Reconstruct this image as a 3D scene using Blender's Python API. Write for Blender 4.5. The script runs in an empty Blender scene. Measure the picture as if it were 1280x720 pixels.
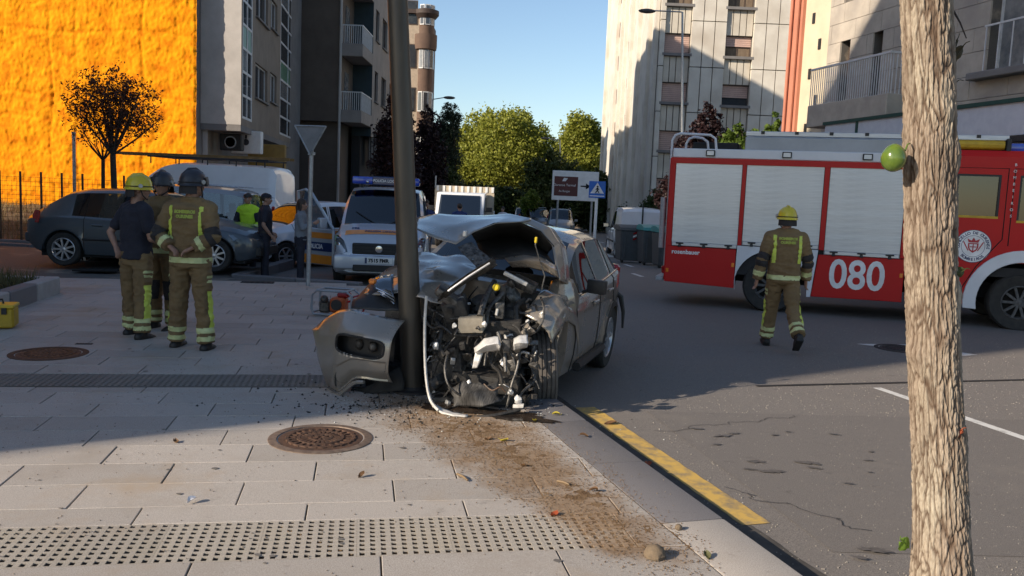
import bpy, bmesh, math, random
import numpy as np
from mathutils import Vector, Matrix, noise, bvhtree
R = math.radians
PI = math.pi
rng = random.Random(7)
SC = bpy.context.scene
COL = SC.collection

# ------------------------------------------------------------------ camera, sky, sun, exposure
F_PX, PITCH, ROLL, EYE = 1060.0, math.atan(116 / 1060.0), 0.042, 1.68
cam_d = bpy.data.cameras.new('camera')
cam_d.sensor_width = 36.0
cam_d.lens = 36.0 * F_PX / 1280.0
cam_d.clip_start, cam_d.clip_end = 0.05, 4000.0
cam = bpy.data.objects.new('camera', cam_d)
COL.objects.link(cam)
cam.matrix_world = (Matrix.Translation((0, 0, EYE)) @ Matrix.Rotation(PI / 2 - PITCH, 4, 'X') @ Matrix.Rotation(ROLL, 4, 'Z'))
SC.camera = cam
SUN_EL = R(24.0)
SUN_H = Vector((0.84, 0.54, 0)).normalized()
SUN_DIR = (SUN_H * math.cos(SUN_EL) - Vector((0, 0, math.sin(SUN_EL)))).normalized()   # way the light travels
world = bpy.data.worlds.new('World')
SC.world = world
world.use_nodes = True
wn = world.node_tree
bg = wn.nodes['Background']
sky = wn.nodes.new('ShaderNodeTexSky')
sky.sky_type = 'NISHITA'
sky.sun_disc = False
sky.sun_elevation = SUN_EL
sky.sun_rotation = math.atan2(-SUN_DIR.x, -SUN_DIR.y)
sky.altitude = 150.0
sky.air_density = 1.0
sky.dust_density = 0.6
sky.ozone_density = 2.0
wn.links.new(sky.outputs[0], bg.inputs[0])
bg.inputs[1].default_value = 0.12
sun_d = bpy.data.lights.new('sun', 'SUN')
sun_d.energy = 5.0
sun_d.angle = R(0.5)
sun_d.color = (1.0, 0.86, 0.69)
sun = bpy.data.objects.new('sun', sun_d)
sun.rotation_euler = SUN_DIR.to_track_quat('-Z', 'Y').to_euler()
COL.objects.link(sun)
SC.view_settings.view_transform = 'Standard'
SC.view_settings.look = 'None'
SC.view_settings.exposure = 0.5
SC.view_settings.gamma = 1.0
SC.view_settings.use_curve_mapping = False


# ------------------------------------------------------------------ placing helpers
def road_z(y):
	return -0.12 - 0.018 * max(0.0, min(y, 130.0) - 14.0)


_c, _s = math.cos(ROLL), math.sin(ROLL)
_fw = Vector((0, math.cos(PITCH), -math.sin(PITCH)))
_u0 = Vector((0, math.sin(PITCH), math.cos(PITCH)))
_r0 = Vector((1, 0, 0))
_rt = _r0 * _c + _u0 * _s
_up = _u0 * _c - _r0 * _s


def at(px, py, Y):
	"""The world point at depth Y (metres ahead) seen at photograph pixel px, py: used to read positions off the photo."""
	d = _fw * F_PX + _rt * (px - 640) + _up * (360 - py)
	return Vector((0, 0, EYE)) + d * (Y / d.y)


def gnd(px, py, z=None):
	d = _fw * F_PX + _rt * (px - 640) + _up * (360 - py)
	zz = -0.12 if z is None else z
	p = Vector((0, 0, EYE))
	for _ in range(30):
		t = (zz - EYE) / d.z
		p = Vector((0, 0, EYE)) + d * t
		if z is not None:
			break
		zz = road_z(p.y)
	return p


# ------------------------------------------------------------------ materials
MATS = {}


def mat(name, c, c2=None, scale=6.0, rough=0.7, metal=0.0, bump=0.0, bscale=40.0, spec=0.5, coat=0.0, detail=5.0,
		stretch=(1, 1, 1), rvar=0.0, c3=None, scale3=1.0, contrast=(0.35, 0.65), emit=None):
	if name in MATS:
		return MATS[name]
	m = bpy.data.materials.new(name)
	m.use_nodes = True
	nt = m.node_tree
	n, l = nt.nodes, nt.links
	b = n['Principled BSDF']
	b.inputs['Roughness'].default_value = rough
	b.inputs['Metallic'].default_value = metal
	b.inputs['Specular IOR Level'].default_value = spec
	b.inputs['Coat Weight'].default_value = coat
	b.inputs['Coat Roughness'].default_value = 0.06
	b.inputs['Base Color'].default_value = (*c, 1)
	tc = n.new('ShaderNodeTexCoord')
	mp = n.new('ShaderNodeMapping')
	mp.inputs['Scale'].default_value = stretch
	l.new(tc.outputs['Object'], mp.inputs[0])
	if c2 is None:
		c2 = tuple(v * 0.8 for v in c)
	nz = n.new('ShaderNodeTexNoise')
	nz.inputs['Scale'].default_value = scale
	nz.inputs['Detail'].default_value = detail
	nz.inputs['Roughness'].default_value = 0.62
	l.new(mp.outputs[0], nz.inputs['Vector'])
	mr = n.new('ShaderNodeMapRange')
	mr.inputs[1].default_value, mr.inputs[2].default_value = contrast
	l.new(nz.outputs[0], mr.inputs[0])
	mx = n.new('ShaderNodeMix')
	mx.data_type = 'RGBA'
	mx.inputs[6].default_value = (*c, 1)
	mx.inputs[7].default_value = (*c2, 1)
	l.new(mr.outputs[0], mx.inputs[0])
	out = mx.outputs[2]
	if c3 is not None:
		n3 = n.new('ShaderNodeTexNoise')
		n3.inputs['Scale'].default_value = scale3
		n3.inputs['Detail'].default_value = 6.0
		l.new(mp.outputs[0], n3.inputs['Vector'])
		r3 = n.new('ShaderNodeMapRange')
		r3.inputs[1].default_value, r3.inputs[2].default_value = 0.5, 0.72
		l.new(n3.outputs[0], r3.inputs[0])
		m3 = n.new('ShaderNodeMix')
		m3.data_type = 'RGBA'
		m3.inputs[7].default_value = (*c3, 1)
		l.new(out, m3.inputs[6])
		l.new(r3.outputs[0], m3.inputs[0])
		out = m3.outputs[2]
	l.new(out, b.inputs['Base Color'])
	if rvar:
		rr = n.new('ShaderNodeMapRange')
		rr.inputs[3].default_value, rr.inputs[4].default_value = max(0.02, rough - rvar), min(1, rough + rvar)
		l.new(nz.outputs[0], rr.inputs[0])
		l.new(rr.outputs[0], b.inputs['Roughness'])
	if bump:
		nb = n.new('ShaderNodeTexNoise')
		nb.inputs['Scale'].default_value = bscale
		nb.inputs['Detail'].default_value = 4.0
		l.new(mp.outputs[0], nb.inputs['Vector'])
		bp = n.new('ShaderNodeBump')
		bp.inputs['Strength'].default_value = min(1.0, bump)
		bp.inputs['Distance'].default_value = 0.6 / bscale
		l.new(nb.outputs[0], bp.inputs['Height'])
		l.new(bp.outputs[0], b.inputs['Normal'])
	if emit:
		b.inputs['Emission Color'].default_value = (*c, 1)
		b.inputs['Emission Strength'].default_value = emit
	MATS[name] = m
	return m


def glass(name, tint=(0.3, 0.36, 0.38), refl=0.12, rough=0.02):
	if name in MATS:
		return MATS[name]
	m = bpy.data.materials.new(name)
	m.use_nodes = True
	nt = m.node_tree
	n, l = nt.nodes, nt.links
	n.remove(n['Principled BSDF'])
	tr = n.new('ShaderNodeBsdfTransparent')
	tr.inputs[0].default_value = (*tint, 1)
	gl = n.new('ShaderNodeBsdfGlossy')
	gl.inputs['Roughness'].default_value = rough
	fr = n.new('ShaderNodeFresnel')
	fr.inputs[0].default_value = 1.5
	ad = n.new('ShaderNodeMath')
	ad.operation = 'ADD'
	ad.use_clamp = True
	ad.inputs[1].default_value = refl
	l.new(fr.outputs[0], ad.inputs[0])
	mx = n.new('ShaderNodeMixShader')
	l.new(ad.outputs[0], mx.inputs[0])
	l.new(tr.outputs[0], mx.inputs[1])
	l.new(gl.outputs[0], mx.inputs[2])
	l.new(mx.outputs[0], n['Material Output'].inputs[0])
	MATS[name] = m
	return m


M_black = mat('black plastic', (0.012, 0.012, 0.013), (0.02, 0.02, 0.02), rough=0.55, scale=12)
M_rubber = mat('tyre rubber', (0.018, 0.018, 0.018), (0.035, 0.033, 0.03), rough=0.85, scale=9)
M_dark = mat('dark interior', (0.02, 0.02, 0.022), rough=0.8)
M_alloy = mat('alloy', (0.55, 0.55, 0.57), (0.4, 0.4, 0.41), rough=0.35, metal=0.7, scale=20)
M_chrome = mat('chrome', (0.75, 0.75, 0.76), (0.6, 0.6, 0.6), rough=0.15, metal=1.0)
M_steel = mat('galvanised steel', (0.42, 0.43, 0.44), (0.3, 0.31, 0.32), rough=0.5, metal=0.6, scale=14)
M_cglass = glass('car glass', (0.36, 0.46, 0.47), 0.08)
M_dglass = glass('dark car glass', (0.05, 0.06, 0.07), 0.08)
M_lens = glass('lamp lens', (0.7, 0.75, 0.8), 0.16)
M_red = mat('red lens', (0.35, 0.01, 0.012), rough=0.2, coat=0.6)
M_amber = mat('amber lens', (0.8, 0.22, 0.02), rough=0.25, coat=0.5)
M_white = mat('white paint', (0.78, 0.78, 0.77), (0.68, 0.68, 0.67), rough=0.4, scale=4)
M_seam = mat('panel gap', (0.006, 0.006, 0.006), rough=0.9)
M_blue = mat('blue beacon', (0.02, 0.05, 0.42), (0.03, 0.09, 0.5), rough=0.15, coat=0.7)
M_text_w = mat('white lettering', (0.8, 0.8, 0.8), rough=0.5)
M_plate = mat('number plate', (0.75, 0.75, 0.73), rough=0.4)


# ------------------------------------------------------------------ mesh building
class MB:
	def __init__(s):
		s.v, s.f, s.m = [], [], []
		s.T = Matrix.Identity(4)
		s.mi = 0

	def add(s, verts, faces, mi=None):
		o = len(s.v)
		T = s.T
		s.v.extend([tuple(T @ Vector(p)) for p in verts])
		k = s.mi if mi is None else mi
		for f in faces:
			s.f.append(tuple(i + o for i in f))
			s.m.append(k)
		return s

	def box(s, c, size, rz=0.0, rot=None, mi=None, taper=1.0):
		x, y, z = size[0] / 2, size[1] / 2, size[2] / 2
		t = taper
		P = [(-x, -y, -z), (x, -y, -z), (x, y, -z), (-x, y, -z), (-x * t, -y * t, z), (x * t, -y * t, z), (x * t, y * t, z), (-x * t, y * t, z)]
		Q = rot if rot is not None else Matrix.Rotation(rz, 3, 'Z')
		c = Vector(c)
		s.add([Q @ Vector(p) + c for p in P], [(0, 3, 2, 1), (4, 5, 6, 7), (0, 1, 5, 4), (1, 2, 6, 5), (2, 3, 7, 6), (3, 0, 4, 7)], mi)
		return s

	def bb(s, x0, x1, y0, y1, z0, z1, mi=None):
		return s.box(((x0 + x1) / 2, (y0 + y1) / 2, (z0 + z1) / 2), (abs(x1 - x0), abs(y1 - y0), abs(z1 - z0)), mi=mi)

	def prism(s, poly, a, b, axis='z', mi=None):
		"""2-D outline extruded from a to b along an axis (x: outline is y,z; y: outline is x,z; z: outline is x,y)."""
		n = len(poly)

		def P(p, h):
			return {'z': (p[0], p[1], h), 'y': (p[0], h, p[1]), 'x': (h, p[0], p[1])}[axis]
		vs = [P(p, a) for p in poly] + [P(p, b) for p in poly]
		fs = [tuple(range(n))[::-1], tuple(range(n, 2 * n))] + [(i, (i + 1) % n, n + (i + 1) % n, n + i) for i in range(n)]
		return s.add(vs, fs, mi)

	def tube(s, pts, r, n=8, cap=True, mi=None, flat=1.0):
		pts = [Vector(p) for p in pts]
		k = len(pts)
		rs = [r] * k if not isinstance(r, (list, tuple)) else list(r)
		vs, fs = [], []
		pn = None
		for i, p in enumerate(pts):
			d = (pts[min(i + 1, k - 1)] - pts[max(i - 1, 0)])
			d = d.normalized() if d.length > 1e-9 else Vector((0, 0, 1))
			if pn is None:
				a = Vector((0, 0, 1)) if abs(d.z) < 0.9 else Vector((1, 0, 0))
				u = d.cross(a).normalized()
			else:
				u = (pn - d * pn.dot(d))
				u = u.normalized() if u.length > 1e-6 else d.orthogonal().normalized()
			pn = u
			w = d.cross(u)
			for j in range(n):
				t = 2 * PI * j / n
				vs.append(p + u * math.cos(t) * rs[i] + w * math.sin(t) * rs[i] * flat)
		for i in range(k - 1):
			for j in range(n):
				a, b2 = i * n + j, i * n + (j + 1) % n
				fs.append((a, b2, b2 + n, a + n))
		if cap:
			fs.append(tuple(range(n))[::-1])
			fs.append(tuple(range((k - 1) * n, k * n)))
		return s.add(vs, fs, mi)

	def lathe(s, prof, n=24, c=(0, 0, 0), axis='z', mi=None, sc=(1, 1), cap=True):
		vs, fs = [], []
		for r, h in prof:
			for j in range(n):
				t = 2 * PI * j / n
				a, b2 = r * math.cos(t) * sc[0], r * math.sin(t) * sc[1]
				p = {'z': (a, b2, h), 'y': (a, h, b2), 'x': (h, a, b2)}[axis]
				vs.append((p[0] + c[0], p[1] + c[1], p[2] + c[2]))
		k = len(prof)
		for i in range(k - 1):
			for j in range(n):
				a, b2 = i * n + j, i * n + (j + 1) % n
				fs.append((a, b2, b2 + n, a + n))
		if cap and prof[0][0] > 1e-6:
			fs.append(tuple(range(n))[::-1])
		if cap and prof[-1][0] > 1e-6:
			fs.append(tuple(range((k - 1) * n, k * n)))
		return s.add(vs, fs, mi)

	def ball(s, c, r, nu=14, nv=9, mi=None):
		rx, ry, rz = (r, r, r) if not isinstance(r, (tuple, list)) else r
		vs, fs = [], []
		for i in range(nv + 1):
			ph = -PI / 2 + PI * i / nv
			for j in range(nu):
				t = 2 * PI * j / nu
				vs.append((c[0] + rx * math.cos(ph) * math.cos(t), c[1] + ry * math.cos(ph) * math.sin(t), c[2] + rz * math.sin(ph)))
		for i in range(nv):
			for j in range(nu):
				a, b2 = i * nu + j, i * nu + (j + 1) % nu
				fs.append((a, b2, b2 + nu, a + nu))
		return s.add(vs, fs, mi)

	def loft(s, rows, closed=False, cap=False, mi=None):
		n = len(rows[0])
		vs = [p for r in rows for p in r]
		fs = []
		for i in range(len(rows) - 1):
			for j in range(n if closed else n - 1):
				a, b2 = i * n + j, i * n + (j + 1) % n
				fs.append((a, b2, b2 + n, a + n))
		if cap and closed:
			fs.append(tuple(range(n))[::-1])
			fs.append(tuple(range((len(rows) - 1) * n, len(rows) * n)))
		return s.add(vs, fs, mi)

	def mesh(s, name, bev=0.0, recalc=True, smooth=35, seg=1, merge=True):
		me = bpy.data.meshes.new(name)
		me.from_pydata(s.v, [], s.f)
		me.polygons.foreach_set('material_index', s.m)
		bm = bmesh.new()
		bm.from_mesh(me)
		if merge:
			bmesh.ops.remove_doubles(bm, verts=bm.verts, dist=1e-5)
		if recalc:
			bmesh.ops.recalc_face_normals(bm, faces=bm.faces)
		if bev:
			ed = [e for e in bm.edges if len(e.link_faces) == 2 and e.calc_face_angle(0) > R(40)]
			bmesh.ops.bevel(bm, geom=ed, offset=bev, segments=seg, profile=0.6, affect='EDGES', clamp_overlap=True)
		bm.to_mesh(me)
		bm.free()
		if smooth:
			me.shade_smooth()
			me.set_sharp_from_angle(angle=R(smooth))
		return me

	def build(s, name, mats, parent=None, bev=0.0, smooth=35, recalc=True, seg=1, merge=True, **tagkw):
		me = s.mesh(name, bev, recalc, smooth, seg, merge)
		return link(name, me, mats, parent, **tagkw)


def link(name, me, mats=None, parent=None, **kw):
	if mats is not None and not me.materials:
		for m in (mats if isinstance(mats, (list, tuple)) else [mats]):
			me.materials.append(m)
	o = bpy.data.objects.new(name, me)
	COL.objects.link(o)
	if parent is not None:
		o.parent = parent
	tag(o, **kw)
	return o


def tag(o, label=None, cat=None, group=None, kind=None):
	if label:
		o['label'] = label
	if cat:
		o['category'] = cat
	if group:
		o['group'] = group
	if kind:
		o['kind'] = kind
	return o


def thing(name, label, cat, loc=(0, 0, 0), rz=0.0, group=None):
	o = bpy.data.objects.new(name, None)
	o.empty_display_size = 0.2
	COL.objects.link(o)
	o.location = loc
	o.rotation_euler = (0, 0, rz)
	return tag(o, label, cat, group)


def copy_tree(o, parent=None, label=None):
	c = o.copy()
	COL.objects.link(c)
	if parent is not None:
		c.parent = parent
	if label:
		c['label'] = label
	for ch in list(o.children):
		copy_tree(ch, c)
	return c


def text_mesh(txt, size, bold=0.0, extrude=0.002, space=1.0, align='CENTER'):
	cu = bpy.data.curves.new('lettering', 'FONT')
	cu.body = txt
	cu.size = size
	cu.offset = bold
	cu.extrude = extrude
	cu.space_character = space
	cu.align_x = align
	cu.align_y = 'CENTER'
	cu.resolution_u = 4
	o = bpy.data.objects.new('lettering', cu)
	COL.objects.link(o)
	dg = bpy.context.evaluated_depsgraph_get()
	me = bpy.data.meshes.new_from_object(o.evaluated_get(dg))
	bpy.data.objects.remove(o)
	return me


def text(txt, size, m, parent, M, bold=0.0, name='lettering', space=1.0, align='CENTER', sx=1.0):
	"""Flat lettering in the local X,Y plane of matrix M."""
	me = text_mesh(txt, size, bold, space=space, align=align)
	me.transform(M @ Matrix.Diagonal((sx, 1, 1, 1)))
	return link(name, me, m, parent)


def pchip(keys):
	xs = np.array([k[0] for k in keys], float)
	ys = np.array([k[1] for k in keys], float)
	h = np.diff(xs)
	d = np.diff(ys) / h
	m = np.zeros(len(xs))
	if len(xs) > 2:
		for i in range(1, len(xs) - 1):
			if d[i - 1] * d[i] > 0:
				w1, w2 = 2 * h[i] + h[i - 1], h[i] + 2 * h[i - 1]
				m[i] = (w1 + w2) / (w1 / d[i - 1] + w2 / d[i])
	m[0], m[-1] = d[0], d[-1]

	def f(x):
		if x <= xs[0]:
			return float(ys[0])
		if x >= xs[-1]:
			return float(ys[-1])
		i = int(np.searchsorted(xs, x) - 1)
		t = (x - xs[i]) / h[i]
		return float((1 + 2 * t) * (1 - t) ** 2 * ys[i] + t * (1 - t) ** 2 * h[i] * m[i] + t * t * (3 - 2 * t) * ys[i + 1] + t * t * (t - 1) * h[i] * m[i + 1])
	return f


def npmesh(name, verts, faces, smooth=False):
	"""Fast mesh from numpy arrays: verts (n,3), faces (m,3 or 4)."""
	me = bpy.data.meshes.new(name)
	k = faces.shape[1]
	me.vertices.add(len(verts))
	me.vertices.foreach_set('co', np.ascontiguousarray(verts, np.float32).ravel())
	me.loops.add(faces.size)
	me.loops.foreach_set('vertex_index', np.ascontiguousarray(faces, np.int32).ravel())
	me.polygons.add(len(faces))
	me.polygons.foreach_set('loop_start', np.arange(0, faces.size, k, dtype=np.int32))
	me.update(calc_edges=True)
	me.validate()
	if smooth:
		me.shade_smooth()
	return me


def grid_faces(nr, nc):
	i = np.arange(nr - 1)[:, None] * nc + np.arange(nc - 1)[None, :]
	return np.stack([i, i + 1, i + nc + 1, i + nc], -1).reshape(-1, 4)


def fbm(x, y, z=0.0, sc=1.0, oct=4):
	return noise.fractal(Vector((x * sc, y * sc, z * sc)), 0.9, 2.0, oct)
# ================================================================== GROUND
GU, GV = Vector((0.984, 0.177, 0)), Vector((-0.177, 0.984, 0))      # paving grid directions
K0, KD, KN = Vector((0.57, 6.46, 0)), Vector((-0.29, 0.957, 0)).normalized(), Vector((0.957, 0.29, 0)).normalized()


def ab(a, b, z=0.0):
	return GU * a + GV * b + Vector((0, 0, z))


def kp(s, off, z=0.0):
	"""s metres along the kerb (away from the camera), off metres towards the road."""
	return K0 + KD * s + KN * off + Vector((0, 0, z))


def stone_mat(name, c, speck, blot, bumpd=0.0015, vary=0.10, dust=(0.36, 0.29, 0.22), soil=True):
	m = bpy.data.materials.new(name)
	m.use_nodes = True
	nt = m.node_tree
	n, l = nt.nodes, nt.links
	b = n['Principled BSDF']
	b.inputs['Roughness'].default_value = 0.8
	b.inputs['Specular IOR Level'].default_value = 0.35
	geo = n.new('ShaderNodeNewGeometry')
	oi = n.new('ShaderNodeObjectInfo')

	def nz(scale, det=4.0, rough=0.6):
		t = n.new('ShaderNodeTexNoise')
		t.inputs['Scale'].default_value = scale
		t.inputs['Detail'].default_value = det
		t.inputs['Roughness'].default_value = rough
		l.new(geo.outputs['Position'], t.inputs['Vector'])
		return t.outputs[0]

	def ramp(v, a, b2):
		r = n.new('ShaderNodeMapRange')
		r.inputs[1].default_value, r.inputs[2].default_value = a, b2
		l.new(v, r.inputs[0])
		return r.outputs[0]

	def mix(fac, a, c2, mode='MIX'):
		x = n.new('ShaderNodeMix')
		x.data_type = 'RGBA'
		x.blend_type = mode
		if isinstance(fac, float):
			x.inputs[0].default_value = fac
		else:
			l.new(fac, x.inputs[0])
		for k, v in ((6, a), (7, c2)):
			if isinstance(v, tuple):
				x.inputs[k].default_value = (*v, 1)
			else:
				l.new(v, x.inputs[k])
		return x.outputs[2]
	base = mix(ramp(nz(170.0, 2.0), 0.42, 0.6), c, speck)
	base = mix(ramp(nz(420.0, 1.0), 0.6, 0.68), base, tuple(v * 0.45 for v in c))
	base = mix(ramp(nz(1.7, 7.0, 0.7), 0.5, 0.75), base, blot)
	base = mix(ramp(nz(7.0, 8.0, 0.72), 0.6, 0.72), base, tuple(v * 0.55 for v in c))
	base = mix(ramp(nz(0.8, 6.0, 0.65), 0.56, 0.7), base, dust)
	if soil:
		# fine brown dust trodden out from the spill: a stain with its own outline on the paving
		def mth(op, x, y=None):
			q = n.new('ShaderNodeMath')
			q.operation = op
			for k, v in enumerate((x, y)):
				if v is None:
					continue
				if isinstance(v, (int, float)):
					q.inputs[k].default_value = v
				else:
					l.new(v, q.inputs[k])
			return q.outputs[0]

		def dot(v):
			q = n.new('ShaderNodeVectorMath')
			q.operation = 'DOT_PRODUCT'
			q.inputs[1].default_value = v
			l.new(geo.outputs['Position'], q.inputs[0])
			return q.outputs['Value']
		a_, b_ = dot(GU), dot(GV)
		t_ = mth('DIVIDE', mth('SUBTRACT', 6.6, b_), 2.7)
		ca = mth('ADD', mth('MULTIPLY', t_, .72), .60)
		wd = mth('SUBTRACT', .76, mth('MULTIPLY', t_, .42))
		d_ = mth('DIVIDE', mth('ABSOLUTE', mth('SUBTRACT', a_, ca)), wd)
		k_ = mth('SUBTRACT', mth('ADD', mth('MULTIPLY', nz(2.6, 8.0, .66), 2.2), -.10), mth('MULTIPLY', d_, d_))
		k_ = mth('SUBTRACT', k_, mth('MULTIPLY', mth('MAXIMUM', mth('SUBTRACT', 3.75, b_), 0.0), 3.0))
		k_ = mth('SUBTRACT', k_, mth('MULTIPLY', mth('MAXIMUM', mth('SUBTRACT', b_, 6.7), 0.0), 2.0))
		sl = mix(ramp(nz(30.0, 6.0), .35, .65), (0.215, 0.142, 0.085), (0.29, 0.205, 0.13))
		fac = n.new('ShaderNodeMapRange')
		fac.inputs[1].default_value, fac.inputs[2].default_value, fac.inputs[4].default_value = .30, .95, .93
		l.new(k_, fac.inputs[0])
		base = mix(fac.outputs[0], base, sl)
	hs = n.new('ShaderNodeHueSaturation')
	mr = n.new('ShaderNodeMapRange')
	mr.inputs[3].default_value, mr.inputs[4].default_value = 1 - vary, 1 + vary
	l.new(oi.outputs['Random'], mr.inputs[0])
	l.new(mr.outputs[0], hs.inputs['Value'])
	l.new(base, hs.inputs['Color'])
	l.new(hs.outputs[0], b.inputs['Base Color'])
	bp = n.new('ShaderNodeBump')
	bp.inputs['Distance'].default_value = bumpd
	bp.inputs['Strength'].default_value = 1.0
	l.new(nz(230.0, 4.0), bp.inputs['Height'])
	l.new(bp.outputs[0], b.inputs['Normal'])
	MATS[name] = m
	return m


M_slab = stone_mat('granite slab', (0.45, 0.41, 0.37), (0.33, 0.30, 0.27), (0.33, 0.29, 0.25))
M_kerb = stone_mat('grey kerb granite', (0.185, 0.175, 0.18), (0.145, 0.138, 0.14), (0.15, 0.14, 0.135), vary=0.08, dust=(.22, .18, .15))
M_tact = stone_mat('tactile concrete', (0.40, 0.36, 0.31), (0.33, 0.30, 0.26), (0.35, 0.31, 0.25))
M_tact2 = stone_mat('dark tactile concrete', (0.22, 0.20, 0.185), (0.17, 0.155, 0.145), (0.18, 0.165, 0.15))
M_bed = stone_mat('bedding mortar', (0.13, 0.12, 0.11), (0.10, 0.09, 0.08), (0.09, 0.08, 0.07), soil=False)
M_asph = stone_mat('worn asphalt', (0.235, 0.21, 0.19), (0.14, 0.127, 0.116), (0.175, 0.158, 0.145), bumpd=0.004, vary=0.0, dust=(0.2, 0.18, 0.16), soil=False)
M_asph2 = stone_mat('asphalt patch', (0.205, 0.184, 0.168), (0.125, 0.113, 0.104), (0.155, 0.14, 0.128), bumpd=0.003, vary=0.0, dust=(0.19, 0.17, 0.15), soil=False)
M_line = mat('worn white road paint', (0.62, 0.61, 0.58), (0.3, 0.29, 0.27), scale=14, rough=0.7, contrast=(0.5, 0.75), detail=9)
M_yline = mat('worn yellow road paint', (0.56, 0.36, 0.085), (0.25, 0.19, 0.11), scale=9, rough=0.75, contrast=(0.42, 0.66), detail=9, bump=0.3, bscale=150)
M_iron = mat('rusty cast iron', (0.115, 0.06, 0.036), (0.05, 0.03, 0.022), scale=22, rough=0.8, metal=0.25, bump=0.5, bscale=90)
M_iron_d = mat('painted post shadow', (0.045, 0.042, 0.042), (0.03, 0.028, 0.028), scale=22, rough=0.7, metal=0.4)
M_soil = mat('brown soil', (0.22, 0.145, 0.085), (0.145, 0.092, 0.053), scale=16, rough=1.0, bump=0.8, bscale=120, c3=(0.28, 0.20, 0.125), scale3=6.0, spec=0.1)

# the road: one sheet to the horizon, following the fall of the street
ys = [-60, -20, -5, 0, 3, 6, 9, 12, 14] + [14 + 2 * k for k in range(1, 59)] + [135, 200, 500, 2500]
xs_ = [-2500, -400, -80, -30, -12, 0, 12, 30, 80, 400, 2500]
b = MB()
b.loft([[(x, y, road_z(y)) for x in xs_] for y in ys])
road = b.build('road', M_asph, kind='structure')


def flat(name, pts, z, m, parent, **kw):
	"""Thin sheet laid on the road, following its fall."""
	q = MB()
	n = len(pts)
	q.add([(p[0], p[1], road_z(p[1]) + z) for p in pts], [tuple(range(n))])
	o = q.build(name, m, parent, smooth=None, recalc=False, **kw)
	if o.data.polygons[0].normal.z < 0:
		o.data.flip_normals()
	return o


def strip(name, pts, w, z, m, parent):
	q = MB()
	L, Rr = [], []
	for i, p in enumerate(pts):
		d = (Vector(pts[min(i + 1, len(pts) - 1)]) - Vector(pts[max(i - 1, 0)])).normalized()
		nrm = Vector((-d.y, d.x))
		for lst, s in ((L, 1), (Rr, -1)):
			e = w / 2 * (1 + 0.10 * noise.noise(Vector((p[0] * 9, p[1] * 9, s * 5.0))))
			lst.append((p[0] + nrm.x * e * s, p[1] + nrm.y * e * s, road_z(p[1]) + z))
	q.loft([L, Rr])
	o = q.build(name, m, parent, smooth=None)
	if o.data.polygons[0].normal.z < 0:
		o.data.flip_normals()
	return o


def seg(p, q, n):
	return [(p[0] + (q[0] - p[0]) * i / n, p[1] + (q[1] - p[1]) * i / n) for i in range(n + 1)]


ye0, ye1 = kp(-1.99, 0.31), kp(0.66, 0.31)
strip('yellow_line', seg(ye0, ye1, 60), 0.18, 0.004, M_yline, road)
g1, g2 = gnd(1096, 485), gnd(1280, 548)
g3 = g2 + (g2 - g1) * 1.5
strip('lane_line', seg(g1, g3, 24), 0.10, 0.004, M_line, road)
strip('kerb_shade', seg(kp(-6, .14), kp(-1.995, .14), 30), .27, .003, mat('painted kerb shadow', (.045, .04, .036), (.08, .07, .06), scale=9, rough=.9), road)  # the kerb's shadow painted as a dark strip at its foot
strip('kerb_shade', seg(kp(-1.99, .11), kp(9, .11), 60), .21, .003, mat('painted kerb shadow', (.045, .04, .036), (.08, .07, .06), scale=9, rough=.9), road)  # painted kerb shadow continued, narrower beside the yellow line
flat('asphalt_patch', [(1.75, 4.3), (9.0, 4.6), (9.5, 7.75), (1.2, 7.15)], 0.003, M_asph2, road)
strip('painted_shadow', seg(gnd(945, 483), gnd(1290, 475), 30), 0.055, 0.007, M_iron_d, road)  # a post's cast shadow, painted as a thin dark sheet on the road
# the painted triangle round the road manhole, and broken white kerb-lane dashes down the street
tri = [gnd(*q) for q in ((1070, 430), (1140, 431), (1222, 444), (1190, 446), (1128, 434), (1100, 434))]
flat('painted_triangle', tri[:3] + tri[3:4], 0.004, M_line, road)
for k in range(6):
	p = gnd(803 - k * 12, 346 - k * 13 + k * k * 0.6)
	strip('lane_dash', seg((p.x, p.y), (p.x - 0.1, p.y + 1.1), 4), 0.12, 0.004, M_line, road)
p = gnd(640, 300)
for k in range(7):
	strip('crossing_bar', seg((0.2 + k * 0.85, 31.0), (0.1 + k * 0.85, 33.6), 4), 0.45, 0.004, M_line, road)
# oil drips and wheel scuffs: thin sheets with their own ragged outline
M_oil = mat('oil stain', (0.075, 0.068, 0.062), (0.12, 0.108, 0.10), scale=20, rough=0.45)


def blob(name, c, rx, ry, rz_, m, parent, z=0.005, n=34, onroad=True, seed=0.0):
	pts = []
	for i in range(n):
		t = 2 * PI * i / n
		k = 1 + 0.8 * noise.noise(Vector((math.cos(t) * 1.9 + seed, math.sin(t) * 1.9, seed * 3))) + .35 * noise.noise(Vector((math.cos(t) * 5 + seed, math.sin(t) * 5, seed * 2)))
		x, y = rx * k * math.cos(t), ry * k * math.sin(t)
		pts.append((c[0] + x * math.cos(rz_) - y * math.sin(rz_), c[1] + x * math.sin(rz_) + y * math.cos(rz_)))
	if onroad:
		return flat(name, pts, z, m, parent)
	q = MB()
	q.add([(p[0], p[1], z) for p in pts], [tuple(range(n))])
	o = q.build(name, m, parent, smooth=None, recalc=False)
	if o.data.polygons[0].normal.z < 0:
		o.data.flip_normals()
	return o


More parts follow.
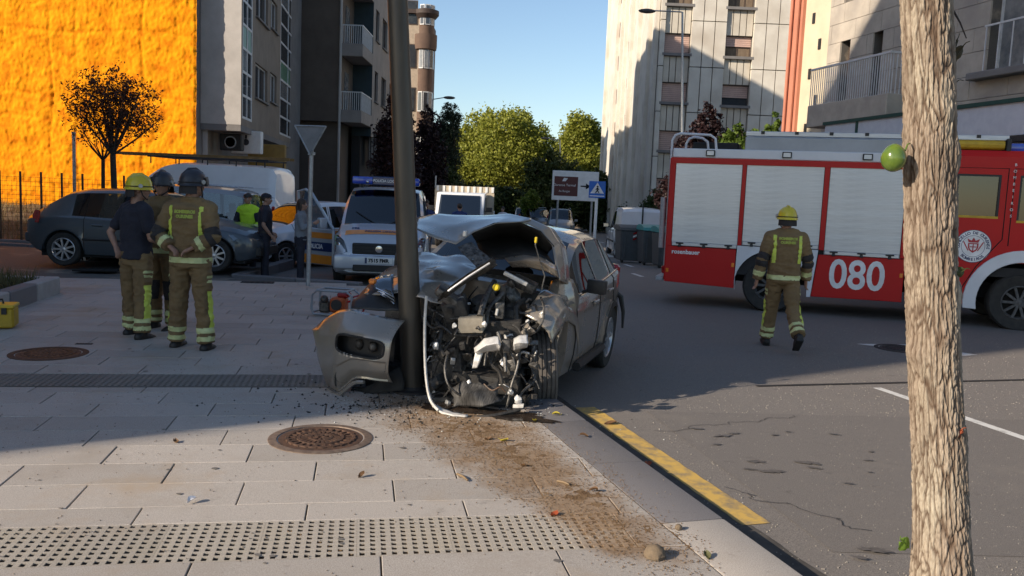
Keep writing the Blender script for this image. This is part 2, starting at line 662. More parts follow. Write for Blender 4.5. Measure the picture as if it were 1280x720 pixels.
for i, (x, y, w) in enumerate([(946, 578, .09), (962, 590, .10), (971, 591, .08), (938, 588, .06), (1012, 580, .10), (1018, 586, .06), (1086, 577, .05), (1089, 566, .04), (905, 546, .09), (918, 543, .06),
							   (870, 537, .07), (1042, 544, .05), (985, 541, .04), (1088, 592, .03), (968, 545, .05), (895, 557, .05), (1060, 606, .05), (1090, 690, .10), (1075, 700, .06)]):
	p = gnd(x, y)
	blob('oil_stain', p, w * .75, w * 0.3, 0.3 * math.sin(i), M_oil, road, z=0.009 + 0.0003 * i, seed=i * 1.7)

for k, (x0, y0, x1, y1) in enumerate(((905, 610, 1090, 665), (820, 540, 990, 520))):
	p, q = gnd(x0, y0), gnd(x1, y1)
	pts = []
	for i in range(41):
		t = i / 40
		c = p.lerp(q, t) + Vector((noise.noise(Vector((t * 5, k * 3.1, 0))), noise.noise(Vector((t * 5, k * 3.1, 7))), 0)) * .16 + Vector((noise.noise(Vector((t * 23, k, 3))), noise.noise(Vector((t * 23, k, 5))), 0)) * .035
		pts.append((c.x, c.y))
	strip('crack', pts, .006, .0085, M_iron_d, road)
# ------------------------------------------------------------------ the plaza pavement
plz = [kp(-6.5, -0.05), kp(9.1, -0.05), (-5.15, 15.75), (-5.15, 19.5), (-14, 21.0), (-60, 27.0), (-60, -10)]
plz = [(p[0], p[1]) for p in plz]
b = MB()
b.prism(plz, -0.6, -0.062)
pave = b.build('pavement', M_bed, smooth=None, kind='structure')


def clip(poly, p0, nrm, keep=0.0):
	"""Keep the part of a 2-D polygon where (p - p0).nrm <= keep."""
	out = []
	for i in range(len(poly)):
		p, q = poly[i], poly[(i + 1) % len(poly)]
		dp = (p[0] - p0[0]) * nrm[0] + (p[1] - p0[1]) * nrm[1] - keep
		dq = (q[0] - p0[0]) * nrm[0] + (q[1] - p0[1]) * nrm[1] - keep
		if dp <= 0:
			out.append(p)
		if dp * dq < 0:
			t = dp / (dp - dq)
			out.append((p[0] + (q[0] - p[0]) * t, p[1] + (q[1] - p[1]) * t))
	return out


SL, SD = 0.83, 0.36
full = MB()
full.bb(0.004, SL - 0.004, 0.0035, SD - 0.0035, -0.05, 0.0)
full_me = full.mesh('slab', bev=0.003, smooth=None)
full_me.materials.append(M_slab)
rows, bb_ = [], 4.85
rows += [(4.85 + SD * k, 4.85 + SD * (k + 1)) for k in range(6)]
rows += [(7.01, 7.19)] + [(7.71 + SD * k, 7.71 + SD * (k + 1)) for k in range(38)]
rows += [(4.49, 4.85), (4.25, 4.49), (3.44, 3.80), (3.08, 3.44), (2.72, 3.08)]
man_holes = [(gnd(400, 548, 0), 0.36), (gnd(60, 442, 0), 0.36)]
n_slab = 0
far_mb = MB()
for ri, (b0, b1) in enumerate(rows):
	ph = (0.0, 0.41, 0.20, 0.62)[int(round((b0 - 4.85) / SD)) % 4] if b0 >= 4.8 else (0.4 + 0.37 * ri) % SL
	for k in range(-22, 5):
		a0 = -1.90 + ph + SL * k - 0.0
		c = ab(a0 + SL / 2, (b0 + b1) / 2)
		ca = at(0, 360, c.y).x
		if c.x < ca * (1.04 if c.y > 6 else 1.08) - 0.75 or c.y < 2.0:
			continue
		poly = [ab(a0 + .004, b0 + .0035), ab(a0 + SL - .004, b0 + .0035), ab(a0 + SL - .004, b1 - .0035), ab(a0 + .004, b1 - .0035)]
		poly = [(p.x, p.y) for p in poly]
		q = clip(poly, K0, KN, -0.377)
		if len(q) < 3:
			continue
		if c.y > 13.2 or n_slab > 285:
			for e0, en in (((-2.72, 15.1), (-.22, .975)), ((-5.2, 19.4), (.14, .99))):
				q = clip(q, e0, en, 0.0)
			if c.y > 14.8 and len(q) > 2:
				q = clip(q, (-5.25, 15), (1, 0), 0.0)
			if len(q) > 2:
				far_mb.prism(q, -0.05, rng.uniform(-.003, 0))
			continue
		tilt = Vector((rng.uniform(-1, 1) * .0022, rng.uniform(-1, 1) * .0035, 0))
		zoff = rng.uniform(-.0022, .0008)
		if len(q) == 4 and abs(b1 - b0 - SD) < .01 and q == poly:
			o = bpy.data.objects.new('slab', full_me)
			COL.objects.link(o)
			o.parent = pave
			o.location = ab(a0, b0, zoff)
			o.rotation_euler = (tilt.y, tilt.x, math.atan2(GU.y, GU.x))
		else:
			s = MB()
			s.prism(q, -0.05, zoff)
			o = s.build('slab', M_slab, pave, bev=0.003 if min((Vector(q[i]) - Vector(q[i - 1])).length for i in range(len(q))) > .03 else 0, smooth=None)
		n_slab += 1

far_mb.build('far_paving', M_slab, pave, smooth=None, kind='stuff')
# tactile tiles: one stud pattern, shared
TS = 0.45


def stud_tile():
	t = MB()
	us, vs = [0.0006], [0.0006]
	for i in range(9):
		us += [TS * (i + .5) / 9 - .012, TS * (i + .5) / 9 + .012]
	for j in range(9):
		vs += [TS * (j + .5) / 9 - .0185, TS * (j + .5) / 9 + .0185]
	us.append(TS - .0006)
	vs.append(TS - .0006)
	for i in range(len(us) - 1):
		for j in range(len(vs) - 1):
			if i % 2 and j % 2:
				continue                    # a slot, open to the channel below
			z = 0.002 if j % 2 == 0 and 0 < j < 18 else 0.0
			t.bb(us[i], us[i + 1], vs[j], vs[j + 1], -.006, z)
	me = t.mesh('tactile_tile', smooth=None)
	me.materials.append(M_tact)
	return me


st_me = stud_tile()
st_far = st_me.copy()
st_far.materials[0] = M_tact2
for a_start, b0, cnt in ((1.36, 3.80, 13), (0.55, 7.20, 16)):
	ch = MB()
	cc = ab(a_start - TS * cnt / 2, b0 + TS / 2 + (0 if b0 < 5 else .03), -.056)
	ch.box(cc, (TS * cnt, TS - .01, .008), rz=math.atan2(GU.y, GU.x))
	ch.build('channel', M_iron_d, pave, smooth=None)
	for k in range(cnt):
		a0 = a_start - TS * (k + 1)
		o = bpy.data.objects.new('tactile_tile', st_me if b0 < 5 else st_far)
		COL.objects.link(o)
		o.parent = pave
		o.location = ab(a0, b0 + (0.0 if b0 < 5 else 0.03), rng.uniform(-.002, .0))
		o.rotation_euler = (0, 0, math.atan2(GU.y, GU.x))
s = MB()
q = [ab(1.365, 3.803), ab(2.6, 3.803), ab(2.6, 4.247), ab(1.365, 4.247)]
q = clip([(p.x, p.y) for p in q], K0, KN, -0.377)
s.prism(q, -0.05, 0.0)
s.build('slab', M_slab, pave, bev=0.003, smooth=None)

q = [ab(.553, 7.20), ab(2.6, 7.20), ab(2.6, 7.70), ab(.553, 7.70)]
q = clip([(p.x, p.y) for p in q], K0, KN, -0.377)
s = MB()
s.prism(q, -0.05, 0.0)
s.build('slab', M_slab, pave, bev=0.003, smooth=None)

# kerb stones
kt = thing('kerb', 'row of grey granite kerb stones along the pavement edge', 'kerb')
kt['kind'] = 'structure'
for k in range(16):
	s0 = -6.4 + k * 1.0 + 0.26
	m = M_slab if s0 < -2.3 else M_kerb
	s = MB()
	c = kp(s0 + 0.5, -0.185, -0.2 + rng.uniform(-.001, .001))
	s.box(c, (0.368, 0.994, 0.4), rot=Matrix((KN, KD, Vector((0, 0, 1)))).transposed())
	s.build('kerb_stone', m, kt, bev=0.012, smooth=30, seg=2)
b = MB()
for p, q in (((-2.72, 15.2), (-5.15, 15.75)), ((-5.15, 15.75), (-5.15, 19.5)), ((-5.15, 19.5), (-14, 21))):
	d = Vector((q[0] - p[0], q[1] - p[1], 0))
	nn = max(1, int(d.length))
	for i in range(nn):
		c = Vector((*p, 0)) + d * ((i + .5) / nn)
		b2 = MB()
		b2.box(c + Vector((0, 0, -0.2)), (d.length / nn - .008, .2, .404), rz=math.atan2(d.y, d.x))
		b2.build('kerb_stone', M_kerb, kt, bev=.012)


gm = MB()
for _ in range(150):
	c = ab(rng.uniform(-3.6, 1.2), rng.uniform(2.9, 9.0))
	r_ = rng.choice((.006, .008, .011, .015, .02))
	pts = [(c.x + r_ * (1 + .3 * rng.uniform(-1, 1)) * math.cos(a), c.y + r_ * (1 + .3 * rng.uniform(-1, 1)) * math.sin(a), .0028) for a in np.linspace(0, 2 * PI, 10)[:-1]]
	gm.add(pts, [tuple(range(9))])
o = gm.build('gum_spots', mat('old gum', (0.10, 0.092, 0.085), (0.17, 0.155, 0.14), scale=30, rough=.8), None, smooth=None, recalc=False, label='dark flattened gum spots and specks dotted over the paving', cat='gum', kind='stuff')
# manholes
def manhole(p, r, label, rim_m, lid_m, parent_z=0.0):
	t = thing('manhole_cover', label, 'manhole cover', (p.x, p.y, parent_z), rng.uniform(0, 3), 'manhole covers')
	f = MB()
	f.lathe([(r, -0.03), (r, 0.004), (r - 0.02, 0.007), (r - 0.055, 0.006), (r - 0.06, -0.01)], 48)
	f.build('frame', rim_m, t)
	l_ = MB()
	l_.lathe([(r - 0.065, -0.03), (r - 0.066, 0.002), (r - 0.10, 0.003), (0.0001, 0.003)], 48)
	for i in range(3):
		rr = (r - 0.1) * (0.95 - 0.3 * i)
		l_.lathe([(rr, 0.002), (rr - .004, 0.011), (rr - 0.022, 0.011), (rr - .026, 0.002)], 40)
	for i in range(24):
		a = 2 * PI * i / 24
		for q in (0.82, 0.5, .22):
			if q < .4 and i % 3:
				continue
			rr = (r - 0.1) * q
			l_.box((rr * math.cos(a), rr * math.sin(a), 0.006), (0.07, 0.018, 0.008), rz=a)
	l_.build('lid', lid_m, t, smooth=30)
	return t


M_rim_light = mat('scuffed iron rim', (0.22, 0.16, 0.12), (0.12, 0.085, 0.065), scale=18, rough=0.6, metal=0.3)
manhole(gnd(401, 548, 0), 0.345, 'brown iron manhole cover in the sunlit pavement in front of the wreck', M_rim_light, M_iron)
manhole(gnd(61, 442, 0), 0.345, 'rusty manhole cover in the shaded pavement near the yellow box', M_iron, mat('orange rust', (0.22, 0.085, 0.035), (0.08, 0.04, 0.025), scale=30, rough=.9))
p = gnd(1126, 436)
manhole(p, 0.33, 'dark manhole cover in the road inside the painted white triangle', M_iron_d, M_iron_d, -0.116)
for (x, y, w, d, lab) in ((322, 353, .55, .25, 'small dark drain slot in the pavement near the metal signpost'), (122, 337, .75, .4, 'dark drain grate in the pavement beside the grey hatchback'), (105, 430, .16, .05, 'tiny dark slot in the pavement above the rusty cover')):
	p = gnd(x, y, 0)
	t = thing('drain_grate', lab, 'drain', (p.x, p.y, 0), R(10), 'drain grates')
	q = MB()
	q.bb(-w / 2, w / 2, -d / 2, d / 2, -0.02, 0.003)
	q.build('pan', M_seam, t)
	q = MB()
	for i in range(6):
		x0 = -w / 2 + w * (i + .5) / 6
		q.bb(x0 - w * .025, x0 + w * .025, -d / 2, d / 2, 0.001, 0.006)
	q.build('bar', M_iron_d, t)


# ------------------------------------------------------------------ spilt soil, spread from the wreck down to the tactile strip
def soil_h(x, y):
	p = Vector((x, y, 0))
	a, b_ = p.dot(GU), p.dot(GV)
	# a tongue from (a=0.2,b=6.4) to (a=1.35,b=3.9)
	t = max(0.0, min(1.0, (6.5 - b_) / 2.7))
	ca = 0.62 + 0.80 * t
	wd = 0.70 - 0.40 * t
	d = abs(a - ca) / wd
	e = max(0, (3.75 - b_)) * 3 + max(0, b_ - 6.7) * 2.0
	k = 1.0 - d * d - e
	k += 0.42 * noise.fractal(Vector((x * 2.3, y * 2.3, 1.0)), 0.8, 2.1, 6)
	o_ = (p - K0).dot(KN)
	k -= max(0, o_ + 0.3) * 5.0 + .22
	return k if o_ < -0.03 else -30.0


nx, ny = 220, 260
X = np.linspace(-1.3, 1.6, nx)
Y = np.linspace(3.2, 7.6, ny)
V = np.zeros((ny, nx, 3))
for j in range(ny):
	for i in range(nx):
		k = soil_h(X[i], Y[j])
		z = -0.008 + 0.008 * (max(-0.6, min(1.4, k)) if k > -20 else -20) + 0.004 * noise.noise(Vector((X[i] * 14, Y[j] * 14, 2))) + 0.003 * noise.noise(Vector((X[i] * 45, Y[j] * 45, 2)))
		V[j, i] = (X[i], Y[j], z)
link('spilt_soil', npmesh('spilt_soil', V.reshape(-1, 3), grid_faces(ny, nx), True), M_soil, label='brown soil spilt over the paving in front of the wreck', cat='soil', kind='stuff')
# loose grains round the soil and grit on the pavement
gr = np.random.default_rng(3)
pts, cols = [], []
while len(pts) < 11000:
	x, y = gr.uniform(-1.6, 1.7), gr.uniform(3.2, 7.3)
	if (Vector((x, y, 0)) - K0).dot(KN) > -.02:
		continue
	if soil_h(x, y) + gr.normal(0, .5) > 0.1:
		pts.append((x, y))
T4 = np.array([(1, 0, -.3), (-.5, .87, -.3), (-.5, -.87, -.3), (0, 0, .9)])
F4 = np.array([(0, 1, 3), (1, 2, 3), (2, 0, 3), (0, 2, 1)])


def grains(name, pts, smin, smax, m, zf, label, cat):
	n = len(pts)
	sz = gr.uniform(smin, smax, n) ** 1.0
	an = gr.uniform(0, 6.28, n)
	ca, sa = np.cos(an), np.sin(an)
	vs = np.zeros((n, 4, 3))
	for k in range(4):
		vs[:, k, 0] = (T4[k, 0] * ca - T4[k, 1] * sa) * sz
		vs[:, k, 1] = (T4[k, 0] * sa + T4[k, 1] * ca) * sz
		vs[:, k, 2] = T4[k, 2] * sz * .8
	P = np.array([(p[0], p[1], zf(p[0], p[1])) for p in pts])
	vs += P[:, None, :]
	fs = (F4[None] + 4 * np.arange(n)[:, None, None]).reshape(-1, 3)
	return link(name, npmesh(name, vs.reshape(-1, 3), fs), m, label=label, cat=cat, kind='stuff')


grains('soil_grains', pts, 0.0015, 0.0055, M_soil, lambda x, y: 0.003, 'brown soil grains scattered round the spilt soil', 'soil')
pts = []
for _ in range(4200):
	d = gr.uniform(4, 13)
	pts.append((gr.uniform(1.2, 1.2 + d * .5), d))
grains('road_grit', pts, 0.003, 0.009, mat('pale grit', (0.34, 0.31, 0.27), (0.2, 0.18, 0.16), rough=.9), lambda x, y: road_z(y) + .002, 'pale grit scattered over the road', 'grit')
pts = [(gr.uniform(-4, 1.0), gr.uniform(3.4, 8)) for _ in range(1200)]
pts = [q for q in pts if (Vector((q[0], q[1], 0)) - K0).dot(KN) < -.02]
grains('pavement_grit', pts, 0.002, 0.007, mat('dark grit', (0.12, 0.10, 0.085), (0.3, 0.25, 0.2), rough=.9), lambda x, y: 0.002, 'small dark grit scattered over the pavement', 'grit')
# ================================================================== BUILDINGS
def hit(px, py, P0, N):
	d = _fw * F_PX + _rt * (px - 640) + _up * (360 - py)
	e = Vector((0, 0, EYE))
	return e + d * ((P0 - e).dot(N) / d.dot(N))


M_bglass = mat('window glass', (0.03, 0.035, 0.045), (0.05, 0.055, 0.06), scale=2, rough=0.06, spec=0.9)
M_bglass2 = mat('pale curtain glass', (0.25, 0.25, 0.25), (0.12, 0.13, 0.14), scale=3, rough=0.1, spec=0.9)  # pale grey pane colour, mottled at random
M_frame_w = mat('white window frame', (0.62, 0.63, 0.64), rough=0.5)
M_frame_d = mat('brown window frame', (0.09, 0.06, 0.045), rough=0.6)
M_green = mat('green panel', (0.06, 0.20, 0.13), (0.05, 0.15, 0.1), rough=0.3)
M_conc = mat('grey render', (0.21, 0.20, 0.195), (0.16, 0.15, 0.145), scale=1.2, rough=0.9, bump=0.3, bscale=30, detail=9)
M_tan = mat('tan render', (0.25, 0.205, 0.165), (0.20, 0.165, 0.13), scale=1.5, rough=0.9, bump=0.3, bscale=30, detail=9)
M_bay = mat('light bay render', (0.48, 0.45, 0.42), (0.38, 0.355, 0.33), scale=1.2, rough=0.9, detail=9, bump=0.2, bscale=30)
M_shutter = mat('pink roller shutter', (0.55, 0.38, 0.32), (0.47, 0.32, 0.27), scale=2, rough=0.6)
M_curtain = mat('brown curtain', (0.12, 0.085, 0.06), (0.2, 0.15, 0.1), scale=4, stretch=(6, 6, .5), rough=0.8)


def wall(parent, P0, T, N, L, z0, z1, ops, m, name='wall', depth=0.22, reveal_m=None, **kw):
	"""Wall in the plane through P0 along T (unit, horizontal), outward normal N, with rectangular openings (t0,t1,z0,z1) and reveals."""
	ts = sorted({0.0, L, *[min(L, max(0, o[0])) for o in ops], *[min(L, max(0, o[1])) for o in ops]})
	zs = sorted({z0, z1, *[min(z1, max(z0, o[2])) for o in ops], *[min(z1, max(z0, o[3])) for o in ops]})
	b = MB()

	def P(t, z, d=0.0):
		p = P0 + T * t - N * d
		return (p.x, p.y, z)
	for i in range(len(ts) - 1):
		for j in range(len(zs) - 1):
			tm, zm = (ts[i] + ts[i + 1]) / 2, (zs[j] + zs[j + 1]) / 2
			if any(o[0] < tm < o[1] and o[2] < zm < o[3] for o in ops):
				continue
			b.add([P(ts[i], zs[j]), P(ts[i + 1], zs[j]), P(ts[i + 1], zs[j + 1]), P(ts[i], zs[j + 1])], [(0, 1, 2, 3)])
	for o in ops:
		a, c, d, e = o[:4]
		for q in ((a, d, c, d), (a, e, c, e), (a, d, a, e), (c, d, c, e)):
			b.add([P(q[0], q[1]), P(q[2], q[3]), P(q[2], q[3], depth), P(q[0], q[1], depth)], [(0, 1, 2, 3)])
	return b.build(name, m, parent, smooth=None, **kw)


def window(parent, P0, T, N, op, nx=2, ny=1, fm=None, pm=None, d=0.14, bar=0.055, sill=True, name='window', panes=None, sill_m=None):
	t0, t1, z0, z1 = op[:4]
	f = MB()
	rot = Matrix((T, N, Vector((0, 0, 1)))).transposed()

	def bar_(ta, tb, za, zb, dd=d, th=0.05):
		c = P0 + T * ((ta + tb) / 2) - N * dd
		f.box((c.x, c.y, (za + zb) / 2), (tb - ta, th, zb - za), rot=rot)
	bar_(t0, t0 + bar, z0, z1)
	bar_(t1 - bar, t1, z0, z1)
	bar_(t0 + bar, t1 - bar, z0, z0 + bar)
	bar_(t0 + bar, t1 - bar, z1 - bar, z1)
	for i in range(1, nx):
		t = t0 + (t1 - t0) * i / nx
		bar_(t - bar / 2, t + bar / 2, z0 + bar, z1 - bar, th=.045)
	for j in range(1, ny):
		z = z0 + (z1 - z0) * j / ny
		bar_(t0 + bar, t1 - bar, z - bar / 2, z + bar / 2, th=.04)
	w = f.build(name, fm or M_frame_w, parent, smooth=None)
	for i in range(nx):
		for j in range(ny):
			ta, tb = t0 + (t1 - t0) * i / nx, t0 + (t1 - t0) * (i + 1) / nx
			za, zb = z0 + (z1 - z0) * j / ny, z0 + (z1 - z0) * (j + 1) / ny
			g = MB()
			c = P0 + T * ((ta + tb) / 2) - N * (d + .01)
			g.box((c.x, c.y, (za + zb) / 2), (tb - ta - .02, .012, zb - za - .02), rot=rot)
			mm = panes(i, j) if panes else (pm or M_bglass)
			g.build('pane', mm, w, smooth=None)
	if sill:
		s = MB()
		c = P0 + T * ((t0 + t1) / 2) + N * .03
		s.box((c.x, c.y, z0 - .04), (t1 - t0 + .12, .14, .06), rot=rot)
		s.build('sill', sill_m or M_conc, w, smooth=None)
	return w


def shutter(parent, P0, T, N, op, m, d=0.12, gap=0.0, pitch=0.11):
	t0, t1, z0, z1 = op
	rot = Matrix((T, N, Vector((0, 0, 1)))).transposed()
	b = MB()
	z = z0 + gap
	while z < z1 - .01:
		zz = min(z1, z + pitch)
		c = P0 + T * ((t0 + t1) / 2) - N * d
		b.box((c.x, c.y, (z + zz) / 2), (t1 - t0 - .02, .03, zz - z - .012), rot=rot)
		z = zz
	o = b.build('roller_shutter', m, parent, smooth=None)
	if gap:
		g = MB()
		c = P0 + T * ((t0 + t1) / 2) - N * (d + .1)
		g.box((c.x, c.y, (z0 + z1) / 2), (t1 - t0, .01, z1 - z0), rot=rot)
		g.build('pane', M_bglass, o, smooth=None)
	return o


# ------------------------------------------------------------------ house with the orange insulating foam
def foam_mat():
	m = bpy.data.materials.new('sprayed orange foam')
	m.use_nodes = True
	nt = m.node_tree
	n, l = nt.nodes, nt.links
	b = n['Principled BSDF']
	b.inputs['Roughness'].default_value = 0.9
	b.inputs['Specular IOR Level'].default_value = 0.1
	tc = n.new('ShaderNodeTexCoord')
	a = n.new('ShaderNodeTexNoise')
	a.inputs['Scale'].default_value, a.inputs['Detail'].default_value = 2.6, 9
	l.new(tc.outputs['Object'], a.inputs['Vector'])
	r = n.new('ShaderNodeValToRGB')
	r.color_ramp.elements[0].position, r.color_ramp.elements[0].color = 0.33, (0.70, 0.20, 0.003, 1)
	r.color_ramp.elements[1].position, r.color_ramp.elements[1].color = 0.55, (0.90, 0.335, 0.006, 1)
	l.new(a.outputs[0], r.inputs[0])
	l.new(r.outputs[0], b.inputs['Base Color'])
	nb = n.new('ShaderNodeTexNoise')
	nb.inputs['Scale'].default_value, nb.inputs['Detail'].default_value = 7.0, 6
	l.new(tc.outputs['Object'], nb.inputs['Vector'])
	bp = n.new('ShaderNodeBump')
	bp.inputs['Distance'].default_value, bp.inputs['Strength'].default_value = 0.022, 0.8
	l.new(nb.outputs[0], bp.inputs['Height'])
	l.new(bp.outputs[0], b.inputs['Normal'])
	return m


YO = 30.0
xo = at(245, 190, YO).x
ob = thing('apartment_building', 'building with a bare gable covered in bright orange sprayed foam', 'building', (0, 0, 0))
nx, nz = 420, 330
X = np.linspace(-27.0, xo, nx)
Z = np.linspace(-0.6, 15.5, nz)
V = np.zeros((nz, nx, 3))
for j in range(nz):
	for i in range(nx):
		x, z = X[i], Z[j]
		seams = 0.0
		for zs_ in (1.4, 3.7, 4.5, 6.7, 9.8, 12.8):
			seams += math.exp(-((z - zs_ - .08 * math.sin(x * 1.3)) / .07) ** 2)
		for xs2 in (-16.3, -15.4, -13.1, -19.0, -22):
			seams += .8 * math.exp(-((x - xs2 - .06 * math.sin(z * 1.7)) / .06) ** 2)
		h = 0.045 * noise.fractal(Vector((x * 1.1, 0, z * 1.1)), 0.75, 2.1, 7) + 0.022 * noise.noise(Vector((x * 9, 3, z * 7))) + .012 * noise.noise(Vector((x * 19, 3, z * 15)))
		V[j, i] = (x, YO - h + 0.03 * seams - (0.0 if i < nx - 2 else -.03), z)
link('foam_wall', npmesh('foam_wall', V.reshape(-1, 3), grid_faces(nz, nx), True), foam_mat(), ob)
b = MB()
b.bb(-27.0, xo - .06, YO + .12, 44.5, -1.0, 15.4)
b.build('wall', M_conc, ob, smooth=None)
b = MB()
b.bb(-27.2, xo + .1, YO - .1, 44.7, 15.4, 15.7)
b.build('roof', M_conc, ob, smooth=None)

# ------------------------------------------------------------------ bay building beside it
C2 = at(301, 156, YO + 0.55)
E2 = gnd(369, 182, C2.z)
T2 = Vector((E2.x - C2.x, E2.y - C2.y, 0))
L2 = T2.length
T2.normalize()
N2 = Vector((T2.y, -T2.x, 0))
H2 = 21.0
b2 = thing('apartment_building', 'grey apartment building with a projecting white bay and tall glazed galleries', 'building')
rise = Vector((0, 0, 0))
zb = C2.z


def tz2(px, py):
	p = hit(px, py, C2, N2)
	return (p - C2).dot(T2), p.z


ops, wins = [], []
# tall galleries: one opening each, from the bay floor up
for (xa, xb) in ((302.5, 315), (350, 369)):
	ta, tb = tz2(xa, 100)[0], tz2(xb, 100)[0]
	ops.append((ta + .05, tb, zb + .25, H2 - .4))
	wins.append((ops[-1], 'gallery'))
fl = 3.05
for (xa, xb, ya, yb) in ((319, 334, 77, 121), (337.5, 345.5, 89, 126)):
	ta, za = tz2(xa, yb)
	tb, _ = tz2(xb, yb)
	_, zt_ = tz2(xa, ya)
	for k in range(0, 4):
		o = (ta, tb, za + fl * k, zt_ + fl * k)
		if o[3] < H2 - .5:
			ops.append(o)
			wins.append((o, 'win'))
wall(b2, C2, T2, N2, L2, zb, H2, ops, M_tan, reveal_m=M_tan)
for o, k in wins:
	if k == 'gallery':
		nr = int((o[3] - o[2]) / .8)
		window(b2, C2, T2, N2, o, 2, nr, M_frame_w, d=0.02, bar=.09, sill=False, name='glazed_gallery',
			   panes=lambda i, j: M_green if j % 5 == 3 else (M_bglass2 if (i * 7 + j * 3) % 5 == 1 else M_bglass))
	else:
		window(b2, C2, T2, N2, o, 2, 1, M_frame_w, d=.12)
xl = xo - .05
b = MB()                                                 # bay end face, floor and back
b.add([(xl, C2.y, zb), (C2.x, C2.y, zb), (C2.x, C2.y, H2), (xl, C2.y, H2)], [(0, 1, 2, 3)])
b.build('bay_end', M_bay, b2, smooth=None)
b = MB()
e = C2 + T2 * L2
b.prism([(xl, C2.y + .01), (C2.x - .01, C2.y + .01), (e.x - .01, e.y), (xl - 2, e.y)], zb - .22, zb - .002)
b.build('bay_floor', M_conc, b2, smooth=None)
b = MB()
b.prism([(xl, C2.y + .05), (C2.x, C2.y + .05), (e.x, e.y), (xl - 2, e.y)], H2, H2 + .3)
b.build('roof', M_conc, b2, smooth=None)
b = MB()
b.add([(e.x, e.y, zb), (e.x - 4, e.y, zb), (e.x - 4, e.y, H2), (e.x, e.y, H2)], [(0, 1, 2, 3)])
b.build('end_wall', M_conc, b2, smooth=None)
# ground floor set back under the bay
gx = C2.x - 1.25
P0g = Vector((gx, C2.y + .2, 0))
wall(b2, P0g, T2, N2, L2, -1.0, zb - .22, [(1.9, 4.6, -1, 2.6), (5.6, 8.6, -1, 2.6), (9.2, 12.0, -1, 2.4)], M_tan, name='ground_floor', depth=.3)
b = MB()
b.add([(xl, C2.y + .2, -1), (gx, C2.y + .2, -1), (gx, C2.y + .2, zb - .22), (xl, C2.y + .2, zb - .22)], [(0, 1, 2, 3)])
b.build('ground_floor_end', M_bay, b2, smooth=None)
for o in ((1.9, 4.6, -1, 2.6), (5.6, 8.6, -1, 2.6), (9.2, 12.0, -1, 2.4)):
	window(b2, P0g, T2, N2, o, 3, 2, M_frame_d, M_bglass, d=.25, sill=False, name='shop_window')
b = MB()
for k in range(2):
	p = hit(308, 178, C2 + T2 * (0.4 + 0), N2)
pA = at(309, 178, C2.y + 2.2)
b.box(pA, (1.15, .3, .85))
sgn = b.build('sign_box', M_white, None, bev=.03, smooth=None, label='small white box sign hanging under the bay of the grey building', cat='sign')
q = MB()
q.lathe([(0.0001, 0), (.12, 0.004), (.12, 0.0)], 18, (0, 0, 0), axis='y')
q.box((0, .0, .2), (.08, .01, .14))
q.v = [(v[0] + pA.x, v[1] + pA.y - .158, v[2] + pA.z) for v in q.v]
q.build('emblem', mat('dark sign emblem', (0.05, 0.05, 0.06)), sgn)
b = MB()
pB = at(334, 196, C2.y + 4.2)
b.box(pB, (1.5, .25, 1.0))
sb = b.build('shop_sign', mat('ochre sign', (0.30, 0.19, 0.045), (0.24, 0.15, 0.04), rough=.5), None, bev=.02, smooth=None, label='ochre yellow shop sign under the bay, above the white van', cat='sign')
# air conditioner box
b = MB()
pC = at(290, 178, C2.y + 1.0)
b.box(pC, (.8, .35, .6))
ac = b.build('air_conditioner', M_black, None, bev=.03, smooth=None, label='dark air conditioner box on the wall under the bay', cat='air conditioner')
b = MB()
b.lathe([(.22, 0), (.22, -.01), (.18, -.012), (.18, 0)], 20, (pC.x, pC.y - .178, pC.z), axis='y')
b.build('fan_ring', M_steel, ac)

# ------------------------------------------------------------------ brown block with corner balconies
Y3 = E2.y + 0.6
C3 = at(425, 152, Y3)
b3 = thing('apartment_building', 'dark brown apartment building with railed corner balconies', 'building')
H3 = 14.8
zb3 = C3.z
xin, xout = at(428, 100, Y3).x, at(453, 60, Y3).x
b = MB()
b.bb(e.x - 5, C3.x, Y3, Y3 + 14, zb3, H3)
b.bb(e.x - 5, C3.x - .2, Y3 + .5, Y3 + 14, -1.3, zb3 - .002)
b.build('wall', mat('dark brown render', (0.125, 0.10, 0.08), (0.095, 0.075, 0.062), scale=1.0, rough=.9, detail=9), b3, smooth=None)
b = MB()
b.tube([(C3.x - .03, Y3 - .05, -1), (C3.x - .03, Y3 - .05, H3)], .07)
b.build('downpipe', M_bay, b3)
T3, N3 = Vector((0, 1, 0)), Vector((1, 0, 0))
yl = Y3 + 3.2
P3 = Vector((xout, yl, 0))
zs3 = [at(440, 153, Y3).z + 3.4 * k for k in range(-1, 5)]


def tz3(px, py):
	p = hit(px, py, P3, N3)
	return p.y - yl, p.z


ta, za = tz3(468, 66)
tb, zt3 = tz3(474.5, 20)
ops = []
for k in range(-1, 3):
	for (u, v) in ((ta + .3, tb), (tb + 1.2, tb + 3.0), (tb + 4.4, tb + 6.2)):
		ops.append((u, v, zs3[1] + 3.4 * k + .9 + .65, min(H3 - .2, zs3[1] + 3.4 * k + .65 + 2.6)))
M_grey3 = mat('mid grey render', (0.30, 0.27, 0.245), (0.24, 0.215, 0.2), scale=1.2, rough=.9, detail=9)
wall(b3, P3, T3, N3, 10.8, zb3 - .5, H3, ops, M_grey3, name='street_wall')
for o in ops:
	window(b3, P3, T3, N3, o, 2, 1, M_frame_d, M_bglass)
b = MB()
b.add([(C3.x + .001, yl, zb3 - .5), (xout, yl, zb3 - .5), (xout, yl, H3), (C3.x + .001, yl, H3)], [(0, 1, 2, 3)])
b.build('loggia_wall', mat('teal loggia paint', (0.028, 0.05, 0.062), (0.022, 0.04, 0.05), scale=2, rough=.8), b3, smooth=None)
b = MB()
b.bb(C3.x - 5, xout + .3, Y3 - .3, Y3 + 14.2, H3, H3 + .35)
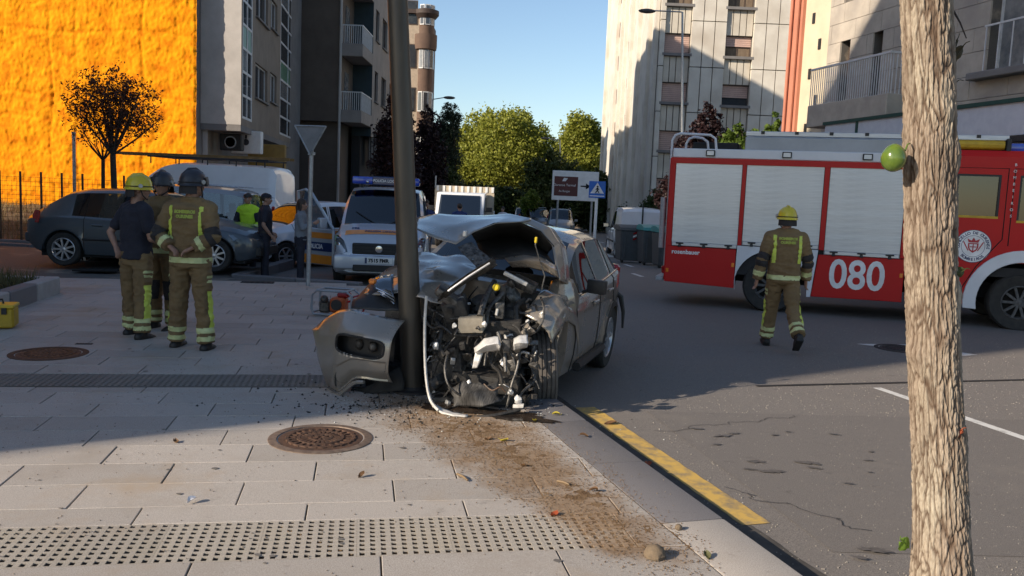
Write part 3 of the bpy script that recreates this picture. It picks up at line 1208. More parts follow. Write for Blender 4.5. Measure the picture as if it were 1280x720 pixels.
b.build('roof', M_conc, b3, smooth=None)
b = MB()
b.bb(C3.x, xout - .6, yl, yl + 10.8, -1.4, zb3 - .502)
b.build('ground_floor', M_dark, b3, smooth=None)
for k in range(0, 4):
	zf = zs3[1] + 3.4 * k
	s = MB()
	s.bb(C3.x, xout + .02, Y3 + .05, yl - .003, zf, zf + .65)
	bal = s.build('balcony', M_grey3, b3, smooth=None, bev=.02)
	r = MB()
	zt_ = zf + .65 + .95
	r.bb(C3.x + .02, xout + .0, Y3 + .08, Y3 + .13, zt_ - .05, zt_)
	r.bb(xout - .05, xout, Y3 + .13, yl - .01, zt_ - .05, zt_)
	nb = 9
	for i in range(nb + 1):
		x = C3.x + .04 + (xout - C3.x - .08) * i / nb
		r.bb(x - .014, x + .014, Y3 + .09, Y3 + .12, zf + .65, zt_ - .05)
	for i in range(1, 24):
		y = Y3 + .13 + (yl - Y3 - .15) * i / 24
		r.bb(xout - .04, xout - .012, y - .012, y + .012, zf + .65, zt_ - .05)
	r.build('railing', M_frame_w, bal, smooth=None)
	d = MB()
	d.bb(C3.x + .01, C3.x + .05, Y3 + .9, Y3 + 1.8, zf + .65, zf + 2.7)
	d.build('balcony_door', M_bglass2, b3, smooth=None)

# ------------------------------------------------------------------ brown corner house with round bays
Y4 = 66.0
b4 = thing('apartment_building', 'brown corner building with round bay windows and a dark cornice, beyond the purple trees', 'building')
x4 = at(541, 60, Y4).x
H4 = at(531, 18, Y4).z
M_brick4 = mat('brown brick', (0.135, 0.088, 0.064), (0.105, 0.066, 0.05), scale=2, rough=.9, detail=8, c3=(.19, .12, .085), scale3=.7)
M_cream4 = mat('cream quoin', (0.42, 0.34, 0.26), rough=.9)
b = MB()
b.bb(x4 - 9, x4 - .45, Y4, Y4 + 6.5, -2, H4)
b.build('wall', M_brick4, b4, smooth=None)
b = MB()
b.bb(x4 - 9, x4 - 1.05, Y4 - .06, Y4 - .002, -2, H4)
b.build('front_render', M_cream4, b4, smooth=None)
z_f = [at(528, y, Y4).z for y in (136, 89, 63, 40)]
bayc = (x4 - .58, Y4 + .25)
b = MB()
b.lathe([(.58, -2), (.58, H4 - .25)], 28, (*bayc, 0))
bay = b.build('round_bay', M_brick4, b4)
flh = (at(528, 64, Y4).z - at(528, 118, Y4).z)
zw = at(528, 86, Y4).z
for k in range(-2, 2):
	for ang in (-115, -75, -38, -2):
		a = R(ang)
		g = MB()
		rt_ = Matrix.Rotation(a, 3, 'Z')
		cc = Vector((bayc[0] + .58 * math.cos(a), bayc[1] + .58 * math.sin(a), zw + flh * k + .75))
		g.box(cc, (.10, .36, 1.5), rot=rt_)
		w = g.build('window', M_frame_w, b4, smooth=None)
		g = MB()
		g.box(cc + Vector((math.cos(a) * .03, math.sin(a) * .03, 0)), (.07, .27, 1.36), rot=rt_)
		g.build('pane', M_bglass2 if (k + ang) % 2 else M_bglass, w, smooth=None)
b = MB()
zt4 = at(535, 62, Y4).z
b.lathe([(.58, zt4 - .1), (.82, zt4), (.86, zt4 + .25), (.86, zt4 + 1.1), (.80, zt4 + 1.1), (.78, zt4 + .3), (.5, zt4 + .3)], 30, (*bayc, 0))
b.build('round_balcony', M_brick4, b4)
b = MB()
b.lathe([(.7, H4 - .3), (.95, H4), (.95, H4 + .3), (.0001, H4 + .6)], 30, (*bayc, 0))
b.bb(x4 - 9.3, x4 - .6, Y4 - .35, Y4 + 6.8, H4 + .002, H4 + .3)
b.build('cornice', mat('dark cornice', (0.05, 0.032, 0.026)), b4)
for k in range(-2, 2):
	o = (0, 0, 0, 0)
	z = zw + flh * k
	for xx in (x4 - 1.65, x4 - 3.4):
		g = MB()
		g.bb(xx - .45, xx + .45, Y4 - .1, Y4 - .03, z, z + 1.8)
		w = g.build('window', M_frame_d, b4, smooth=None)
		g = MB()
		g.bb(xx - .38, xx + .38, Y4 - .12, Y4 - .06, z + .07, z + 1.73)
		g.build('pane', M_bglass, w, smooth=None)

# ------------------------------------------------------------------ white panel block on the right
Y5 = 50.0
c5 = at(820, 100, Y5).x
r5 = at(983, 100, Y5).x
H5 = 19.0
b5 = thing('apartment_building', 'tall white panelled apartment block with pink roller shutters', 'building')
M_pan = mat('white concrete panel', (0.66, 0.62, 0.54), (0.56, 0.52, 0.45), scale=1.1, rough=.85, detail=9, bump=.15, bscale=40, c3=(.48, .43, .36), scale3=.5)
M_pan2 = mat('cream concrete panel', (0.60, 0.55, 0.46), (0.51, 0.465, 0.39), scale=1.1, rough=.85, detail=9, c3=(.42, .37, .30), scale3=.6)
P5 = Vector((c5, Y5, 0))
TX, NY = Vector((1, 0, 0)), Vector((0, -1, 0))


def tz5(px, py):
	p = hit(px, py, P5, NY)
	return p.x - c5, p.z


cols5 = [(tz5(830, 55)[0], tz5(862, 55)[0]), (tz5(905.5, 60)[0], tz5(939, 60)[0])]
zw0, zw1 = tz5(846, 128)[1], tz5(846, 104)[1]
flo = tz5(846, 67)[1] - zw0
cells = []
for ci, (u, v) in enumerate(cols5):
	for k in range(-2, 3):
		cells.append((ci, k, (u, v, zw0 + flo * k - (.05 if ci else 0), zw1 + flo * k)))
ops = [c[2] for c in cells]
L5 = r5 - c5
wall(b5, P5, TX, NY, L5, -1.5, H5, ops, M_bed, name='wall', depth=.3)
for ci, k, o in cells:
	if ci == 1 and k == 1:
		window(b5, P5, TX, NY, (o[0], o[1], o[2], o[3] - .55), 2, 1, M_frame_d, M_curtain, d=.2, sill=False)
		shutter(b5, P5, TX, NY, (o[0], o[1], o[3] - .55, o[3]), M_shutter, d=.12)
	elif ci == 1 and k == 0:
		shutter(b5, P5, TX, NY, o, M_shutter, gap=.45)
	elif k == 2:
		window(b5, P5, TX, NY, o, 3, 1, M_frame_d, M_curtain, d=.2, sill=False)
	else:
		shutter(b5, P5, TX, NY, o, M_shutter)
	s = MB()
	s.bb(c5 + o[0] - .12, c5 + o[1] + .1, Y5 - .32, Y5 - .08, o[2] - .16, o[2] - .01)
	s.build('sill', M_conc, b5, smooth=None)


def panels(t0, t1, z0, z1, nt_, nz_, m, proud):
	for i in range(nt_):
		for j in range(nz_):
			a, c = t0 + (t1 - t0) * i / nt_, t0 + (t1 - t0) * (i + 1) / nt_
			d_, e_ = z0 + (z1 - z0) * j / nz_, z0 + (z1 - z0) * (j + 1) / nz_
			q = MB()
			pr = proud + rng.uniform(-.008, .008)
			q.bb(c5 + a + .025, c5 + c - .025, Y5 - pr, Y5 + .0 - .002, d_ + .025, e_ - .025)
			q.build('panel', m, b5, smooth=None)


zbot = zw0 - 2 * flo - .2
for (u, v), nn in (((.02, cols5[0][0]), 1), ((cols5[0][1], cols5[1][0]), 3), ((cols5[1][1], L5 - .02), 3)):
	panels(u, v, zbot, zbot + flo * 5.6, nn, 6, M_pan, .30)
for ci, (u, v) in enumerate(cols5):
	for k in range(-2, 3):
		panels(u, v, zw1 + flo * k + .02, zw0 + flo * (k + 1) - .17, 4, 1, M_pan2, .10)
# its side along the street
D5 = 29.0
Pn = Vector((c5, Y5 + D5, 0))
wops = []
y_w0, y_w1 = 0, 0
pw = [(769, 776)]
NX_, TY_ = Vector((-1, 0, 0)), Vector((0, -1, 0))


def tzs(px, py):
	p = hit(px, py, P5, NX_)
	return (Y5 + D5) - p.y, p.z


ua, ub = tzs(768, 100)[0], tzs(775, 100)[0]
za5, zb5 = tzs(771, 90)[1], tzs(771, 73)[1]
fl5 = tzs(771, 52)[1] - za5
for k in range(-3, 4):
	wops.append((ua, ub, za5 + fl5 * k, zb5 + fl5 * k))
for u in (15.0, 19.5, 24.0):
	for k in range(-3, 4):
		wops.append((u, u + .5, za5 + fl5 * k + .5, zb5 + fl5 * k))
wops = [o for o in wops if o[3] < H5 - .3 and o[2] > -1]
wall(b5, Pn, TY_, NX_, D5, -2.5, H5 + 1, wops, M_pan, name='side_wall', depth=.2)
for o in wops:
	if o[0] == ua:
		shutter(b5, Pn, TY_, NX_, o, M_shutter, d=.05)
	else:
		window(b5, Pn, TY_, NX_, o, 1, 1, M_frame_d, M_bglass, d=.1, sill=False)
for u in (0.6, 8.5, 11.5, 14, 17.5, 21.5, 26, 28.6):
	b = MB()
	y = Y5 + D5 - u
	b.bb(c5 - .22, c5 - .002, y - .35, y + .35, -2, H5 + .5)
	b.build('pilaster', M_pan, b5, smooth=None)
b = MB()
b.bb(c5 - .9, r5 + .3, Y5 - .7, Y5 + D5 + .6, H5 + 1.002, H5 + 1.4)
b.build('roof', M_conc, b5, smooth=None)
b = MB()
b.bb(c5 + .3, r5, Y5 + .35, Y5 + D5 - .3, -2, H5 + 1)
b.build('core', M_dark, b5, smooth=None)

# ------------------------------------------------------------------ stone building behind the fire engine
S0 = at(1180, 148, 20.0)
TS_ = Vector((-0.227, 0.974, 0)).normalized()         # along the facade, away from the camera
NS = Vector((-TS_.y, TS_.x, 0))                       # towards the street


def tzq(px, py):
	p = hit(px, py, S0, NS)
	return (p - S0).dot(TS_), p.z


b6 = thing('apartment_building', 'stone faced building with a balcony behind the fire engine', 'building')
M_ashlar = mat('beige ashlar', (0.46, 0.41, 0.345), (0.36, 0.32, 0.27), scale=2.5, rough=.85, detail=9, bump=.3, bscale=60, c3=(.30, .27, .24), scale3=.9)
M_cream6 = mat('cream stucco', (0.62, 0.53, 0.38), (0.54, 0.46, 0.33), scale=1.5, rough=.9, detail=8)
M_salmon = mat('salmon cladding', (0.50, 0.20, 0.125), (0.42, 0.165, 0.105), scale=1.5, rough=.8)
tE = tzq(1033, 100)[0]
tN = -9.0
d1 = (tzq(1061, 100)[0], tzq(1049, 100)[0])
d2 = (tzq(1101, 100)[0], tzq(1089, 100)[0])
zfl = tzq(1095, 128)[1]
zl1, zl2 = tzq(1095, 40)[1], tzq(1055, 62)[1]
w1 = (tzq(1292, 60)[0] - 1.0, tzq(1236, 60)[0], tzq(1245, 87)[1], tzq(1245, 87)[1] + 2.3)
zcan = tzq(1180, 158)[1]
P6 = S0 + TS_ * tN
zd = zfl
ops6 = []
for k in (0, 1, 2):
	for (u, v) in (d1, d2):
		ops6.append((u - tN, v - tN, zd + 3.1 * k, max(zl1, zl2) + 3.1 * k))
	ops6.append((w1[0] - tN, w1[1] - tN, w1[2] + 3.1 * k, w1[3] + 3.1 * k))
	ops6.append((w1[0] - tN - 3.6, w1[1] - tN - 3.6, w1[2] + 3.1 * k, w1[3] + 3.1 * k))
H6 = 15.0
wall(b6, P6, TS_, NS, tE - tN, zcan, H6, ops6, M_bed, name='wall', depth=.35)
rot6 = Matrix((TS_, NS, Vector((0, 0, 1)))).transposed()
# ashlar courses: every stone its own piece where it shows
n_st = 0
zc = zcan
row = 0
while zc < 8.6:
	h = 0.52
	u = (row % 2) * .5
	segs_t = []
	t = -(row % 2) * .55
	while t < tE - tN:
		segs_t.append((max(0, t), min(tE - tN, t + 1.1)))
		t += 1.1
	for (u, v) in segs_t:
		parts_ = [(u, v)]
		for o in ops6:
			nxt = []
			for (x0, x1) in parts_:
				if o[2] < zc + h - .02 and o[3] > zc + .02 and o[0] < x1 and o[1] > x0:
					if o[0] - x0 > .06:
						nxt.append((x0, o[0]))
					if x1 - o[1] > .06:
						nxt.append((o[1], x1))
				else:
					nxt.append((x0, x1))
			parts_ = nxt
		for (x0, x1) in parts_:
			if n_st >= 290 or x1 - x0 < .05:
				continue
			q = MB()
			c = P6 + TS_ * ((x0 + x1) / 2) + NS * (.02 + rng.uniform(-.003, .003))
			q.box((c.x, c.y, zc + h / 2), (x1 - x0 - .012, .05, h - .012), rot=rot6)
			q.build('stone', M_ashlar, b6, smooth=None)
			n_st += 1
	zc += h
	row += 1
b = MB()
c = P6 + TS_ * ((tE - tN) / 2) + NS * .02
b.box((c.x, c.y, (zc + H6) / 2), (tE - tN, .05, H6 - zc - .01), rot=rot6)
for i, o in enumerate(ops6):
	isw = (i % 4) >= 2
	window(b6, P6, TS_, NS, o, 2, 1, M_frame_w if isw else M_frame_d, M_bglass2 if isw else M_bglass, d=.25, sill=isw, sill_m=M_conc)
for k in range(2):
	for off in (0, -3.6):
		q = MB()
		c = P6 + TS_ * ((w1[0] + w1[1]) / 2 - tN + off) + NS * .16
		q.box((c.x, c.y, w1[2] + 3.1 * k - .12), (w1[1] - w1[0] + .5, .32, .16), rot=rot6)
		q.build('ledge', M_conc, b6, smooth=None, bev=.02)
		r = MB()
		c = P6 + TS_ * ((w1[0] + w1[1]) / 2 - tN + off) + NS * .1
		r.box((c.x, c.y, w1[2] + 3.1 * k + .95), (w1[1] - w1[0] + .1, .03, .04), rot=rot6)
		for i in range(7):
			cc = c + TS_ * ((i / 6 - .5) * (w1[1] - w1[0]))
			r.box((cc.x, cc.y, w1[2] + 3.1 * k + .46), (.02, .02, .94), rot=rot6)
		r.build('railing', M_frame_w, b6, smooth=None)
# the balcony
SB = S0 + NS * 1.0
ba = (hit(1108, 128, SB, NS) - SB).dot(TS_)
bb2 = (hit(1008, 150, SB, NS) - SB).dot(TS_)
for k in range(1):
	zz = zd + 3.1 * k
	s = MB()
	c = P6 + TS_ * ((ba + bb2) / 2 - tN) + NS * .5
	s.box((c.x, c.y, zz - .31), (bb2 - ba, 1.0, .6), rot=rot6)
	bal = s.build('balcony', M_ashlar, b6, bev=.02, smooth=None)
	r = MB()
	c2_ = c + NS * .46
	r.box((c2_.x, c2_.y, zz + .95), (bb2 - ba, .05, .05), rot=rot6)
	ce = P6 + TS_ * (ba - tN + .03) + NS * .5
	r.box((ce.x, ce.y, zz + .95), (.05, .92, .05), rot=rot6)
	nb = 36
	for i in range(nb + 1):
		cc = c2_ + TS_ * ((i / nb - .5) * (bb2 - ba - .06))
		r.box((cc.x, cc.y, zz + .45), (.018, .018, .96), rot=rot6)
	for i in range(1, 9):
		cc = P6 + TS_ * (ba - tN + .03) + NS * (i / 9)
		r.box((cc.x, cc.y, zz + .45), (.018, .018, .96), rot=rot6)
	r.build('railing', M_frame_w, bal, smooth=None)
# ground floor and shop canopy
wall(b6, P6, TS_, NS, tE - tN, -1, zcan, [(1, 4, -1, 2.5), (5, 8, -1, 2.5), (9, 12, -1, 2.5)], M_conc, name='ground_floor', depth=.3)
for o in ((1, 4, -1, 2.5), (5, 8, -1, 2.5), (9, 12, -1, 2.5)):
	window(b6, P6, TS_, NS, o, 2, 1, M_frame_d, M_bglass, d=.25, sill=False, name='shop_window')
cn = thing('shop_canopy', 'pale shop canopy with a dark green edge above the fire engine cab', 'canopy')
ca, cb = -8.0, tzq(1080, 158)[0]
za_, zb_ = tzq(1180, 147)[1], tzq(1180, 172)[1]
q = MB()
c = S0 + TS_ * ((ca + cb) / 2) + NS * .6
q.box((c.x, c.y, za_ - .35), (cb - ca, 1.1, .62), rot=rot6)
q.build('fascia', mat('pale canopy', (0.55, 0.6, 0.66), (.48, .53, .6), rough=.4), cn, smooth=None)
q = MB()
q.box((c.x, c.y, za_), (cb - ca + .1, 1.2, .08), rot=rot6)
q.build('edge_trim', mat('dark green trim', (0.02, 0.07, 0.055)), cn, smooth=None)
for i in range(4):
	q = MB()
	cc = S0 + TS_ * (ca + (cb - ca) * (i + .5) / 4) + NS * 1.16
	q.box((cc.x, cc.y, za_ - .35), (.08, .03, .62), rot=rot6)
	q.build('bracket', MATS['dark green trim'], cn, smooth=None)
q = MB()
c = P6 + TS_ * ((tE - tN) / 2) - NS * 6.2
q.box((c.x, c.y, H6 + .2), (tE - tN + .4, 13, .4), rot=rot6)
q.box((c.x, c.y, 6.5), (tE - tN - .3, 11.2, 17), rot=rot6)
q.build('roof', M_conc, b6, smooth=None)
# cream and salmon house next along
b7 = thing('apartment_building', 'narrow cream house with a salmon corner strip and drainpipe between stone and white blocks', 'building')
tF = tzq(1001, 100)[0]
tG = tzq(986, 100)[0]
P7 = S0 + TS_ * tE
wall(b7, P7, TS_, NS, tF - tE, -1.5, 17, [], M_cream6, name='wall')
q = MB()
c = S0 + TS_ * ((tF + tG) / 2) - NS * 2.9
q.box((c.x, c.y, 8), (tG - tF, 6, 19), rot=rot6)
q.build('corner_strip', M_salmon, b7, smooth=None)
q = MB()
for f_, rr in ((.25, .07), (.75, .05)):
	cc = S0 + TS_ * (tF + (tG - tF) * f_) + NS * .17
	q.tube([(cc.x, cc.y, -1), (cc.x, cc.y, 17)], rr)
q.build('drainpipe', M_salmon, b7)
for k in range(9):
	q = MB()
	cc = P7 + TS_ * ((tF - tE) * (.35 + .3 * (k % 2))) + NS * .015
	q.box((cc.x, cc.y, 3.2 + .8 * k), (.12, .03, .3), rot=rot6)
	q.build('vent', M_dark, b7, smooth=None)
q = MB()
c = S0 + TS_ * ((tE + tG) / 2) - NS * 3.2
q.box((c.x, c.y, 17.3), (tG - tE, 6.6, .5), rot=rot6)
c = S0 + TS_ * ((tE + tF) / 2) - NS * 3.2
q.box((c.x, c.y, 8), (tF - tE - .02, 6.2, 18), rot=rot6)
q.build('roof', M_conc, b7, smooth=None)

# ------------------------------------------------------------------ unseen blocks to the left, footprints shaped to throw shade on the plaza
M_off = mat('unseen beige shade block render', (0.42, 0.38, 0.33), (0.35, 0.31, 0.27), scale=1.2, rough=.9, detail=8)


def block(poly, H, label):
	t = thing('apartment_building', label, 'building')  # unseen block added to throw shade
	q = MB()
	q.prism([(p.x, p.y) for p in poly], -1, H)
	q.build('wall', M_off, t, smooth=None)
	for i in range(len(poly)):
		p, r_ = poly[i], poly[(i + 1) % len(poly)]
		d = r_ - p
		n_ = int(d.length / 4)
		if n_ < 1:
			continue
		f = MB()
		for k in range(n_):
			for z in range(int((H - 2) / 3)):
				cc = p + d * ((k + .5) / n_)
				f.box((cc.x, cc.y, 3.0 + z * 3), (1.4, .12, 1.5), rz=math.atan2(d.y, d.x))
		f.build('window_row', M_bglass, t, smooth=None)
	return t


TAN = math.tan(SUN_EL)
HB = 20.0
gA, gD = gnd(0, 555, 0), gnd(1090, 450)
B0 = hit(1010, 160, S0, NS)
B1 = hit(1100, 0, S0, NS)


def far_eave(H):
	q0 = B0 - SUN_H * ((H - B0.z) / TAN)
	q1 = B1 - SUN_H * ((H - B1.z) / TAN)
	d = q0 - q1
	d.z = 0
	return Vector((q1.x, q1.y, 0)), d.normalized()


XR = -14.0
ln = (gD - gA).normalized()
nearR = Vector((XR, gA.y + ln.y / ln.x * (XR - gA.x), 0))
q1, fd = far_eave(HB)
farR = q1 + fd * ((XR - q1.x) / fd.x)
farL = q1 + fd * ((-52 - q1.x) / fd.x)
block([nearR, farR, farL, nearR - SUN_H * 45], HB, 'unseen beige apartment block far left of the plaza, shaped to shade it')
q1, fd = far_eave(36.0)
sv = Vector((-SUN_H.y, SUN_H.x, 0))
A_, Bt = q1 - fd * 8, q1 + fd * 8
vn = nearR.dot(sv) + 2.0
block([A_, Bt, Bt + sv * (vn - Bt.dot(sv)) - SUN_H * 0.1, A_ + sv * (vn - A_.dot(sv))], 36.0, 'unseen beige tower added far left of the plaza to shade the stone facade')
c1 = Vector((-17.0, (18.0 - 17 * -sv.x) / sv.y, 0))
c2 = Vector((-17.0, (28.6 - 17 * -sv.x) / sv.y, 0))
block([c1, c2, c2 - SUN_H * 26, c1 - SUN_H * 26], 14.0, 'unseen beige low block nearest the orange gable, added to shade the parked cars')
OCC_DBG = (nearR, farR, farL, A_, Bt, c1, c2)
# ================================================================== TREES
def leaf_mat(name, c, c2, trans=0.25):
	m = bpy.data.materials.new(name)
	m.use_nodes = True
	nt = m.node_tree
	n, l = nt.nodes, nt.links
	b = n['Principled BSDF']
	b.inputs['Roughness'].default_value = 0.55
	b.inputs['Specular IOR Level'].default_value = 0.3
	tc = n.new('ShaderNodeTexCoord')
	nz = n.new('ShaderNodeTexNoise')
	nz.inputs['Scale'].default_value = 3.0
	nz.inputs['Detail'].default_value = 8.0
	l.new(tc.outputs['Object'], nz.inputs['Vector'])
	mx = n.new('ShaderNodeMix')
	mx.data_type = 'RGBA'
	mx.inputs[6].default_value, mx.inputs[7].default_value = (*c, 1), (*c2, 1)
	mr = n.new('ShaderNodeMapRange')
	mr.inputs[1].default_value, mr.inputs[2].default_value = 0.35, 0.65
	l.new(nz.outputs[0], mr.inputs[0])
	l.new(mr.outputs[0], mx.inputs[0])
	l.new(mx.outputs[2], b.inputs['Base Color'])
	if trans:
		t = n.new('ShaderNodeBsdfTranslucent')
		l.new(mx.outputs[2], t.inputs[0])
		ms = n.new('ShaderNodeMixShader')
		ms.inputs[0].default_value = trans
		l.new(b.outputs[0], ms.inputs[1])
		l.new(t.outputs[0], ms.inputs[2])
		l.new(ms.outputs[0], n['Material Output'].inputs[0])
	MATS[name] = m
	return m


def leaves_mesh(P, size, r, name='crown', aspect=0.55, up=0.0):
	"""One bent leaf (two triangles either side of the midrib) at each point."""
	n = len(P)
	d = r.normal(size=(n, 3))
	d[:, 2] += up
	d /= np.linalg.norm(d, axis=1)[:, None]
	u = np.cross(d, r.normal(size=(n, 3)))
	u /= np.linalg.norm(u, axis=1)[:, None]
	w = np.cross(d, u)
	s = size * r.uniform(.6, 1.25, n)[:, None]
	V = np.stack([P - u * s * .5, P + w * s * aspect * .5 + d * s * .1, P + u * s * .5, P - w * s * aspect * .5 + d * s * .1], 1)
	o = 4 * np.arange(n)[:, None]
	F = np.concatenate([o + np.array([0, 1, 2]), o + np.array([0, 2, 3])], 0)
	return npmesh(name, V.reshape(-1, 3), F)


def clump_points(blobs, n, r, shell=0.55, sub=26, subr=0.28):
	"""Points in leaf clumps spread through a union of ellipsoids (cx,cy,cz,rx,ry,rz)."""
	B = np.array(blobs, float)
	vol = (B[:, 3] * B[:, 4] * B[:, 5])
	k = r.choice(len(B), size=max(1, n // sub), p=vol / vol.sum())
	d = r.normal(size=(len(k), 3))
	d /= np.linalg.norm(d, axis=1)[:, None]
	rad = (shell + (1 - shell) * r.uniform(0, 1, len(k)) ** .6)[:, None] * r.uniform(.86, 1.08, (len(k), 1))
	C = B[k, :3] + d * rad * B[k, 3:]
	cr = subr * (vol[k] ** (1 / 3))[:, None] * r.uniform(.5, 1.2, (len(k), 1))
	P = np.repeat(C, sub, 0) + r.normal(size=(len(k) * sub, 3)) * np.repeat(cr, sub, 0) * .5
	return P


M_bark = mat('grey brown bark', (0.12, 0.095, 0.075), (0.065, 0.05, 0.042), scale=9, stretch=(1, 1, .3), rough=.9, bump=.6, bscale=60)
M_barkd = mat('dark bark', (0.055, 0.04, 0.034), (0.035, 0.027, 0.024), scale=9, rough=.9, bump=.5, bscale=60)
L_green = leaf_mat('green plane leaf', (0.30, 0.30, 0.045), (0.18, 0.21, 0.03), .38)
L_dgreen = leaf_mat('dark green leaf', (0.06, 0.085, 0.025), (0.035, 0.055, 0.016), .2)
L_fir = leaf_mat('blue green needle', (0.03, 0.055, 0.035), (0.02, 0.04, 0.028), .05)
L_purple = leaf_mat('dark purple leaf', (0.042, 0.018, 0.018), (0.022, 0.012, 0.014), .15)
L_plum = leaf_mat('brown purple leaf', (0.13, 0.048, 0.026), (0.07, 0.028, 0.018), .3)
L_shrub = leaf_mat('light green leaf', (0.13, 0.19, 0.03), (0.08, 0.13, 0.02), .3)


def tree(name, label, loc, trunk_h, trunk_r, blobs, n, leaf, lm, bm, seed, group=None, limbs=7, sub=26, subr=.28, shell=.45, aspect=.6, cat='tree', up=0.3):
	r = np.random.default_rng(seed)
	t = thing(name, label, cat, loc, 0, group)
	b = MB()
	q = random.Random(seed)
	top = Vector((q.uniform(-.1, .1), q.uniform(-.1, .1), trunk_h))
	b.tube([(0, 0, -.3), (0.02, 0, trunk_h * .3), tuple(top * .6 + Vector((0.03, 0, trunk_h * .06))), tuple(top)], [trunk_r * 1.25, trunk_r, trunk_r * .9, trunk_r * .8], n=10)
	b.build('trunk', bm, t)
	for k in range(limbs):
		bl = blobs[k % len(blobs)]
		d = Vector((q.gauss(0, 1), q.gauss(0, 1), q.gauss(.3, .8))).normalized()
		end = Vector((bl[0] + d.x * bl[3] * .75, bl[1] + d.y * bl[4] * .75, bl[2] + d.z * bl[5] * .75))
		mid = top.lerp(end, .5) + Vector((q.uniform(-.2, .2), q.uniform(-.2, .2), .05 * trunk_h))
		lb = MB()
		lb.tube([top * .97, mid, end], [trunk_r * .6, trunk_r * .35, trunk_r * .1], n=6)
		for j in range(3):
			s0 = mid.lerp(end, .3 + .2 * j)
			e_ = s0 + Vector((q.gauss(0, 1), q.gauss(0, 1), q.gauss(.4, .6))) * .3 * bl[3]
			lb.tube([s0, e_], [trunk_r * .22, trunk_r * .06], n=5)
		lb.build('limb', bm, t)
	P = clump_points(blobs, n, r, shell, sub, subr)
	P = P[P[:, 2] > 0.1]
	link('crown', leaves_mesh(P, leaf, r, aspect=aspect, up=up), lm, t)
	return t


def base(px, py_, Y):
	p = at(px, py_, Y)
	return Vector((p.x, Y, road_z(Y)))


# the round purple plum in front of the orange gable
p = base(143, 300, 21.5)
zc = at(144, 140, 21.5).z - p.z
rr = 62 / 1060 * 21.5
r_ = np.random.default_rng(5)
t = thing('plum_tree', 'round headed dark purple tree in front of the orange wall', 'tree', p)
b = MB()
zfork = at(140, 193, 21.5).z - p.z
b.tube([(0, 0, -.2), (.02, 0, zfork * .5), (-.02, 0, zfork)], [.085, .075, .07], n=10)
b.build('trunk', M_barkd, t)
q = random.Random(3)
tips = []
for k in range(16):
	a = 2 * PI * k / 16 + q.uniform(-.2, .2)
	el = q.uniform(.35, 1.45)
	ln_ = rr * q.uniform(.9, 1.15)
	c0 = Vector((-.02, 0, zfork - .02))
	e_ = Vector((math.cos(a) * math.cos(el) * rr * 1.0, math.sin(a) * math.cos(el) * rr, zfork + (zc - zfork) * .5 + math.sin(el) * rr * 1.05))
	m_ = c0.lerp(e_, .5) + Vector((0, 0, -.05))
	lb = MB()
	lb.tube([c0, m_, e_], [.032, .02, .006], n=5)
	for j in range(7):
		f_ = .35 + .09 * j
		s0 = m_.lerp(e_, (f_ - .35) * 1.4)
		e2_ = s0 + Vector((q.gauss(0, 1), q.gauss(0, 1), q.uniform(.3, 1.3))) * .28
		lb.tube([s0, e2_], [.010, .003], n=4)
		tips.append(e2_)
	lb.build('limb', M_barkd, t)
P = clump_points([(0, 0, zc, rr * .9, rr * .9, rr * .82), (-.45, 0, zc + .25, rr * .62, rr * .6, rr * .6), (.5, .2, zc + .1, rr * .62, rr * .6, rr * .62), (.1, -.2, zc + .55, rr * .55, rr * .55, rr * .5), (-.2, .1, zc - .3, rr * .8, rr * .7, rr * .5)], 6200, r_, .3, 9, .17)
keep = (P[:, 2] > zc - rr * .55 + .35 * rr * r_.uniform(-1, 1, len(P)))
link('crown', leaves_mesh(P[keep], .085, r_, aspect=.5), L_plum, t)
# bare sapling behind it, and a thin bare stake post
p = base(129, 300, 23.0)
t = thing('sapling', 'thin leafless sapling behind the purple round headed tree', 'tree', p)
b = MB()
zf = at(129, 200, 23).z - p.z
b.tube([(0, 0, -.2), (0.02, 0, zf)], [.06, .05], n=8)
b.build('trunk', M_barkd, t)
b = MB()
for k in range(12):
	a = 2 * PI * k / 12
	b.tube([(0.02, 0, zf - .02), (.3 * math.cos(a), .3 * math.sin(a), zf + .35), (.75 * math.cos(a), .5 * math.sin(a), zf + 1.0 + .3 * math.sin(k * 2.3))], [.02, .014, .004], n=5)
b.build('branches', M_barkd, t, kind='stuff')

# purple street trees by the brown block
for i, (px, pt, Y, w, lab) in enumerate(((491, 100, 37, 33, 'tall dark purple tree beside the balcony block, left of the leaning post'), (529, 130, 44, 33, 'dark purple tree right of the leaning post, below the round bays'))):
	p = base(px, 300, Y)
	h = at(px, pt, Y).z - p.z
	m_ = w / 1060 * Y
	bl = [(0, 0, h * .42, m_ * .95, m_ * .95, h * .24), (0, 0, h * .62, m_ * .75, m_ * .75, h * .22), (.1, 0, h * .80, m_ * .45, m_ * .45, h * .18), (0, 0, h * .93, m_ * .18, m_ * .18, h * .08)]
	tree('purple_tree', lab, p, h * .35, .13, bl, 12000, .17, L_purple, M_barkd, 11 + i, 'dark purple street trees', shell=.3, subr=.3)

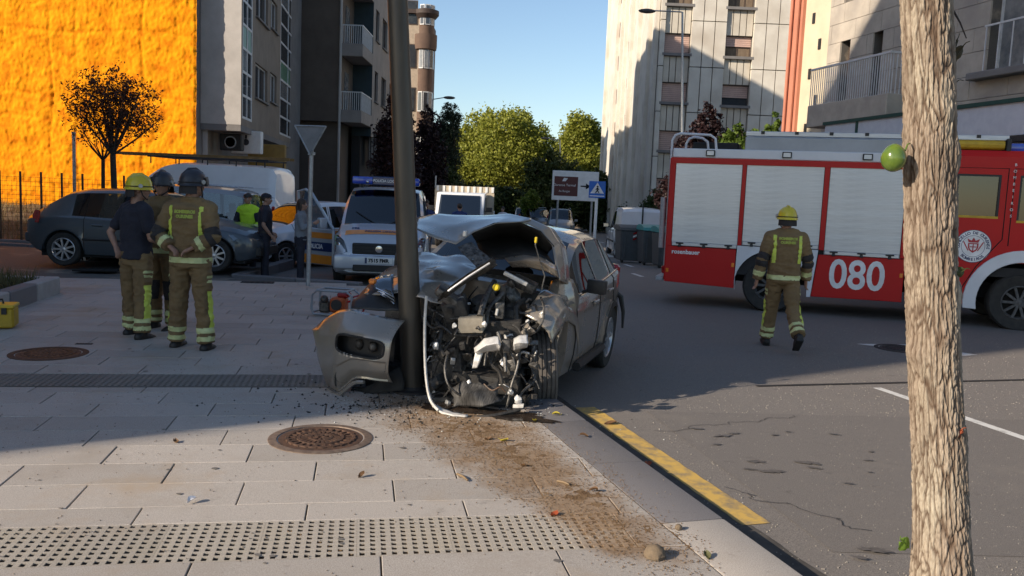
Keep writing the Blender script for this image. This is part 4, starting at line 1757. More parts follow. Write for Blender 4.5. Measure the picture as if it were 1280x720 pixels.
# the lit plane trees closing the street, and the darker trees beside and below them
p = base(618, 300, 92)
sc = 92 / 1060
bl = [((x - 618) * sc, dy, at(x, y, 92).z - p.z, rx * sc, rx * sc * 1.1, ry * sc) for x, y, rx, ry, dy in
	  ((580, 190, 26, 30, 0), (574, 218, 22, 22, -2), (585, 195, 32, 32, 0), (598, 160, 24, 24, 1), (625, 168, 30, 26, -1), (650, 190, 32, 30, 0), (618, 205, 40, 36, -2), (660, 172, 20, 20, 2), (600, 225, 38, 28, 0), (645, 228, 38, 26, 0), (640, 150, 18, 16, 2), (676, 188, 18, 22, 1), (684, 215, 20, 30, 0))]
tree('plane_tree', 'large sunlit yellow green tree in the middle of the street end', p, 5, .35, bl, 60000, .36, L_green, M_bark, 21, limbs=14, sub=30, subr=.34, shell=.6)
p = base(722, 300, 88)
sc = 88 / 1060
bl = [((x - 722) * sc, dy, at(x, y, 88).z - p.z, rx * sc, rx * sc, ry * sc) for x, y, rx, ry, dy in
	  ((718, 168, 22, 24, 0), (738, 180, 18, 22, 1), (706, 195, 18, 24, 0), (725, 210, 30, 30, 0), (750, 205, 10, 25, 0), (698, 212, 16, 30, 0))]
tree('plane_tree', 'sunlit green tree left of the white apartment block', p, 5, .3, bl, 32000, .33, L_green, M_bark, 22, limbs=10, sub=30, subr=.34, shell=.6)
p = base(563, 300, 74)
sc = 74 / 1060
bl = [((x - 563) * sc, 0, at(x, y, 74).z - p.z, rx * sc, rx * sc, ry * sc) for x, y, rx, ry in ((556, 138, 11, 12), (558, 152, 16, 14), (551, 170, 20, 16), (552, 200, 22, 24), (550, 235, 26, 24))]
tree('fir_tree', 'dark blue green conifer right of the brown corner building', p, 6, .25, bl, 22000, .28, L_fir, M_barkd, 23, limbs=8, shell=.4, aspect=.3)
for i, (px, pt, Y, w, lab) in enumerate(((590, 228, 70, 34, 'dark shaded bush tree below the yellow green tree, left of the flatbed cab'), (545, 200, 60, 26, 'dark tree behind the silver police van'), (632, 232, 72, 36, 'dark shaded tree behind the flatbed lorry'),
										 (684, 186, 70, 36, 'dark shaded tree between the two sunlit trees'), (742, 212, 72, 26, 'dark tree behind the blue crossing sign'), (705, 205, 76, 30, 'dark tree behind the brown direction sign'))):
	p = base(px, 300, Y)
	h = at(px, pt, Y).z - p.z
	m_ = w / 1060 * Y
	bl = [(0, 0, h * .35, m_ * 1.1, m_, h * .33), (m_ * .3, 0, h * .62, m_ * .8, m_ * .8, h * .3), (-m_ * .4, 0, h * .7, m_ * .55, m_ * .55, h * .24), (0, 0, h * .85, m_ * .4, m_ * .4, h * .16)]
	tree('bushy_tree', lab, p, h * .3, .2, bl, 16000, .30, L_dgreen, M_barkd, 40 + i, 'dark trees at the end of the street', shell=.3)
hd = []
r_ = np.random.default_rng(8)
for x in np.linspace(-14, 13, 40):
	hd.append((x, 101 + 2 * math.sin(x), 3.0 + math.sin(x * 1.7) * .6, 1.8, 2.0, 3.6 + math.sin(x * .9)))
P = clump_points(hd, 34000, r_, .4, 24, .3)
P[:, 2] += road_z(101)
link('far_wood', leaves_mesh(P, .42, r_), L_dgreen, label='dark wood closing the end of the street', cat='wood', kind='stuff')
# small sunlit sapling by the far cars
p = base(661, 290, 62)
h = at(661, 238, 62).z - p.z
tree('young_tree', 'small pale green young tree by the far parked cars', p, h * .4, .05, [(0, 0, h * .7, .7, .7, h * .26), (.2, 0, h * .9, .35, .35, h * .12)], 2200, .2, L_shrub, M_bark, 61, limbs=4)

# bushes behind the fire engine
p = base(882, 250, 34)
h = at(878, 122, 34).z - p.z
s34 = 34 / 1060
bl = [((x - 882) * s34, 0, at(x, y, 34).z - p.z, rx * s34, rx * s34, ry * s34) for x, y, rx, ry in ((878, 150, 13, 26), (868, 172, 16, 22), (892, 168, 13, 24), (855, 190, 20, 20), (884, 205, 26, 30))]
tree('purple_tree', 'dark purple bushy tree showing above the tail of the fire engine', p, 3, .1, bl, 9000, .15, L_purple, M_barkd, 71, shell=.3, limbs=9)
p = base(945, 250, 31)
s31 = 31 / 1060
bl = [((x - 945) * s31, 0, at(x, y, 31).z - p.z, rx * s31, rx * s31, ry * s31) for x, y, rx, ry in ((915, 168, 12, 14), (908, 185, 16, 16), (935, 168, 13, 12), (963, 152, 7, 13), (958, 172, 12, 14), (985, 178, 12, 10), (930, 195, 30, 20))]
tree('green_shrub', 'light green shrub showing above the roof ladder of the fire engine', p, 2.5, .07, bl, 4200, .2, L_shrub, M_bark, 72, shell=.3, limbs=9, cat='shrub', sub=14)
for i, (px, pt, Y) in enumerate(((812, 236, 46), (790, 240, 58), (838, 190, 40))):
	p = base(px, 300, Y)
	h = at(px, pt, Y).z - p.z
	m_ = 22 / 1060 * Y
	tree('dark_shrub', ('dark climbing shrub along the foot of the white block, behind the kerbside bins', 'dark shrub at the far foot of the white block', 'dark shrub beside the tail ladder of the fire engine')[i], p, h * .3, .06,
		 [(0, 0, h * .4, m_, m_ * .6, h * .42), (m_ * .4, 0, h * .7, m_ * .7, m_ * .5, h * .3)], 6000, .17, L_purple if i == 2 else L_dgreen, M_barkd, 80 + i, 'dark shrubs by the white block', limbs=5, cat='shrub', shell=.3)

# ------------------------------------------------------------------ the near trunk
TR = Vector((1.63, 3.28, 0))


def near_trunk():
	nzr, na = 520, 260
	z0, z1 = -0.15, 3.4
	V = np.zeros((nzr, na, 3))
	FU = np.zeros((nzr, na))
	top = at(1155, 0, 3.28)
	bot = at(1178, 720, 3.28)
	for j in range(nzr):
		z = z0 + (z1 - z0) * j / (nzr - 1)
		t = (z - bot.z) / (top.z - bot.z)
		cx = bot.x + (top.x - bot.x) * t + .006 * math.sin(z * 3.1)
		cy = 3.28 + .01 * math.sin(z * 2.3)
		r = .089 - .004 * z + (.05 * math.exp(-((z) / .25)) if z < 1 else 0)
		for kz, ka, kh, ks in ((1.03, 2.9, .02, .07), (1.36, .1, .014, .06), (0.72, 3.0, .013, .06), (2.55, 3.1, .02, .1)):
			pass
		for i in range(na):
			a = 2 * PI * i / na
			ca, sa = math.cos(a), math.sin(a)
			# bark plates: cells stretched up the trunk, dark furrows between them
			wx = .5 * noise.noise(Vector((ca * 2, sa * 2, z * 3.0)))
			p = Vector((ca * 4.6 + wx, sa * 4.6 + wx * .5, z * 6.5 + .8 * noise.noise(Vector((ca * 5, sa * 5, z * 7)))))
			d, _ = noise.voronoi(p)
			e = d[1] - d[0]
			p2 = Vector((ca * 10.0 + wx, sa * 10.0, z * 22.0))
			d2, _ = noise.voronoi(p2)
			e2 = d2[1] - d2[0]
			h = .0095 * min(1, e / .22) ** .7 + .0040 * min(1, e2 / .30) + .003 * noise.noise(Vector((ca * 22, sa * 22, z * 40)))
			k = 0
			for kz, kang, kh, ks in ((1.13, 3.5, .022, .045), (1.38, -.25, .014, .05), (.80, -.1, .012, .06), (2.62, 3.6, .03, .05), (1.9, -.4, .012, .05), (1.55, 3.4, .014, .06), (1.2, 4.6, .012, .04), (1.62, 4.3, .010, .035), (2.05, 4.9, .012, .04)):
				da = (a - kang + PI) % (2 * PI) - PI
				k += kh * math.exp(-(((z - kz) / ks) ** 2) - (da * .11 / ks) ** 2)
			rr2 = r + h + k + .006 * noise.noise(Vector((ca * 1.5, sa * 1.5, z * 2.2)))
			V[j, i] = (cx + ca * rr2, cy + sa * rr2, z)
			FU[j, i] = 1 - min(1, e / .20) * (.55 + .45 * min(1, e2 / .22))
	i = np.arange(nzr - 1)[:, None] * na + np.arange(na)[None, :]
	k = np.arange(nzr - 1)[:, None] * na + ((np.arange(na) + 1) % na)[None, :]
	F = np.stack([i, k, k + na, i + na], -1).reshape(-1, 4)
	me = npmesh('trunk', V.reshape(-1, 3), F, True)
	at_ = me.attributes.new('furrow', 'FLOAT', 'POINT')
	at_.data.foreach_set('value', FU.astype(np.float32).ravel())
	return me, bot, top


me, bot, top = near_trunk()
M_nbark = mat('pale furrowed bark', (0.33, 0.265, 0.205), (0.20, 0.158, 0.12), scale=14, stretch=(1, 1, .35), rough=.95, bump=.7, bscale=140, c3=(.42, .37, .29), scale3=6, spec=.15)
_n, _l = M_nbark.node_tree.nodes, M_nbark.node_tree.links
_a = _n.new('ShaderNodeAttribute')
_a.attribute_name = 'furrow'
_x = _n.new('ShaderNodeMix')
_x.data_type = 'RGBA'
_pb = _n['Principled BSDF']
_l.new(_pb.inputs['Base Color'].links[0].from_socket, _x.inputs[6])
_x.inputs[7].default_value = (0.085, 0.055, 0.038, 1)
_l.new(_a.outputs['Fac'], _x.inputs[0])
_l.new(_x.outputs[2], _pb.inputs['Base Color'])
nt_ = thing('street_tree', 'pale rough barked tree trunk close by at the kerb', 'tree', (0, 0, 0))
link('trunk', me, M_nbark, nt_)
# crown far above the frame
r_ = np.random.default_rng(91)
cz = 4.6
b = MB()
q = random.Random(9)
tp = Vector((top.x + (top.x - bot.x) * .3, 3.28, 3.38))
for k in range(7):
	a = 2 * PI * k / 7
	lb = MB()
	e_ = Vector((tp.x + 1.1 * math.cos(a), 3.28 + 1.1 * math.sin(a), 4.4 + .5 * (k % 3)))
	lb.tube([tp - Vector((0, 0, .05)), tp.lerp(e_, .5) + Vector((0, 0, .15)), e_], [.07, .04, .012], n=7)
	lb.build('limb', M_nbark, nt_)
P = clump_points([(tp.x, 3.28, 5.0, 1.5, 1.5, 1.1)], 5000, r_, .4, 16, .25)
link('crown', leaves_mesh(P, .12, r_, aspect=.7), L_green, nt_)


def big_leaf(name, px, py, Y, w, h, m, rot, label=None, bend=.25, curl=0.0, stem=None):
	"""A single leaf: a toothed, cupped blade with a midrib and a stalk."""
	c = at(px, py, Y)
	q = MB()
	n = 9
	rows = []
	for i in range(n):
		t = i / (n - 1)
		ww = w * math.sin(PI * min(1, t * .93 + .05)) ** .75 * .5
		row = []
		for j in range(-4, 5):
			u = j / 4
			tooth = 1 + .07 * ((i % 2) * 2 - 1) * (abs(j) == 4)
			row.append((u * ww * tooth, bend * w * (u * u) * .5 + curl * t * t * h + .004 * math.sin(9 * t + u * 3), -t * h))
		rows.append(row)
	q.loft(rows)
	q.tube([(0, .002, 0.0), (0, .0, h * .2), (0.01, 0, h * .35)], [.0022, .0018, .0015], n=5)
	q.tube([(0, -.002, 0), (0, -.002 + curl * .25 * h, -h * .5), (0, -.003 + curl * h, -h)], [.002, .0015, .0006], n=4)
	M = Matrix.Translation(c) @ Matrix.Rotation(rot[2], 4, 'Z') @ Matrix.Rotation(rot[1], 4, 'Y') @ Matrix.Rotation(rot[0], 4, 'X')
	me = q.mesh(name, smooth=60, recalc=False)
	me.transform(M)
	return link(name, me, m, nt_, label=label)


M_lfg = leaf_mat('fresh leaf', (0.22, 0.36, 0.05), (0.17, 0.29, 0.04), .4)
M_lfd = leaf_mat('dark olive leaf', (0.05, 0.065, 0.02), (0.06, 0.04, 0.02), .1)  # dark olive and brown leaf colour
M_lfr = leaf_mat('red leaf', (0.42, 0.09, 0.03), (0.3, 0.07, 0.03), .2)
big_leaf('leaf', 1204, 58, 3.30, .055, .085, M_lfd, (.3, .5, .4), 'dark leaf hanging by the right edge of the trunk')
big_leaf('leaf', 1197, 50, 3.32, .045, .065, M_lfd, (.2, -.3, 1.2))
big_leaf('leaf', 1196, 102, 3.26, .04, .06, M_lfd, (.5, .9, .2))
big_leaf('leaf', 1206, 337, 3.22, .05, .055, M_lfd, (.3, 1.0, .4))
big_leaf('leaf', 1127, 676, 3.26, .065, .07, M_lfg, (.2, -.9, .3), 'fresh green leaf low on the left of the trunk')
big_leaf('leaf', 1203, 537, 3.20, .025, .035, M_lfr, (.2, .3, .1), 'small red leaf caught on the bark')
b = MB()
p0 = at(1192, 14, 3.3)
b.tube([p0, at(1200, 28, 3.3), at(1208, 48, 3.3)], [.004, .003, .002], n=6)
b.build('twig', M_barkd, nt_)
# the round green fruit-like leaf ball on the left edge
c = at(1117, 198, 3.2)
f = MB()
f.ball((0, 0, 0), (.045, .044, .050), 24, 16)
f.v = [(v[0] * (1 + .04 * noise.noise(Vector(v) * 30)), v[1], v[2] * (1 + .12 * max(0, v[2] / .054) ** 3)) for v in f.v]
f.tube([(.04, 0, .03), (.052, 0.01, .055), (.07, .03, .06)], [.004, .003, .003], n=6)
o = f.build('green_fruit', mat('shiny green skin', (0.10, 0.155, 0.022), (0.07, 0.12, 0.018), scale=30, rough=.22, coat=.4, bump=.15, bscale=60), None, smooth=80,
			label='shiny round green fruit at the left edge of the pale trunk', cat='fruit')
o.location = c
# ================================================================== CARS
def paint(name, c, metal=0.0, rough=0.35, coat=0.8, dirt=0.12):
	c2 = tuple(v * (1 - dirt) + .02 * dirt for v in c)
	return mat(name, c, c2, scale=2.2, rough=rough, metal=metal, coat=coat, rvar=.06, detail=8, contrast=(.4, .8))


P_golf = paint('dark grey blue car paint', (0.062, 0.075, 0.088), .25, .35)
P_silver = paint('silver car paint', (0.26, 0.265, 0.28), .4, .35)
P_white = paint('white van paint', (0.72, 0.74, 0.77), 0, .35)
P_police = paint('pale silver van paint', (0.46, 0.50, 0.56), .25, .35)
P_orange = mat('orange livery', (0.75, 0.27, 0.035), (0.66, 0.23, 0.03), scale=3, rough=.35, coat=.5)
P_navy = mat('navy livery', (0.02, 0.04, 0.13), rough=.35, coat=.5)
P_bronze = paint('bronze grey car paint', (0.28, 0.245, 0.205), .25, .28, dirt=.2, coat=1.0)


def wheel_mesh(r, w, rim_r, spokes, m_rim, twin=False):
	t = MB()
	prof = [(rim_r, -w * .42), (r * .93, -w * .5), (r * .985, -w * .40), (r, -w * .30), (r, w * .30), (r * .985, w * .40), (r * .93, w * .5), (rim_r, w * .42)]
	t.lathe(prof, 40, axis='y', cap=False)
	for g in (-.16, 0, .16):
		t.lathe([(r * 1.001, w * (g - .02)), (r * 1.004, w * g), (r * 1.001, w * (g + .02))], 40, axis='y', mi=1, cap=False)
	tm = t.mesh('tyre')
	tm.materials.append(M_rubber)
	tm.materials.append(M_seam)
	b = MB()
	b.lathe([(rim_r * 1.0, w * .44), (rim_r * .95, w * .47), (rim_r * .90, w * .40), (rim_r * .88, w * .1), (rim_r * .2, w * .08)], 36, axis='y', cap=False)
	b.lathe([(rim_r * 1.0, -w * .44), (rim_r * .5, -w * .3), (.001, -w * .3)], 24, axis='y', mi=1, cap=False)
	b.lathe([(rim_r * .24, w * .2), (rim_r * .22, w * .42), (rim_r * .12, w * .46), (.0001, w * .46)], 20, axis='y', cap=False)
	b.lathe([(rim_r * .86, w * .11), (rim_r * .2, w * .11)], 30, axis='y', mi=1, cap=False)
	for k in range(spokes):
		a = 2 * PI * k / spokes
		rm = Matrix.Rotation(-a, 3, 'Y')
		c = rm @ Vector((rim_r * .56, w * .37, 0))
		b.box(c, (rim_r * .74, w * .12, rim_r * (.95 / spokes + .05)), rot=rm)
	rmh = b.mesh('rim')
	rmh.materials.append(m_rim)
	rmh.materials.append(M_seam)
	return tm, rmh


def put_wheel(parent, meshes, x, y, z, side, steer=0.0, camber=0.0):
	"""side=+1: outer face towards +y."""
	o = link('wheel', meshes[0], None, parent)
	o.location = (x, y, z)
	o.rotation_euler = (camber, 0, (0 if side > 0 else PI) + steer)
	link('rim', meshes[1], None, o)
	return o


def car(parent, S, sides=(1, -1)):
	"""Body lofted along x (nose at +x). S holds the curves; every glass pane, door and lamp becomes a part."""
	zb, zs, zt, W, wt = (pchip(S[k]) for k in ('zb', 'zs', 'zt', 'w', 'wt'))
	x0, x1 = S['x0'], S['x1']
	ra = S['ra']
	zax = S['zax']
	xs_ = set(np.linspace(x0, x1, 46).round(3))
	for xc in S['axles']:
		for a in np.linspace(0, PI, 15):
			xs_.add(round(xc + ra * math.cos(a), 3))
	brk = [x0, x1]
	for a, b_ in S['win'] + S['doors'] + [S['ws']] + ([S['rw']] if S.get('rw') else []):
		brk += [a, b_]
	xs_ = sorted(x for x in xs_ if x0 <= x <= x1 and all(abs(x - k) > .012 for k in brk))
	xs_ = sorted(xs_ + brk)
	xs_ = [x for i, x in enumerate(xs_) if i == 0 or x - xs_[i - 1] > 1e-4]
	g0, g1 = S.get('glass', (0.06, 0.93))

	def section(x):
		w, b_, s_, t_, q = W(x), zb(x), zs(x), zt(x), min(wt(x), W(x) - .03)
		h = s_ - b_
		up_ = max(0.0, t_ - s_)
		p = [(0.0, b_), (w - .14, b_), (w - .035, b_ + .03), (w - .005, b_ + h * .28), (w, b_ + h * .5), (w - .004, b_ + h * .72), (w - .022, s_ - .03), (w - .045, s_)]
		k = min(1.0, up_ / .25)
		yb = w - .055 - .0 * k
		tr = min(.055, up_ * .3)
		p += [(yb + (q - yb) * g0, s_ + up_ * g0), (yb + (q - yb) * g1, s_ + up_ * g1 - .0), (q - .045, t_ - tr * .25), (q * .72, t_ + S.get('crown', .03) * .45 * 1), (q * .36, t_ + S.get('crown', .03) * .85), (0.0, t_ + S.get('crown', .03))]
		arch = -9
		for xc in S['axles']:
			d2 = ra * ra - (x - xc) ** 2
			if d2 >= -1e-9:
				arch = zax + math.sqrt(max(0, d2))
		if arch > b_:
			fl = S.get('flare', .012)
			p = [(y, max(z, arch + .004 * i) if 1 <= i <= 6 else z) for i, (y, z) in enumerate(p)]
			p[0] = (0, max(b_, arch - .0))
			p[1] = (w - .16, arch)
			p[2] = (w + fl - .004, arch + .002)
			p[3] = (w + fl, max(p[3][1], arch + .03))
		return p
	secs = [section(x) for x in xs_]
	n = len(secs[0])
	NP = n
	groups = {}

	def grp(key):
		if key not in groups:
			groups[key] = MB()
		return groups[key]
	for s in sides:
		for i in range(len(xs_) - 1):
			xm = (xs_[i] + xs_[i + 1]) / 2
			for j in range(NP - 1):
				key = 'body'
				if j == 8:
					for k, (a, b_) in enumerate(S['win']):
						if a < xm < b_:
							key = ('side_window', k, s)
				if 10 <= j <= 12 or (j == 10):
					if S['ws'][0] < xm < S['ws'][1]:
						key = ('windscreen', 0, 0)
					elif S.get('rw') and S['rw'][0] < xm < S['rw'][1]:
						key = ('rear_window', 0, 0)
				if 2 <= j <= 6 and key == 'body':
					for k, (a, b_) in enumerate(S['doors']):
						if a < xm < b_:
							key = ('door', k, s)
				P = [(xs_[i], s * secs[i][j][0], secs[i][j][1]), (xs_[i + 1], s * secs[i + 1][j][0], secs[i + 1][j][1]),
					 (xs_[i + 1], s * secs[i + 1][j + 1][0], secs[i + 1][j + 1][1]), (xs_[i], s * secs[i][j + 1][0], secs[i][j + 1][1])]
				if s < 0:
					P = P[::-1]
				grp(key).add(P, [(0, 1, 2, 3)])
		# end caps
	for i, e in ((0, -1), (len(xs_) - 1, 1)):
		L_ = [(xs_[i], y, z) for y, z in secs[i]]
		Rr = [(xs_[i], -y, z) for y, z in secs[i]][::-1]
		poly = L_ + Rr[1:-1]
		grp('body').add(poly, [tuple(range(len(poly)))])
	pm = S['paint']
	body = None
	out = {}
	order = ['body'] + [k for k in groups if k != 'body']
	for key in order:
		if key == 'body':
			body = groups[key].build('body', pm, parent, smooth=40)
			out['body'] = body
		elif key[0] == 'door':
			out[key] = groups[key].build('door', pm, parent, smooth=40)
		else:
			gm = S.get('gm', M_cglass)
			if key[0] == 'side_window' and key[1] in S.get('dark_win', ()):
				gm = M_dglass
			out[key] = groups[key].build(key[0], gm, parent, smooth=40)

	def ysurf(x, z):
		p = section(x)
		for j in range(2, 10):
			(ya, za), (yb, zb2) = p[j], p[j + 1]
			if za <= z <= zb2 and zb2 > za:
				return ya + (yb - ya) * (z - za) / (zb2 - za)
		return p[4][0]
	out['y'] = ysurf
	out['sec'] = section
	# gaps round doors
	sm = MB()
	for s in sides:
		for a, b_ in S['doors']:
			for x in (a, b_):
				p = section(x)
				pts = [(x, s * (p[j][0] + .001), p[j][1]) for j in range(2, 9)]
				pts += [(x, s * (p[9][0] + .001), p[9][1])]
				sm.tube(pts, .006, n=4)
	sm.build('door_seam', M_seam, parent, smooth=None, kind='stuff')
	hd = []
	for s in sides:
		for k, (a, b_) in enumerate(S['doors']):
			xh = a + .12 * (b_ - a) + .06
			zh = zs(xh) - .12
			h = MB()
			yy = ysurf(xh, zh)
			h.box((xh + .08, s * (yy + .02), zh), (.2, .03, .035))
			hd.append(h.build('handle', S.get('handle_m', pm), out.get(('door', k, s), parent), bev=.01))
	# under side and wheel wells
	u = MB()
	w_in = W((x0 + x1) / 2) - .2
	u.bb(x0 + .25, x1 - .25, -w_in, w_in, zb((x0 + x1) / 2) - .03, zb((x0 + x1) / 2) + .12)
	for xc in S['axles']:
		u.bb(xc - ra - .03, xc + ra + .03, -w_in, w_in, zb(xc) + .1, zax + ra * .9)
		for s in sides:
			wv = W(xc)
			pr = [(xc + (ra + .01) * math.cos(a), zax + (ra + .01) * math.sin(a)) for a in np.linspace(-.2, PI + .2, 18)]
			u.loft([[(p[0], s * (wv - .005), p[1]) for p in pr], [(p[0], s * (wv - .34), p[1]) for p in pr]])
	u.build('underbody', M_dark, parent, smooth=None)
	# a plain dark cabin with seats behind the glass
	c = MB()
	xa, xb = min(a for a, _ in S['win']), max(b_ for _, b_ in S['win'])
	zf = zs((xa + xb) / 2)
	if S.get('seats', True):
		for xx in ((S['ws'][0] - .95), (S['ws'][0] - 1.9)):
			if xx < xa - .2:
				continue
			for yy in (-.36, .36):
				c.box((xx, yy, zf - .05), (.16, .46, .62), rot=Matrix.Rotation(-.2, 3, 'Y'))
				c.box((xx - .06, yy, zf + .36), (.1, .24, .2))
		c.bb(x0 + .5, S['ws'][1] - .3, -w_in + .05, w_in - .05, zf - .45, zf - .25)
		c.box((S['ws'][1] - .45, 0, zf - .08), (.4, 2 * w_in - .1, .16))
		c.build('seats', M_dark, parent, bev=.03)
	return out


def plate(parent, txt, x, y, z, face=1, w=.52, h=.11):
	b = MB()
	b.box((x, y, z), (.012, w, h))
	p = b.build('number_plate', M_plate, parent, bev=.003)
	if txt:
		b = MB()
		b.box((x + .005 * face, y - face * w * .46, z), (.006, .04, h * .98))
		b.build('blue_band', P_navy, p)
		M = Matrix.Translation((x + .008 * face, y, z)) @ (Matrix(((0, 0, 1, 0), (1, 0, 0, 0), (0, 1, 0, 0), (0, 0, 0, 1))) if face > 0 else Matrix(((0, 0, -1, 0), (-1, 0, 0, 0), (0, 1, 0, 0), (0, 0, 0, 1))))
		text(txt, h * .85, M_seam, p, M, bold=.004)
	return p


def mirror(parent, x, y, z, s, m, k=1.0):
	b = MB()
	b.box((x, y + s * .12 * k, z + .03), (.10 * k, .2 * k, .15 * k), rot=Matrix.Rotation(s * -.15, 3, 'Z'))
	b.tube([(x, y - s * .03, z - .04), (x, y + s * .05, z)], .02, n=6)
	o = b.build('mirror', m, parent, bev=.025, seg=2)
	g = MB()
	g.box((x - .053 * k, y + s * .12 * k, z + .03), (.006, .16 * k, .11 * k), rot=Matrix.Rotation(s * -.15, 3, 'Z'))
	g.build('mirror_glass', M_chrome, o)
	return o


def lamp(parent, name, pts_yz_x, m_in, lens=M_lens, depth=.06):
	"""A lamp: outline of 3-D points, sunk reflector plus clear lens."""
	b = MB()
	n = len(pts_yz_x)
	c = sum((Vector(p) for p in pts_yz_x), Vector()) / n
	inner = [Vector(p).lerp(c, .35) - Vector((depth, 0, 0)) for p in pts_yz_x]
	b.add(list(pts_yz_x) + inner, [(i, (i + 1) % n, n + (i + 1) % n, n + i) for i in range(n)] + [tuple(range(n, 2 * n))])
	b.ball(c - Vector((depth * .5, 0, 0)), (.03, .055, .055), 12, 8)
	o = b.build(name, m_in, parent, smooth=40)
	g = MB()
	g.add([Vector(p) + Vector((.004, 0, 0)) for p in pts_yz_x], [tuple(range(n))])
	g.build('lens', lens, o, smooth=None)
	return o


# ------------------------------------------------------------------ grey hatchback (side on)
def hatch(loc, rz, label):
	t = thing('parked_car', label, 'car', loc, rz, None)
	S = dict(x0=-2.1, x1=2.12, paint=P_golf, ra=.37, zax=.31, axles=(-1.36, 1.36),
			 zb=[(-2.1, .42), (-1.8, .24), (0, .2), (1.8, .2), (2.12, .3)],
			 zs=[(-2.1, .86), (-1.5, .93), (-.5, .9), (.9, .86), (1.6, .78), (2.0, .66), (2.12, .58)],
			 zt=[(-2.1, .90), (-1.99, .98), (-1.72, 1.18), (-1.35, 1.38), (-1.0, 1.445), (-.2, 1.47), (.25, 1.42), (1.02, .98), (1.25, .93), (1.8, .8), (2.05, .68), (2.12, .58)],
			 w=[(-2.1, .70), (-1.95, .82), (-1.2, .885), (0, .89), (1.3, .875), (1.8, .80), (2.05, .62), (2.12, .45)],
			 wt=[(-2.1, .62), (-1.6, .58), (-.8, .6), (.2, .58), (1.0, .68), (1.6, .68), (2.12, .35)],
			 win=[(-1.22, -.14), (-.05, .74)], doors=[(-.98, -.09), (-.09, 1.02)], ws=(.32, 1.0), rw=(-1.88, -1.36), crown=.035, glass=(.05, .88))
	S['handle_m'] = P_golf
	o = car(t, S)
	wm = wheel_mesh(.315, .2, .215, 9, M_alloy)
	for x in S['axles']:
		for s in (1, -1):
			put_wheel(t, wm, x, s * .78, .315, s)
	for s in (1, -1):
		b = MB()
		b.loft([[(-1.93 - .0, s * .80, .80), (-1.80, s * .865, .80)], [(-1.96, s * .77, .93), (-1.78, s * .84, .95)], [(-1.93, s * .72, 1.04), (-1.80, s * .79, 1.02)]])
		b.build('tail_lamp', M_red, t)
		mirror(t, .82, s * .84, .93, s, P_golf)
		y1, y2 = o['y'](1.7, .66), .45
		lamp(t, 'headlight', [(1.62, s * (o['y'](1.62, .66) + .004), .72), (1.85, s * .74, .70), (2.06, s * .52, .64), (2.10, s * .44, .58), (2.06, s * .56, .52), (1.88, s * .76, .54), (1.70, s * .84, .60)], M_chrome, depth=.04)
		b = MB()
		b.tube([(-1.0, s * (o['y'](-1.0, .52) + .004), .52), (.98, s * (o['y'](.98, .52) + .004), .52)], .022, n=6)
		b.build('side_moulding', M_black, t)
	b = MB()
	b.bb(-2.14, -1.85, -.74, .74, .42, .62)
	b.build('rear_bumper', P_golf, t, bev=.06, seg=3)
	b = MB()
	b.box((2.05, 0, .40), (.16, 1.2, .2))
	b.build('front_grille', M_black, t, bev=.03)
	plate(t, None, -2.13, 0, .78, -1)
	b = MB()
	b.box((-1.95, .0, .77), (.03, .5, .12))
	b.build('plate_recess', M_dark, t)
	return t


h_l = at(82, 332, 15.9)
h_r = at(268, 341, 15.9)
pa, pb = gnd(82, 332, 0), gnd(268, 340, 0)
mid = (pa + pb) / 2
ang = math.atan2(pb.y - pa.y, pb.x - pa.x)
off = Vector((-math.sin(ang), math.cos(ang), 0)) * .80
golf = hatch(mid + off, ang, 'dark grey hatchback parked broadside behind the firefighters')
golf.scale = (1.045, 1, 1.0)


# ------------------------------------------------------------------ silver people carrier just behind it
def carrier(loc, rz, label, pm, name='parked_car', L=1.0):
	t = thing(name, label, 'car', loc, rz)
	S = dict(x0=-2.1, x1=2.1, paint=pm, ra=.36, zax=.31, axles=(-1.3, 1.35),
			 zb=[(-2.1, .4), (-1.8, .25), (0, .22), (1.8, .22), (2.1, .32)],
			 zs=[(-2.1, .98), (-1, 1.0), (.8, .96), (1.5, .86), (2.1, .62)],
			 zt=[(-2.1, 1.02), (-2.04, 1.3), (-1.95, 1.66), (-1.7, 1.74), (-.5, 1.79), (.3, 1.74), (1.2, 1.1), (1.5, 1.0), (1.95, .82), (2.1, .62)],
			 w=[(-2.1, .78), (-1.9, .86), (0, .9), (1.4, .88), (1.9, .78), (2.1, .55)],
			 wt=[(-2.1, .72), (-1.5, .70), (.2, .68), (1.2, .72), (2.1, .4)],
			 win=[(-1.92, -1.1), (-1.02, -.05), (.03, .95)], doors=[(-1.06, -.01), (-.01, 1.1)], ws=(.36, 1.2), rw=(-2.09, -1.97), crown=.03, glass=(.04, .86))
	o = car(t, S)
	wm = wheel_mesh(.31, .19, .2, 7, M_alloy)
	for x in S['axles']:
		for s in (1, -1):
			put_wheel(t, wm, x, s * .79, .31, s)
	for s in (1, -1):
		mirror(t, .95, s * .86, 1.05, s, pm)
		b = MB()
		b.box((-2.0, s * .76, 1.05), (.12, .16, .5))
		b.build('tail_lamp', M_red, t, bev=.03)
		lamp(t, 'headlight', [(1.75, s * .82, .82), (2.0, s * .62, .76), (2.05, s * .5, .68), (1.98, s * .66, .64), (1.8, s * .81, .68)], M_chrome, depth=.04)
		b = MB()
		b.tube([(-1.8, s * .62, 1.8), (-.2, s * .64, 1.86), (.3, s * .62, 1.8)], .015, n=6)
		b.build('roof_rail', M_alloy, t)
	b = MB()
	b.box((2.03, 0, .45), (.2, 1.2, .2))
	b.build('front_grille', M_black, t, bev=.03)
	plate(t, None, 2.12, 0, .45)
	return t


p = at(268, 330, 18.6)
carrier((at(321, 300, 18.6).x - 2.1, 18.7, road_z(18.6)), PI + R(3), 'silver grey people carrier parked behind the dark hatchback', P_silver)


